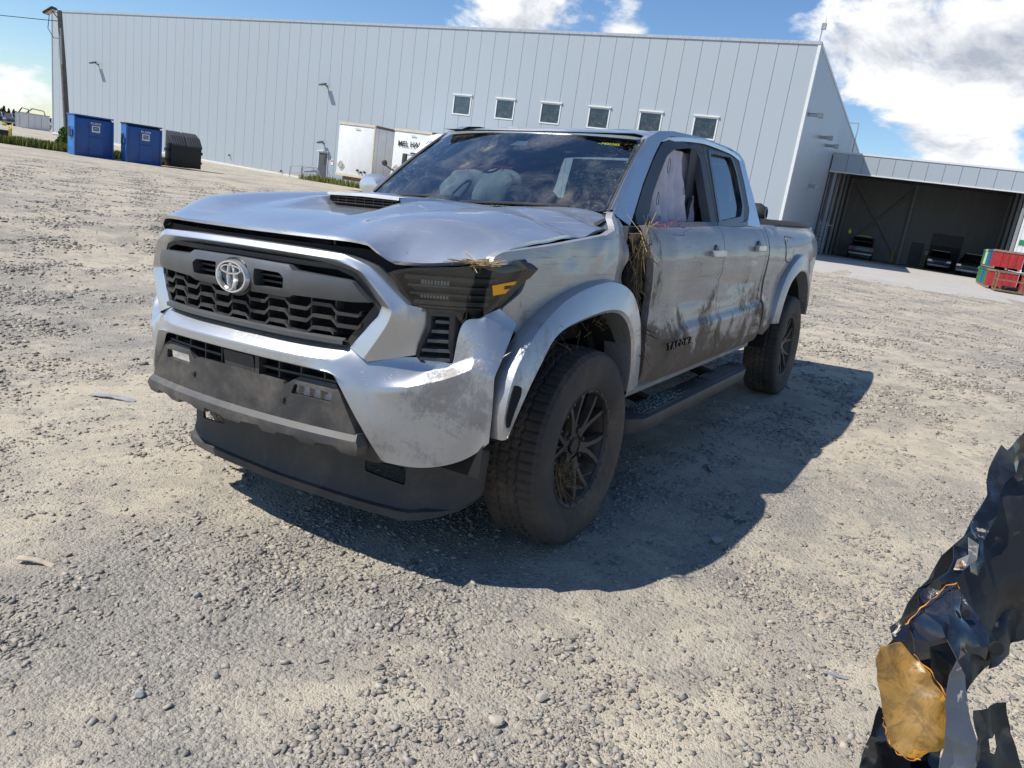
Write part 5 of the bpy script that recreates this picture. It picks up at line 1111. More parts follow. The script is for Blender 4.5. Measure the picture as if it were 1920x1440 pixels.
# ------------------------------------------------------------ vehicles (background)
M_tyre2 = simple('tyre_black', (.02, .02, .02), .85); M_rim2 = simple('alloy_grey', (.35, .35, .36), .35, .7); M_cglass = glass('car_glass', (.06, .065, .07), .9, .1); M_redlamp = simple('red_lamp', (.45, .02, .02), .3); M_whitelamp = simple('clear_lamp', (.8, .8, .8), .2, .3)
def carpaint(c, nm='car_paint'): return simple(nm, c, .28, .25, .03, 5, Coat_Weight=.6)
def car(name, loc, rz, col, label, group=None, kind='sedan', L=4.6, Wd=1.8, H=1.5):
    o = empty(name, loc, rz); tag(o, label, 'car' if kind != 'pickup' else 'pickup truck', group); h = Wd/2; pt = carpaint(col)
    if kind == 'pickup': prof = [(L/2, .45), (L/2-.02, .85), (L/2-.15, 1.02), (.95, 1.12), (-.85, 1.12), (-.9, 1.05), (-L/2, 1.05), (-L/2, .5)]; cab = [(1.0, 1.10), (.35, H), (-.65, H), (-.9, 1.10)]
    elif kind == 'suv': prof = [(L/2, .40), (L/2, .80), (L/2-.15, .98), (.95, 1.08), (-L/2+.15, 1.08), (-L/2, .9), (-L/2, .42)]; cab = [(1.0, 1.06), (.30, H), (-L/2+.45, H), (-L/2+.15, 1.06)]
    else: prof = [(L/2, .35), (L/2, .62), (L/2-.2, .78), (.9, .92), (-1.2, .95), (-L/2+.05, .90), (-L/2, .40)]; cab = [(.95, .90), (.15, H), (-.85, H), (-1.55, .93)]
    q = MB(); q.prism([(x, z) for x, z in prof], lambda x, z: (x, h*(1-.04*(z > .9)), z), lambda x, z: (x, -h*(1-.04*(z > .9)), z)); q.obj('body', pt, o, bevel=.05)
    q = MB(); q.loft([[(x, sg*(h*.93-(z-1.0)*.28), z) for x, z in cab] for sg in (1, -1)], True)
    q.F.append((0, 1, 2, 3)); q.F.append((7, 6, 5, 4)); cg = q.obj('cabin_glass', M_cglass, o, smooth=False)
    zr = cab[1][1]; q = MB(); q.box(cab[2][0]-.03, cab[1][0]+.03, -(h*.93-(zr-1)*.28)-.01, h*.93-(zr-1)*.28+.01, zr-.04, zr+.03)
    for sg in (1, -1):
        for (p, r_) in ((0, 1), (3, 2)): q.bar((cab[p][0], sg*(h*.93-(cab[p][1]-1)*.28+.005), cab[p][1]), (cab[r_][0], sg*(h*.93-(cab[r_][1]-1)*.28+.005), cab[r_][1]), .07)
        xm = (cab[1][0]+cab[2][0])/2-.1; q.bar((xm, sg*(h*.93-(cab[0][1]-1)*.28+.005), cab[0][1]), (xm, sg*(h*.93-(zr-1)*.28+.005), zr), .08)
    q.obj('roof', pt, o, smooth=False)
    for x in (L*.30, -L*.30):
        for sg in (1, -1):
            q = MB(); q.lathe([(.20, -.09), (.33, -.09), (.34, 0), (.33, .09), (.20, .09)], 20, 'y', (x, sg*(h-.07), .34)); wh = q.obj('wheel', M_tyre2, o); q = MB(); q.lathe([(0, .07), (.20, .08)], 16, 'y', (x, sg*(h-.07), .34)); q.V = [(v[0], v[1] if sg > 0 else -2*0+2*sg*(h-.07)-v[1], v[2]) for v in q.V]; q.obj('rim', M_rim2, wh)
    for sg in (1, -1):
        q = MB(); q.box(L/2-.06, L/2+.015, sg*(h-.20)-.15, sg*(h-.20)+.15, prof[1][1]-.10, prof[1][1]+.04); q.obj('headlight', M_whitelamp, o, smooth=False)
        q = MB(); q.box(-L/2-.015, -L/2+.06, sg*(h-.14)-.08, sg*(h-.14)+.08, .72, .98 if kind != 'sedan' else .86); q.obj('tail_lamp', M_redlamp, o, smooth=False)
    q = MB(); q.box(L/2-.03, L/2+.012, -h*.45, h*.45, .50, .72); q.obj('grille', M_lamp, o, smooth=False)
    q = MB(); q.box(L/2-.1, L/2+.05, -h*.92, h*.92, .32, .47); q.box(-L/2-.08, -L/2+.1, -h*.92, h*.92, .38, .52); q.obj('bumper', M_galv, o, bevel=.02)
    return o
def wp(n, s): p = wall_pt(n, s); return (p.x, p.y, .02)
# service pickup under the shed roof, seen from behind
pk = car('service_pickup', wp(-25.2, 42.6), WANG+R(183), (.05, .052, .055), 'dusty service pickup with rooftop light bar parked under the open shed', None, 'pickup', 5.4, 1.95, 1.85)
q = MB(); q.bar((-.95, -.85, 1.05), (-.95, -.85, 1.80), .06); q.bar((-.95, .85, 1.05), (-.95, .85, 1.80), .06); q.bar((-.95, -.85, 1.80), (-.95, .85, 1.80), .06); q.bar((-.95, -.85, 1.45), (-.95, .85, 1.45), .05); q.obj('headache_rack', M_lamp, pk, smooth=False)
q = MB(); q.box(-.3, -.1, -.5, .5, 1.88, 1.96); q.obj('light_bar', simple('amber_bar', (.7, .3, .03), .4), pk, smooth=False)
q = MB(); q.tube([(-2.2, .95, 1.0), (-2.5, 1.15, 2.2)], .015, 6); q.obj('flag_pole', M_lamp, pk); q = MB(); q.add([(-2.5, 1.15, 2.35), (-2.48, 1.02, 2.1), (-2.46, 1.14, 1.85), (-2.5, 1.27, 2.1)], [(0, 1, 2, 3)]); q.add([(-2.52, 1.15, 2.35), (-2.50, 1.02, 2.1), (-2.48, 1.14, 1.85), (-2.52, 1.27, 2.1)], [(3, 2, 1, 0)]); q.obj('safety_flag', simple('flag_yellow', (.75, .68, .05), .7), pk, smooth=False)
car('parked_suv', wp(-24.0, 50.9), WANG+R(-8), (.018, .018, .020), 'black vehicle with bright headlight inside the shed beside the crates', None, 'suv', 4.7, 1.85, 1.7)
car('shadowed_car', wp(-28.2, 48.6), WANG+R(0), (.10, .10, .105), 'dim grey car parked before the roller door in the shed', None, 'suv', 4.5, 1.8, 1.6)
# yellow bollard-like guards on the shed floor
for k, (n_, s_) in enumerate(((-28.8, 45.0), (-29.2, 47.55))):
    b = MB(); p = wp(n_, s_); b.tube([(p[0], p[1], 0), (p[0], p[1], 1.0), (p[0], p[1], 1.06)], [.09, .09, .04], 10); o = b.obj('bollard', simple('bollard_yellow', (.60, .42, .03), .6)); tag(o, ('yellow bollard at the left of the shed door' if k == 0 else 'yellow bollard between the shed door and roller door'), 'bollard', 'bollards in the shed')
# semi-trailers at the dock
M_twhite = simple('trailer_white', (.74, .75, .75), .4, 0, .04, 2); M_tside = simple('trailer_side_grey', (.62, .64, .66), .4, .2, .05, 2); M_rust = simple('rusty_brown', (.19, .12, .07), .8, 0, .3, 6); M_tan = simple('cream_trim', (.60, .54, .42), .6, 0, .1)
def trailer(s0, s1, nf, z0, z1, label, words):
    o = empty('semi_trailer', wall_pt(nf, s0), WANG); tag(o, label, 'trailer', 'white trailers at the warehouse dock'); w = s1-s0; L = nf-.4
    q = MB(); q.box(-L, 0, 0, w, z0, z1); q.obj('box_body', M_twhite, o, bevel=.03)
    q = MB(); q.box(-L, -.02, w+.001, w+.012, z0+.12, z1-.14); q.obj('side_skin', M_tside, o, smooth=False)
    for k in range(9):
        q = MB(); x = -.4-k*(L-.6)/9; q.box(x-.03, x+.03, w+.0125, w+.03, z0+.12, z1-.14); q.obj('side_post', M_tside, o, smooth=False)
    q = MB(); q.box(-.05, .04, -.02, w+.02, z1-.12, z1+.02); q.obj('top_rail', M_tan, o, smooth=False); q = MB(); q.box(-.05, .04, -.02, w+.02, z0-.02, z0+.13); q.box(-.06, .03, w-.06, w+.03, z0, z1); q.obj('corner_post', M_tan, o, smooth=False); q = MB(); q.box(-L, -.1, w-.02, w+.035, z1-.13, z1+.02); q.box(-L, -.1, w-.02, w+.035, z0-.05, z0+.12); q.obj('side_rail', M_rust, o, smooth=False)
    q = MB(); q.box(-L, -.3, .3, w-.3, z0-.25, z0-.03); q.obj('undercarriage', M_rust, o, smooth=False)
    for x in (-2.2, -2.6):
        q = MB(); q.box(x-.06, x+.06, .5, .62, 0, z0-.2); q.box(x-.06, x+.06, w-.62, w-.5, 0, z0-.2); q.obj('landing_leg', M_lamp, o, smooth=False)
    for sg in (.35, w-.35):
        q = MB(); q.lathe([(.2, -.14), (.48, -.14), (.5, 0), (.48, .14), (.2, .14)], 20, 'y', (-L+1.2, sg, .5)); q.obj('wheel', M_tyre2, o)
    # diamond placard frame and air-line couplings
    q = MB(); cy, cz, r_ = .36, z0+.62, .24
    for a in range(4): q.bar((.05, cy+r_*math.cos(a*math.pi/2), cz+r_*math.sin(a*math.pi/2)), (.05, cy+r_*math.cos((a+1)*math.pi/2), cz+r_*math.sin((a+1)*math.pi/2)), .035)
    q.box(.041, .048, cy-.12, cy+.12, cz-.12, cz+.12, None); q.obj('placard_holder', simple('placard_grey', (.42, .38, .33), .6), o, smooth=False)
    for k, (yy, zz) in enumerate(((w*.62, z0+.42), (w*.72, z0+.33), (w*.82, z0+.37))):
        q = MB(); q.lathe([(0, .10), (.06, .10), (.075, .0)], 10, 'x', (.02, yy, zz)); q.obj('coupling', M_lamp, o)
    q = MB(); q.box(.041, .05, w*.46, w*.60, z1-.34, z1-.28); q.obj('marker_lamp', M_tan, o, smooth=False)
    for (txt, y, z, sz, sp) in words:
        text3d('lettering', txt, sz, simple('print_black', (.03, .03, .035), .6), o, Matrix(((0, 0, 1, .046), (1, 0, 0, y), (0, 1, 0, z), (0, 0, 0, 1))), .002, True, 'LEFT')
    return o
trailer(13.55, 16.35, 8.0, .84, 4.02, 'plain white semi-trailer nose with a grey side, left of the lettered trailer', [])
trailer(18.20, 20.85, 8.5, 1.05, 3.97, 'white semi-trailer reading MEL HALL behind the windshield', [('MEL HALL', .34, 3.02, .43, 1), ('S', 1.0, 1.85, .32, 1)])
# white highway tractor
tk = empty('highway_tractor', wall_pt(14.0, 23.4), WANG); tag(tk, 'white highway tractor with tall roof fairing beyond the pickup hood', 'truck')
q = MB(); q.prism([(-3.2, 1.0), (-3.2, 3.65), (-2.2, 3.72), (-1.2, 3.45), (-.45, 2.62), (-.35, 2.48), (-.1, 1.75), (-.1, 1.0)], lambda x, z: (x, .0, z), lambda x, z: (x, 2.4, z)); q.obj('cab', M_twhite, tk, bevel=.08)
q = MB(); q.prism([(-.1, .8), (-.1, 1.72), (.9, 1.62), (1.75, 1.45), (1.9, 1.2), (1.9, .7)], lambda x, z: (x, .25, z), lambda x, z: (x, 2.15, z)); q.obj('hood', M_twhite, tk, bevel=.10)
q = MB(); q.add([(-.335, .14, 2.46), (-.335, 2.26, 2.46), (-.075, 2.26, 1.78), (-.075, .14, 1.78)], [(0, 1, 2, 3)]); q.obj('windshield', M_cglass, tk, smooth=False)
q = MB(); q.box(-1.05, -.42, -.012, -.004, 1.7, 2.42); q.obj('side_window', M_cglass, tk, smooth=False)
q = MB(); q.box(-.42, -.12, -.02, 2.42, 2.46, 2.54); q.obj('sun_visor', M_lamp, tk, smooth=False)
for y in (-.42, 2.62):
    q = MB(); q.box(-.30, -.16, y-.13, y+.13, 1.68, 2.46); q.obj('mirror', M_lamp, tk, bevel=.05); q = MB(); q.bar((-.25, y, 2.40), (-.25, .1 if y < 0 else 2.3, 2.42), .04); q.obj('mirror_arm', M_lamp, tk)
    q = MB(); yy = .18 if y < 0 else 2.2; ye = -.62 if y < 0 else 3.0; q.tube([(1.1, yy, 1.45), (1.15, (yy+ye)/2, 1.62), (1.15, ye, 1.78)], .035, 6); q.lathe([(0, .08), (.12, .05), (.15, -.05), (0, -.08)], 12, 'x', (1.12, ye, 1.84)); q.obj('fender_mirror', M_lamp, tk)
    for x in (1.1, -2.4, -3.6):
        q = MB(); q.lathe([(.2, -.15), (.48, -.15), (.5, 0), (.48, .15), (.2, .15)], 20, 'y', (x, .25 if y < 0 else 2.15, .5)); q.obj('wheel', M_tyre2, tk)
q = MB(); q.box(1.86, 1.93, .7, 1.7, .75, 1.3); q.obj('grille', M_chrome, tk, smooth=False); q = MB(); q.box(1.7, 2.05, 0, 2.4, .35, .72); q.obj('bumper', M_chrome, tk, bevel=.03)
q = MB(); q.bar((-4.5, 1.2, .7), (1.6, 1.2, .7), .9, .25); q.obj('frame', M_lamp, tk, smooth=False)
mx = Matrix(((0, -.72, .69, -.93), (1, 0, 0, .35), (0, .69, .72, 3.16), (0, 0, 0, 1))); text3d('lettering', 'JKC', .40, simple('print_blue', (.05, .10, .45), .5), tk, mx, .004, True, 'LEFT')
# ------------------------------------------------------------ dumpsters, pole, bushes, far yard
M_blue = plastic('dumpster_blue', (.012, .080, .29), .42, .40, (.10, .085, .08), 1.6, .25); M_blue2 = simple('dumpster_blue_faded', (.03, .16, .46), .5, .1, .2, 2.5); M_drust = simple('dumpster_rust', (.12, .07, .05), .8); M_blk2 = simple('dumpster_black', (.010, .010, .011), .6); M_lid = simple('lid_dark', (.025, .026, .028), .55)
def gpt(x, y): return (x, y, gz(x, y))
def lbl_plate(o, y, z, x, w):
    q = MB(); q.box(x, x+.01, y-w/2, y+w/2, z-.19, z+.13); q.obj('notice_plate', M_white, o, smooth=False); q = MB(); q.box(x+.011, x+.014, y-w*.36, y+w*.36, z-.12, z+.09); p_ = q.obj('notice_print', simple('notice_blue', (.04, .10, .20), .6), o, smooth=False)
    for k in range(2): q = MB(); q.box(x+.0145, x+.016, y-w*.26, y+w*.26, z-.06+.07*k, z-.045+.07*k); q.obj('notice_line', M_white, p_, smooth=False)
    text3d('stencil', 'FIL.30/20', .13, M_white, o, Matrix(((0, 0, 1, x+.006), (1, 0, 0, y), (0, 1, 0, z+.20), (0, 0, 0, 1))), .002, True)
def dumpster(loc, az, w, d, h, label, tilt):
    o = empty('dumpster', loc, az); tag(o, label, 'dumpster', 'blue dumpsters beside the warehouse')
    q = MB(); q.prism([(0, 0), (0, h-.12), (-.25, h), (-d, h), (-d, 0)], lambda x, z: (x, -w/2, z), lambda x, z: (x, w/2, z)); q.obj('bin_body', M_blue, o, bevel=.015)
    q = MB(); q.prism([(-.02, .02), (-.02, h-.14), (-.26, h-.02), (-d+.02, h-.02), (-d+.02, .02)], lambda x, z: (x, -w/2-.004, z), lambda x, z: (x, -w/2-.012, z)); q.obj('side_plate', M_blue2, o, smooth=False)
    q = MB(); q.box(-d-.03, .05, -w/2-.05, w/2+.05, h-.02, h+.05); q.obj('lid', M_lid if tilt else M_blue, o, bevel=.01)
    q = MB(); q.box(.0, .035, -w*.14, w*.23, .12, h-.22); fd_ = q.obj('access_door', M_blue, o, smooth=False)
    q = MB(); q.box(.036, .045, -w*.14, w*.23, h*.50, h*.50+.03); q.obj('door_seam', M_lid, fd_, smooth=False)
    for z in (.35, h-.55): q = MB(); q.box(.02, .06, -w*.14-.06, -w*.14+.04, z, z+.06); q.obj('hinge', M_drust, fd_, smooth=False)
    for y in (-w/2-.02, w/2+.02): q = MB(); q.box(-.05, .04, y-.04, y+.04, 0, h-.1); q.obj('corner_post', M_blue, o, smooth=False)
    for y in (-w/2-.09, w/2+.02): q = MB(); q.box(-d*.75, -d*.25, y, y+.07, h*.48, h*.62); q.obj('fork_pocket', M_blue2 if y < 0 else M_drust, o, smooth=False)
    q = MB(); q.box(-d*.62, -d*.38, -w/2-.12, -w/2-.10, h*.45, h*.70); q.obj('fork_opening', M_lid, o, smooth=False)
    lbl_plate(o, w*.04, h-.55, .037, w*.22)
    return o
dumpster(gpt(-20.25, -38.35), R(77), 1.75, 1.3, 2.0, 'blue steel dumpster standing against the utility pole', False)
dumpster(gpt(-22.1, -36.9), R(73), 1.65, 1.2, 1.95, 'blue steel dumpster with a warped black lid, middle of the three bins', True)
o = empty('dumpster', gpt(-24.2, -36.3), R(71)); tag(o, 'black dumpster with a sloped ribbed plastic lid', 'dumpster')
q = MB(); q.prism([(0, .08), (.04, 1.25), (-.45, 1.62), (-1.15, 1.85), (-1.2, .08)], lambda x, z: (x, -.80, z), lambda x, z: (x, .80, z)); q.obj('bin_body', M_blk2, o, bevel=.02)
for k in range(2):
    ld = MB(); ya, yb = -.82+.82*k, -.02+.84*k; ld.prism([(.12, 1.16), (.12, 1.24), (-.40, 1.70), (-1.15, 1.93), (-1.15, 1.87), (-.42, 1.63)], lambda x, z: (x, ya+.01, z), lambda x, z: (x, yb-.01, z)); l_ = ld.obj('lid', M_lid, o, bevel=.01)
    for j in range(6):
        q = MB(); y = ya+.07+j*.125; q.prism([(.09, 1.25), (.09, 1.28), (-.39, 1.73), (-1.1, 1.955), (-1.1, 1.93), (-.40, 1.705)], lambda x, z: (x, y, z), lambda x, z: (x, y+.05, z)); q.obj('lid_rib', simple('lid_rib_grey', (.06, .062, .065), .5), l_, smooth=False)
for y in (-.86, .86): q = MB(); q.box(-.9, -.15, y-.06, y+.06, .85, 1.0); q.box(-.9, -.2, y-.06, y+.06, .35, .45); q.obj('fork_pocket', M_blk2, o, smooth=False)
# utility pole with floodlight and service wire
M_wood = simple('weathered_pole', (.16, .14, .12), .9, 0, .25, 8)
pb = gpt(-21.9, -43.9); pd = 43.0
po = empty('utility_pole', pb); tag(po, 'weathered utility pole with a floodlight, in front of the warehouse corner', 'pole')
PH = 7.45
q = MB(); q.tube([(0, 0, -.3), (.12, -.19, 4), (.238, -.377, PH)], [.17, .15, .12], 12); q.obj('pole_shaft', M_wood, po)
lr = Vector((-CAM_R.x, -CAM_R.y, 0)).normalized(); lf = Vector((CAM_F.x, CAM_F.y, 0)).normalized()
q = MB(); c0 = Vector((.238, -.377, PH-.10))+lr*.32-lf*.15; q.bar(Vector((.238, -.377, PH-.5)), c0, .05); q.obj('lamp_arm', M_lamp, po)
q = MB(); a_ = c0+lr*.55+Vector((0, 0, .10)); Mz = Matrix.Translation(c0+lr*.12) @ Matrix(((lr.x, lf.x, 0, 0), (lr.y, lf.y, 0, 0), (0, 0, 1, 0), (0, 0, 0, 1))) @ Matrix.Rotation(R(35), 4, 'Y'); q.box(-.32, .32, -.24, .24, -.06, .06, Mz); fl_ = q.obj('floodlight', M_lamp, po, bevel=.02); q = MB(); q.box(-.26, .26, -.18, .18, -.075, -.062, Mz); q.obj('floodlight_lens', simple('lamp_lens_tan', (.55, .48, .30), .3), fl_, smooth=False)
q = MB(); q.box(.08, .24, -.52, -.32, PH-2.5, PH-1.55); q.obj('meter_box', M_galv, po, smooth=False); q = MB(); q.tube([(.24, -.16, PH-2.8), (.28, -.22, PH-.9)], .045, 8); q.obj('conduit', M_galv, po)
q = MB(); pts = []
for k in range(25): t_ = k/24; pts.append(Vector((.238, -.377, PH-.55))+lr*(18*t_)+Vector((0, 0, -.8*math.sin(math.pi*min(1, t_))*.35-.02*t_)))
q.tube(pts, .022, 5); q.obj('service_wire', M_lamp, po); q = MB(); q.tube([Vector((.238, -.377, PH-.55))+lr*.55+Vector((0, 0, .4)), Vector((.238, -.377, PH-1.0))+lr*.65, Vector((.238, -.377, PH-1.45))+lr*.35, Vector((.238, -.377, PH-1.45))], .02, 5); q.obj('service_wire', M_lamp, po)
# foliage
def leaf_mat(name, a, b):
    t = NT(name); r = t.n('ShaderNodeNewGeometry').outputs['Random Per Island']; c = t.mix(r, a, b); d = t.n('ShaderNodeBsdfDiffuse'); t.L(c, d.inputs['Color']); tl = t.n('ShaderNodeBsdfTranslucent'); t.L(c, tl.inputs['Color']); m_ = t.n('ShaderNodeMixShader'); m_.inputs[0].default_value = .3; t.L(d.outputs[0], m_.inputs[1]); t.L(tl.outputs[0], m_.inputs[2]); return t.done(m_)
M_leaf = leaf_mat('bush_leaves', (.045, .085, .02), (.13, .19, .05)); M_grass = leaf_mat('long_grass', (.07, .11, .025), (.26, .27, .09)); M_needle = leaf_mat('tree_leaves', (.018, .035, .014), (.055, .085, .03))
def leaves(name, n, fpos, size, mat, parent, upright=0.0, seed=1):
    rng = np.random.default_rng(seed); V = []; F = []
    for k in range(n):
        p = Vector(fpos(rng)); s_ = size*rng.uniform(.6, 1.4); a = rng.uniform(0, 6.28)
        if upright: d = Vector((math.cos(a)*rng.uniform(.05, .45), math.sin(a)*rng.uniform(.05, .45), 1)).normalized()*s_*upright; w_ = Vector((-math.sin(a), math.cos(a), 0))*s_*.10
        else: d = Vector(rng.normal(0, 1, 3)).normalized()*s_; w_ = d.cross(Vector(rng.normal(0, 1, 3))).normalized()*s_*.45
        b_ = len(V); V += [p-w_, p+w_, p+d*.6+w_*.7, p+d, p+d*.6-w_*.7]; F.append((b_, b_+1, b_+2, b_+3, b_+4))
    return mesh_obj(name, V, F, mat, parent, False)
bu = empty('bush', gpt(-21.3, -42.3)); tag(bu, 'green leafy bush left of the blue dumpster by the pole', 'bush')
leaves('crown', 900, lambda r: (lambda a, h, q: (math.cos(a)*q*(1.0-.35*h), math.sin(a)*q*(1.0-.35*h), .08+h*1.15))(r.uniform(0, 6.28), r.random(), .95*r.random()**.5), .17, M_leaf, bu)
q = MB()
for k in range(7): a = k*.9; q.tube([(0, 0, -.05), (.25*math.cos(a), .25*math.sin(a), .5), (.5*math.cos(a), .5*math.sin(a), .95)], [.025, .018, .008], 5)
q.obj('stem', M_wood, bu)
def grasspos(r):
    u = r.random()
    if u < .62: # strip from the left frame edge to the dumpsters
        t_ = r.random(); p = Vector((-15.5, -46.0, 0)).lerp(Vector((-21.3, -39.5, 0)), t_)+Vector((-.55, -.83, 0))*abs(r.normal(0, 1.3))
    elif u < .86:
        t_ = r.random(); p = Vector((-21.2, -38.4, 0)).lerp(Vector((-25.0, -37.2, 0)), t_)+Vector((-.48, -.87, 0))*r.uniform(.9, 2.6)
    else:
        w_ = wall_pt(.5+r.random()*1.8, 5.0+r.random()*8.0); p = Vector((w_.x, w_.y, 0))
    return (p.x, p.y, gz(p.x, p.y))
g_ = leaves('grass', 9000, grasspos, .30, M_grass, None, 1.3, 5); tag(g_, 'rough green grass along the edge of the yard', 'grass', kind='stuff')
# far yard: sheds, cars, trees, yellow machine
M_shedw = simple('shed_white', (.68, .69, .69), .5, 0, .05, 1)
def far(px, depth):   # a place on the far ground
    d = dirpx(*px); k = depth/d.dot(CAM_F); p = CAM_POS+d*k; return p
for i, (px, dep, w_, lab) in enumerate((((44, 247), 96, 1.7, 'small white storage container, leftmost of the far pair'), ((66, 250), 92, 3.0, 'small white storage container beside the white pickup'))):
    p = far(px, dep); o = empty('storage_container', (p.x, p.y, gz(p.x, p.y)), R(62)); tag(o, lab, 'container', 'white containers in the far yard'); q = MB(); q.box(-2.8, 0, -w_/2, w_/2, 0, 1.75); q.obj('container_body', M_shedw, o, smooth=False); q = MB(); q.box(-2.85, .05, -w_/2-.04, w_/2+.04, 1.75, 1.83); q.obj('roof', M_galv, o, smooth=False)
    for yy in (-w_*.22, w_*.22): q = MB(); q.box(0, .03, yy-w_*.19, yy+w_*.19, .1, 1.6); dd = q.obj('door', M_trim, o, smooth=False); q = MB(); q.box(.031, .06, yy-.02, yy+.02, .2, 1.5); q.obj('lock_bar', M_galv, dd, smooth=False)
    q = MB()
    for k in range(4): q.tube([(-.5-.5*k, -w_*.3, 1.83), (-.4-.5*k, -w_*.1, 2.4), (-.6-.4*k, w_*.3, 2.3), (-.6-.5*k, w_*.35, 1.83)], .05, 5)
    q.obj('roof_rack', M_lamp, o)
p = far((91, 249), 118); car('parked_pickup', (p.x, p.y, gz(p.x, p.y)), R(40), (.70, .71, .72), 'white pickup at the far end of the warehouse', None, 'pickup', 5.4, 1.9, 1.75)
for k, (x, y, c_, lab) in enumerate(((4, 243, (.03, .03, .035), 'dark car at the left frame edge in the far row'), (14, 244, (.55, .56, .57), 'silver car second in the far row'), (24, 245.5, (.10, .11, .13), 'grey car third in the far row'), (33, 246.5, (.45, .46, .48), 'pale car at the right end of the far row'), (-8, 242, (.30, .05, .05), 'red car just outside the left edge'))):
    if x < 0: continue
    p = far((x, y), 98); car('far_car', (p.x, p.y, gz(p.x, p.y)), R(60+25*(k % 2)), c_, lab, 'cars parked in the far yard', 'sedan' if k % 2 else 'suv', 4.5, 1.8, 1.5)
def tree(px, dep, h, w_, lab, kind, seed):
    p = far(px, dep); o = empty('tree', (p.x, p.y, gz(p.x, p.y)-.2)); tag(o, lab, 'tree', 'trees at the far edge of the yard'); rng = random.Random(seed)
    q = MB(); q.tube([(0, 0, 0), (.1, .1, h*.5), (0, .1, h*.95)], [.22, .14, .03], 7)
    for j in range(7): a = rng.uniform(0, 6.28); z = h*rng.uniform(.3, .8); l_ = w_*.35; q.tube([(0, 0, z), (l_*math.cos(a), l_*math.sin(a), z+l_*.4)], [.06, .02], 5)
    q.obj('trunk', M_wood, o)
    if kind == 'fir': f = lambda r: (lambda z, a, q_: (math.cos(a)*q_*w_*.5*(1.02-z)*(.75+.35*math.sin(z*40)), math.sin(a)*q_*w_*.5*(1.02-z)*(.75+.35*math.sin(z*40)), h*(.12+.88*z)))(r.random()**1.2, r.uniform(0, 6.28), r.random()**.4)
    else:
        cl = [(rng.uniform(-.35, .35)*w_, rng.uniform(-.35, .35)*w_, h*rng.uniform(.4, .9), w_*rng.uniform(.16, .3)) for _ in range(9)]
        def f(r):
            c_ = cl[r.integers(0, 9)]; v = r.normal(0, 1, 3); v = v/np.linalg.norm(v)*c_[3]*r.random()**.35; return (c_[0]+v[0], c_[1]+v[1], c_[2]+v[2]*.8)
    leaves('crown', 700, f, .42, M_needle, o, 0, seed)
for k, (x, h, w_, kind, lab) in enumerate(((-6, 6.2, 5, 'broad', 'broad dark tree at the left frame edge'), (3, 5.0, 4, 'broad', 'low broad tree next to the frame edge'), (8, 7.4, 2.6, 'fir', 'tallest pointed fir of the far tree line'), (17, 6.4, 2.8, 'fir', 'pointed fir in the middle of the far tree line'), (26, 6.2, 3.0, 'fir', 'pointed fir right of the middle in the tree line'), (34, 5.6, 4.2, 'broad', 'round tree near the right of the far tree line'), (41, 4.6, 3.6, 'broad', 'small round tree beside the white containers'), (12, 4.2, 4.5, 'broad', 'low bushy tree in front of the firs'))):
    tree((x, 219+.147*x), 330, h*.72, w_*1.1, lab, kind, 20+k)
ym = far((3, 270), 40.0); o = empty('yellow_forks', (ym.x, ym.y, gz(ym.x, ym.y)), R(61)); tag(o, 'yellow machine attachment at the left edge on the grass', 'machinery')
M_yel = simple('machine_yellow', (.62, .42, .03), .5)
q = MB(); q.prism([(0, 0), (-.9, 0), (-.9, 1.0), (-.35, .8)], lambda x, z: (x, .30, z), lambda x, z: (x, .42, z)); q.prism([(0, 0), (-.9, 0), (-.9, 1.0), (-.35, .8)], lambda x, z: (x, -.75, z), lambda x, z: (x, -.63, z)); q.obj('frame_plate', M_yel, o, smooth=False); q = MB(); q.box(-.8, -.7, -.7, .4, .25, .7); q.obj('carriage', M_lamp, o, smooth=False); q = MB(); q.lathe([(0, -.1), (.2, -.1), (.2, .1), (0, .1)], 14, 'y', (-.2, .2, .2)); q.obj('roller', M_lamp, o); q = MB(); q.lathe([(0, -.06), (.09, -.06), (.12, .06), (0, .10)], 12, 'z', (-.6, .1, .98)); q.obj('beacon', simple('beacon_yellow', (.8, .6, .02), .4), o)
# ------------------------------------------------------------ crates by the shed
cols = {'red': simple('crate_red', (.36, .022, .025), .55, 0, .2), 'green': simple('crate_green', (.025, .20, .07), .55, 0, .2), 'blue': simple('crate_blue', (.03, .09, .32), .55, 0, .2), 'grey': simple('crate_grey', (.20, .23, .22), .6, 0, .15), 'pale': simple('crate_pale', (.50, .55, .54), .6, 0, .15)}
M_pallet = simple('pallet_wood', (.26, .20, .14), .9, 0, .2)
def crate(n0, s0, z0, w_, d, h, col, label):
    o = empty('crate', wall_pt(n0, s0, z0), WANG); tag(o, label, 'crate', 'plastic crates stacked by the shed'); m_ = cols[col]; t_ = .05
    q = MB(); q.box(-d, 0, 0, t_, .12, h); q.box(-d, 0, w_-t_, w_, .12, h); q.box(-t_, 0, t_, w_-t_, .12, h); q.box(-d, -d+t_, t_, w_-t_, .12, h); q.box(-d+t_, -t_, t_, w_-t_, .12, .17); q.obj('crate_wall', m_, o, smooth=False)
    q = MB(); q.box(-d-.02, .025, -.025, 0-.001, h-.1, h); q.box(.001, .03, -.02, w_+.02, h-.1, h); q.obj('rim', M_pallet if col == 'red' else m_, o, smooth=False)
    for y in (.03, w_*.5-.05, w_-.13): q = MB(); q.box(-d, 0, y, y+.1, 0, .119); q.obj('skid', M_pallet, o, smooth=False)
    for k in range(1, 4): q = MB(); q.box(0, .02, w_*k/4-.02, w_*k/4+.02, .14, h-.12); q.obj('rib', m_, o, smooth=False)
    for k in range(1, 3): q = MB(); q.box(-d*k/3-.02, -d*k/3+.02, -.02, 0, .14, h-.12); q.obj('rib', m_, o, smooth=False)
    return o
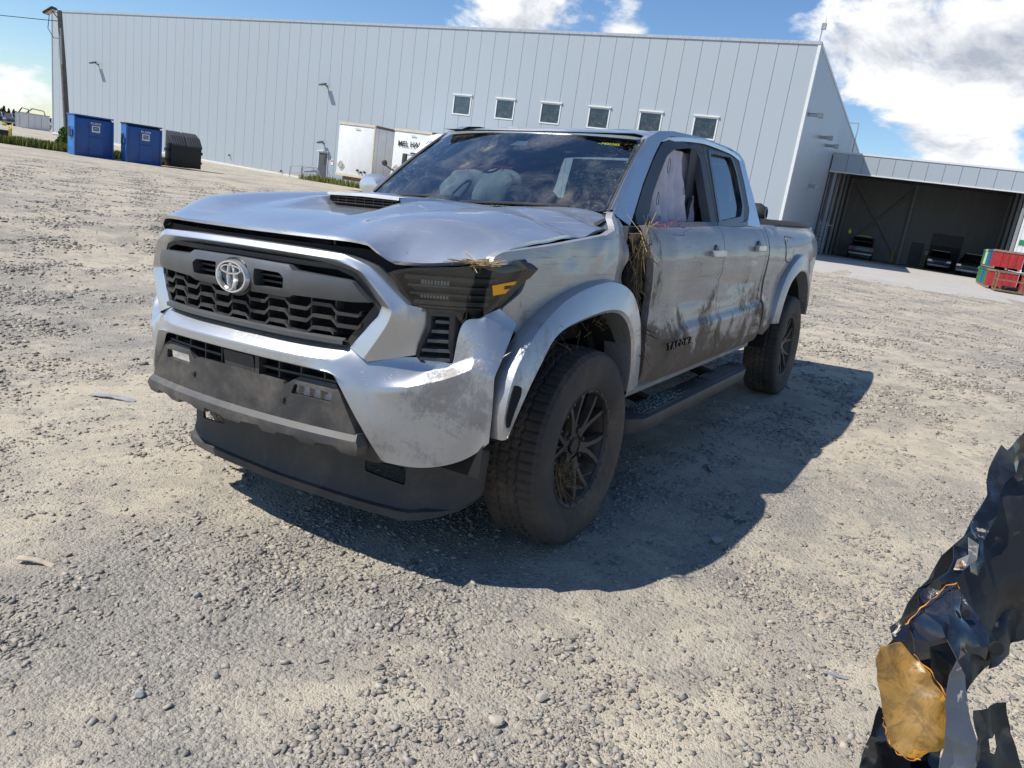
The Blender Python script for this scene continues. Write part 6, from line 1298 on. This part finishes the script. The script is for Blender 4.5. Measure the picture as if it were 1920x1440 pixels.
seq = [('red', 'red'), ('green', 'blue'), ('blue', 'green'), ('green', 'pale'), ('green', 'green')]
ordn = ['nearest', 'second', 'third', 'fourth', 'farthest']
for i, (lo, up_) in enumerate(seq):
    for j, c_ in enumerate((lo, up_)):
        crate(-.6-1.62*i, 50.35, .05+1.02*j, 1.30, 1.5, .98, c_, f'{c_} crate on the {"bottom" if j == 0 else "top"} tier, {ordn[i]} of the receding row')
crate(-.4, 51.80, 1.07, 1.3, 1.5, .98, 'grey', 'grey crate on the top tier at the right frame edge'); crate(-.4, 51.80, .05, 1.3, 1.5, .98, 'red', 'red crate on the bottom tier under the grey crate')
o = empty('steel_rack', wall_pt(1.9, 50.55), WANG); tag(o, 'rusty open steel rack standing before the red crates', 'rack'); q = MB()
for x in (0, -1.4):
    for y in (0, 1.25): q.bar((x, y, 0), (x-.12*(x == 0)*0, y, 1.05), .07)
q.obj('post', M_rust, o, smooth=False); q = MB()
for z in (.12, .6, 1.0):
    q.bar((0, 0, z), (0, 1.25, z), .05); q.bar((-1.4, 0, z), (-1.4, 1.25, z), .05); q.bar((0, 0, z), (-1.4, 0, z), .05); q.bar((0, 1.25, z), (-1.4, 1.25, z), .05)
q.obj('rail', M_rust, o, smooth=False); q = MB(); q.box(-1.4, 0, 0, 1.25, .05, .10); q.obj('deck', M_pallet, o, smooth=False)
p = wall_pt(1.35, 51.2, .10); q = MB(); q.lathe([(.20, -.1), (.34, -.11), (.37, 0), (.34, .11), (.20, .1)], 24, 'z', (p.x, p.y, p.z+.12), True); o = q.obj('loose_tyre', M_tyre2); tag(o, 'loose black tyre lying in the steel rack', 'tyre')
o = empty('steel_trestle', wall_pt(2.6, 52.0), WANG); tag(o, 'pale steel trestle post leaning at the right frame edge', 'trestle'); q = MB(); q.bar((0, 0, 0), (-.1, .35, 1.15), .10); q.obj('post', M_galv, o, smooth=False); q = MB(); q.bar((0, .3, .0), (.3, .9, .55), .07); q.bar((.5, .3, 0), (.5, .9, .5), .06); q.obj('brace', M_rust, o, smooth=False)
# ------------------------------------------------------------ torn black car body piece standing close on the right (metres in its own frame)
WR = {
    'inner': [(0.222, 0.308, -0.15), (0.199, 0.28, -0.15), (0.16, 0.202, -0.13), (0.133, 0.14, -0.12), (0.105, 0.077, -0.1), (0.098, 0.043, -0.08), (0.099, -0.017, -0.05), (0.076, -0.054, -0.03), (0.181, -0.031, -0.09), (0.377, -0.059, -0.2), (0.454, 0.311, -0.3)],
    'rim': [(0.181, 0.317, -0.09), (0.146, 0.284, -0.08), (0.138, 0.292, -0.085), (0.087, 0.195, -0.06), (0.026, 0.139, -0.03), (-0.049, 0.078, 0.0), (-0.099, 0.027, 0.02), (-0.109, -0.002, 0.03), (-0.092, 0.013, 0.05), (-0.051, 0.053, 0.04), (-0.004, 0.095, 0.02), (0.017, 0.111, 0.01), (0.058, 0.093, -0.02), (0.094, 0.162, -0.05), (0.143, 0.231, -0.08), (0.188, 0.278, -0.1)],
    'upper_facet': [(-0.081, 0.038, 0.03), (-0.045, 0.074, 0.03), (-0.009, 0.094, 0.025), (-0.031, 0.059, 0.06), (-0.042, 0.024, 0.07), (-0.061, 0.008, 0.05), (-0.077, -0.002, 0.04)],
    'right_facet': [(-0.011, 0.095, 0.03), (0.002, 0.069, 0.04), (0.023, 0.031, 0.05), (0.014, -0.007, 0.06), (0.002, 0.001, 0.065), (-0.016, 0.007, 0.07), (-0.04, 0.001, 0.09), (-0.051, 0.029, 0.085), (-0.039, 0.062, 0.07)],
    'orange': [(-0.14, -0.011, 0.06), (-0.129, 0.007, 0.05), (-0.095, 0.011, 0.04), (-0.083, -0.005, 0.05), (-0.068, -0.024, 0.07), (-0.055, -0.061, 0.09), (-0.067, -0.117, 0.1), (-0.096, -0.138, 0.09), (-0.115, -0.139, 0.08), (-0.129, -0.124, 0.07), (-0.137, -0.067, 0.065)],
    'post': [(-0.046, 0.003, 0.1), (-0.034, -0.017, 0.1), (-0.036, -0.051, 0.11), (-0.032, -0.106, 0.12), (-0.04, -0.159, 0.13), (-0.092, -0.164, 0.12), (-0.073, -0.118, 0.11), (-0.063, -0.053, 0.105), (-0.056, -0.018, 0.1)],
    'bracket': [(0.019, -0.095, 0.03), (0.079, -0.092, 0.01), (0.085, -0.127, 0.01), (0.105, -0.211, 0.02), (0.006, -0.195, 0.05), (0.018, -0.144, 0.04)],
    'bracket_hole': [(0.035, -0.133, 0.03), (0.061, -0.136, 0.02), (0.058, -0.153, 0.03), (0.048, -0.159, 0.03), (0.037, -0.153, 0.03)],
    'lower_panel': [(-0.111, -0.098, 0.01), (-0.136, -0.15, 0.02), (-0.157, -0.205, 0.03), (-0.033, -0.205, 0.03), (-0.024, -0.154, 0.02), (-0.071, -0.127, 0.01)],
    'socket': [(-0.04, -0.005, 0.02), (-0.01, 0.006, 0.03), (-0.008, -0.03, 0.04), (-0.018, -0.093, 0.03), (-0.036, -0.05, 0.02)],
    'back': [(-0.078, 0.01, -0.02), (-0.033, 0.067, -0.03), (0.038, 0.133, -0.05), (0.101, 0.187, -0.08), (0.159, 0.277, -0.11), (0.208, 0.309, -0.13), (0.181, -0.026, -0.09), (0.083, -0.056, -0.04), (0.041, -0.078, -0.02), (0.014, -0.113, -0.01), (-0.033, -0.061, 0.0), (-0.069, -0.01, -0.01)],
    'ear': [(0.033, 0.156, 0.0), (0.049, 0.146, 0.0), (0.041, 0.125, 0.01), (0.014, 0.112, 0.02), (-0.001, 0.113, 0.02), (0.01, 0.125, 0.01), (0.028, 0.132, 0.01)],
}
def worn(name, base, rough, chip, chipcol, metal=0.0, coat=.5, sc=18, thr=.60, smudge=0.0):
    t = NT(name); n1 = t.noise(sc, 7, .68, dist=.7); n2 = t.noise(90, 4, .65); f = t.ramp(t.math('ADD', n1, t.math('MULTIPLY_ADD', n2, .12, -.06)), thr, thr+.03); f = t.math('MULTIPLY', f, chip)
    du = t.math('MULTIPLY', t.ramp(t.noise(9, 6, .65), .45, .75), .16); c = t.mix(du, base, (.30, .28, .25)); c = t.mix(t.math('MULTIPLY', t.ramp(t.noise(24, 6, .75, t.map(loc=(2, 5, 1)), 1.2), .42, .62), smudge), c, tuple(x*.35 for x in base)); c = t.mix(f, c, chipcol)
    return t.done(t.bsdf(c, t.math('MULTIPLY_ADD', f, .5, rough, clamp=True), metal, t.bump(t.math('ADD', t.noise(30, 4, .6), t.math('MULTIPLY', f, -.5)), .0012), Coat_Weight=coat))
M_wblack = worn('torn_black_paint', (.006, .007, .010), .13, .9, (.52, .46, .36), thr=.625)
M_wmatte = worn('inner_black_sheet', (.008, .008, .009), .55, .15, (.2, .18, .15), coat=.1)
M_wblue = worn('black_blue_gloss', (.008, .012, .024), .12, .8, (.45, .42, .36), thr=.64)
M_wgrey = worn('blue_grey_primer', (.075, .085, .10), .38, .7, (.42, .40, .36), .3, thr=.62)
M_worange = worn('orange_rust_coat', (.30, .165, .032), .42, .85, (.48, .21, .012), coat=.25, sc=26, thr=.585, smudge=.75)
M_wedge = simple('orange_rust_edge', (.50, .19, .02), .7, 0, .35, 60)
wk = empty('wrecked_car_body', (0, 0, 0)); wk.matrix_world = Matrix(((CAM_R.x, CAM_U.x, -CAM_F.x, 1.4167), (CAM_R.y, CAM_U.y, -CAM_F.y, 2.2113), (CAM_R.z, CAM_U.z, -CAM_F.z, .8587), (0, 0, 0, 1)))
tag(wk, 'torn black car body metal with an orange rusty plate at the right frame edge', 'car wreck')
def torn(name, key, mat, amp=.006, h=.007, holes=(), thick=.0022, seed=0.0, jag=.0015, off=0.0, flat=True):
    if flat: h = max(h, .013)
    P = WR[key]; rng = random.Random(int(seed*10)+3); poly = densify([(p[0], p[1]) for p in P], .012 if not flat else .02); poly = [(x+rng.uniform(-jag, jag), y+rng.uniform(-jag, jag)) for x, y in poly]
    def f(u, v):
        sw = sz = 0
        for (a, b_, c_) in P: w = 1/((u-a)**2+(v-b_)**2+1e-5); w *= w; sw += w; sz += w*c_
        q = u*38+v*14+seed*3; r_ = v*30-u*12-seed*2
        cr = .6*math.sin(q*.8+1.2*math.sin(r_*.5))+1.1*abs(math.sin(r_*.7+seed+q*.2))-1.2*abs(math.sin(q*.45-r_*.3+seed))
        return (u, v, sz/sw+amp*.75*cr+off)
    return panel(name, poly, f, mat, wk, h, holes=holes, back=(0, 0, -thick), lid=True, sharp=24 if flat else 50)
torn('inner_panel', 'inner', M_wmatte, .004, .012, seed=.4, flat=False)
torn('back_sheet', 'back', M_wmatte, .006, .010, seed=.9)
slot = fillet([(.050, .137), (.063, .150), (.072, .146), (.068, .128), (.052, .118), (.040, .120)], .006, 3)
rp = torn('torn_flange', 'rim', M_wblack, .006, .007, holes=[[(x+.0, y) for x, y in slot]], seed=1.1)
torn('folded_plate', 'upper_facet', M_wblue, .007, .006, seed=2.2, off=.004)
hl_ = fillet([(-.016, .006), (-.030, .003), (-.034, -.004), (-.02, -.003)], .004, 3)
torn('folded_plate', 'right_facet', M_wblue, .006, .006, seed=3.0, off=.002)
torn('rusty_plate', 'orange', M_worange, .003, .007, seed=4.0, flat=False)
torn('bent_post', 'post', M_wgrey, .005, .007, seed=5.0)
torn('mounting_bracket', 'bracket', M_wmatte, .002, .008, flat=False, holes=[[(p[0], p[1]) for p in WR['bracket_hole']]], seed=6.0)
torn('lower_panel', 'lower_panel', M_wblack, .006, .008, seed=7.0); torn('socket_plate', 'socket', M_wmatte, .004, .007, seed=8.0); torn('bent_tab', 'ear', worn('bare_primer_edge', (.16, .155, .145), .5, .9, (.55, .50, .42), thr=.52, sc=60), .004, .006, seed=9.0, off=-.004)
def edge(name, pts, w, mat):
    q = MB(); q.tube([p+Vector((.0012*math.sin(i*1.3), .0012*math.cos(i*.9), .001*math.sin(i*1.1))) for i, p in enumerate(resample(pts, 30))], [w*(.25+.9*abs(math.sin(k*2.7+len(pts)))) for k in range(30)], 5); q.obj(name, mat, wk)
edge('rusty_edge', [(-.088, .035, .038), (-.060, .066, .040), (-.045, .076, .040), (-.030, .092, .040), (-.010, .097, .036), (-.006, .088, .036)], .0011, M_wedge)
edge('rusty_edge', [(-.083, -.004, .053), (-.068, -.023, .073), (-.055, -.060, .093), (-.066, -.115, .103)], .0008, M_wedge)
edge('rusty_edge', [(-.136, -.090, .068), (-.128, -.124, .073), (-.113, -.139, .083), (-.095, -.138, .093)], .0010, M_wedge)
edge('rusty_edge', [(.000, .118, .022), (.006, .124, .018), (.012, .117, .020)], .0011, M_wedge)
for (u, v, w, r_) in ((.030, .010, .066, .010), (.088, .150, -.02, .004), (-.012, .060, .062, .006)):
    q = MB(); q.lathe([(0, .002), (r_, .0015), (r_*1.1, -.002)], 14, 'z', (u, v, w)); q.obj('bolt_hole', M_void, wk)
# the piece goes on down to the ground beyond the lower frame edge
q = MB(); g0 = wk.matrix_world.inverted() @ Vector((1.55, 2.62, gz(1.55, 2.62)+.02)); g1 = wk.matrix_world.inverted() @ Vector((1.30, 2.75, gz(1.30, 2.75)+.02))
q.bar((-.06, -.17, .08), (-.02, -.42, .05), .06, .03); q.bar((-.02, -.42, .05), g0, .07, .05); q.bar((.06, -.21, -.02), (.12, -.45, -.05), .08, .03); q.bar((.12, -.45, -.05), g1, .07, .05); q.bar(g0, g1, .08, .06); q.bar((-.02, -.42, .05), (.12, -.45, -.05), .06, .05); q.obj('lower_frame', M_wmatte, wk, bevel=.006)
# ------------------------------------------------------------ straw, glass bits, stones and scraps
def strands(name, n, fn, mat, parent, r=.0014, seed=1):
    rng = random.Random(seed); m = MB()
    for k in range(n): m.tube(fn(rng), r*rng.uniform(.6, 1.5), 4)
    return m.obj(name, mat, parent, fix=False)
def straw_mat(name, a, b):
    t = NT(name); r = t.n('ShaderNodeNewGeometry').outputs['Random Per Island']; return t.done(t.bsdf(t.mix(r, a, b), .8))
M_straw = straw_mat('dry_straw', (.10, .065, .030), (.52, .38, .20)); M_mudgrass = straw_mat('muddy_grass', (.045, .030, .018), (.26, .18, .09))
def tw(p): return TM @ Vector(p)
def clump(name, label, n, base, spread, mat, seed, ln=(.05, .16), hang=1.0, r=.0014, out=.05):
    def fn(rng):
        p = Vector(base(rng)); d = Vector((rng.gauss(0, spread[0]), rng.gauss(0, spread[1])+out*.4, -hang*rng.uniform(.2, 1)+rng.gauss(0, spread[2]))).normalized(); L = rng.uniform(*ln); b_ = Vector((rng.gauss(0, .25), rng.gauss(0, .2), rng.gauss(0, .2)))
        return [tw(p), tw(p+d*L*.5+b_*L*.2), tw(p+d*L+b_*L*.5)]
    o = strands(name, n, fn, mat, None, r, seed); tag(o, label, 'straw' if 'straw' in label else 'grass', 'dry grass caught in the truck'); return o
clump('straw_clump', 'long clump of muddy straw jammed in the gap before the front door', 300, lambda g: (-.538+g.gauss(0, .014), .868+g.gauss(0, .014), g.uniform(.80, 1.27)), (.14, .14, .2), M_mudgrass, 3, (.05, .17), 1.0, .0016)
clump('straw_clump', 'small straw tuft sticking up at the torn mirror mount', 34, lambda g: (-.56+g.gauss(0, .016), .885+g.gauss(0, .012), g.uniform(1.14, 1.28)), (.5, .35, .5), M_straw, 4, (.05, .13), -.6)
clump('straw_tuft', 'little straw tuft lying on top of the headlight', 46, lambda g: (XF(.815)+.0+g.gauss(0, .01), .815+g.gauss(0, .028), 1.146+g.uniform(0, .012)), (.9, 1.2, .12), M_straw, 5, (.03, .09), .0, .0013)
clump('grass_tuft', 'muddy grass tuft wedged between the front wheel spokes', 170, lambda g: (.115+g.gauss(0, .035), .925+g.gauss(0, .010), .315+g.gauss(0, .045)), (.6, .25, .7), M_mudgrass, 6, (.04, .13), .7)
clump('grass_tuft', 'wisps of grass hanging inside the front wheel arch', 40, lambda g: (g.uniform(-.30, .35), .93, .93+g.uniform(-.06, .03)), (.6, .5, .6), M_mudgrass, 8, (.03, .09), .6, .001)
m_ = MB(); rows = []
for k in range(22):
    z = .80+.46*k/21; rr = random.Random(k); w_ = (.020+.014*math.sin(k*.7)+.012*rr.random())*math.sin(math.pi*(k+.4)/22.5)**.5
    rows.append([tw((-.535+w_*1.1*math.cos(t)*(1+.3*rr.random()), .845+w_*math.sin(t)*(1+.4*rr.random()), z)) for t in [2*math.pi*j/9 for j in range(9)]])
m_.loft(rows, True); o = m_.obj('mud_pack', plastic('packed_mud', (.045, .032, .022), .95, .8, (.14, .10, .065), 30, bump=.006), None, sharp=80); tag(o, 'dark packed mud filling the torn gap ahead of the front door', 'mud')
# crumbs of broken window glass on the step
def glass_bits():
    rng = np.random.default_rng(5); V = []; F = []
    for k in range(230):
        x = rng.uniform(-1.32, -.62); y = rng.uniform(.855, .955)
        if rng.random() > .35+.65*math.exp(-((x+.9)/.25)**2): continue
        c = TM @ Vector((x, y, .4345-.012*(y-.84)/.14-.012*(-x-.5)/2+.003)); s_ = rng.uniform(.0016, .0036); b_ = len(V); a = rng.uniform(0, 6.28)
        for dz in (-1, 1):
            for j in range(4): t_ = a+j*math.pi/2; V.append((c.x+s_*math.cos(t_)*rng.uniform(.7, 1.2), c.y+s_*math.sin(t_)*rng.uniform(.7, 1.2), c.z+dz*s_*.7))
        F += [(b_, b_+3, b_+2, b_+1), (b_+4, b_+5, b_+6, b_+7)]+[(b_+j, b_+(j+1) % 4, b_+4+(j+1) % 4, b_+4+j) for j in range(4)]
    t = NT('tempered_glass_crumbs'); o = mesh_obj('broken_glass', V, F, t.done(t.bsdf((.34, .55, .52), .12, 0, None, Transmission_Weight=.35)), None, False); tag(o, 'crumbs of greenish broken window glass on the running board', 'broken glass', kind='stuff')
glass_bits()
M_rock = [stone_mat('rock_tan', (.44, .41, .36), (.52, .48, .42), .3), stone_mat('rock_grey', (.24, .25, .25), (.32, .33, .33), .2), stone_mat('rock_dark', (.14, .145, .15), (.20, .20, .20), .2)]
def rock(x, y, size, label, mat, seed, flat=.7):
    bm = bmesh.new(); bmesh.ops.create_icosphere(bm, subdivisions=3, radius=1.0); rng = random.Random(seed); ax = [(Vector((rng.gauss(0, 1), rng.gauss(0, 1), rng.gauss(0, 1))).normalized(), rng.uniform(.62, .92)) for _ in range(11)]
    for v in bm.verts:
        p = v.co.copy()
        for d, k in ax:
            q = p.dot(d)
            if q > k: p -= d*(q-k)*.92
        v.co = p*(1+.03*math.sin(p.x*9+seed)*math.cos(p.y*8))
    me = bpy.data.meshes.new('stone'); bm.to_mesh(me); bm.free(); me.materials.append(mat); me.shade_smooth(); me.set_sharp_from_angle(angle=R(24)); o = bpy.data.objects.new('stone', me); link(o); o.scale = (size[0], size[1], size[2]); o.rotation_euler = (rng.uniform(-.2, .2), rng.uniform(-.2, .2), rng.uniform(0, 6)); o.location = (x, y, gz(x, y)+size[2]*.62); tag(o, label, 'stone', 'larger stones on the yard'); return o
def gpx(x, y):
    d = dirpx(x, y); p = CAM_POS+d*1.0
    z = .08
    for _ in range(12): k = (z-CAM_POS.z)/d.z; p = CAM_POS+d*k; z = gz(p.x, p.y)
    return p
for k, (px, py, s_, lab, m_) in enumerate(((930, 1358, .021, 'pale tan stone, largest on the bare sand at the bottom centre', 0), (1015, 1313, .017, 'round grey stone right of the pale tan stone', 1), (587, 1365, .011, 'small dark stone at the bottom left of centre', 2), (755, 1268, .009, 'small dark stone left of the round grey stone', 2), (1775, 962, .017, 'pale angular stone beside the black wreck', 0), (1342, 1018, .026, 'long flat grey stone at the shadow edge behind the front wheel', 1), (405, 1270, .010, 'dark stone in the lower left gravel', 2), (262, 1305, .014, 'grey flat stone at the lower left', 1), (370, 1118, .013, 'small grey stone on the left gravel', 1), (862, 1392, .008, 'little cream stone below the pale tan stone', 0), (1575, 1080, .009, 'little cream pebble on the right sand', 0), (980, 1155, .008, 'little grey pebble ahead of the truck shadow', 1))):
    p = gpx(px, py); rock(p.x, p.y, (s_*1.15, s_*.9, s_*.8), lab, M_rock[m_], 40+k)
def scrap(px, py, L, Wd, ang, label, mat, seed, name='plastic_shard', cat='debris', curl=.01):
    p = gpx(px, py); rng = random.Random(seed); n = 9; top = [(-L/2+L*i/(n-1), Wd/2*(.5+rng.random()*.7)) for i in range(n)]; bot = [(x, -Wd/2*(.5+rng.random()*.7)) for x, _ in reversed(top)]
    o = panel(name, top+bot, lambda u, v: (u, v, .006+curl*math.sin(u/L*3+seed)+.15*v), mat, None, max(.006, Wd/4), back=(0, 0, -.004), lid=True); o.location = (p.x, p.y, gz(p.x, p.y)+.004); o.rotation_euler = (0, 0, ang); tag(o, label, cat, 'scraps lying on the gravel'); return o
M_scrapg = simple('grey_scrap', (.30, .30, .30), .6, 0, .2, 20); M_scrapw = simple('weathered_wood', (.48, .40, .30), .9, 0, .2, 30); M_scrapd = simple('dark_scrap', (.09, .09, .095), .5)
scrap(212, 748, .30, .045, R(110), 'broken grey plastic strip on the gravel left of the bumper', M_scrapg, 1)
scrap(66, 1058, .13, .022, R(118), 'thin pale wood splinter on the gravel at the left edge', M_scrapw, 2, 'wood_splinter')
scrap(1565, 1270, .075, .012, R(112), 'short grey stick on the sand left of the wreck', M_scrapg, 3, 'stick', 'stick', .002)
scrap(1490, 895, .09, .022, R(40), 'curled grey shard at the edge of the truck shadow', M_scrapg, 4)
scrap(1375, 975, .10, .045, R(75), 'dark plastic flap lying in the truck shadow', M_scrapd, 5)
scrap(1150, 1052, .09, .018, R(50), 'slim pale shard in the shadow below the front wheel', M_scrapg, 6)
scrap(1585, 722, .10, .04, R(20), 'crumpled pale wrapper in the shadow behind the rear wheel', simple('wrapper', (.5, .5, .48), .5), 7, 'wrapper', 'litter', .02)
scrap(1325, 880, .11, .012, R(30), 'thin dark twig in the truck shadow', M_scrapd, 8, 'twig', 'stick', .003)
scrap(1505, 870, .05, .010, R(95), 'small dark sliver right of the truck shadow', M_scrapd, 9)
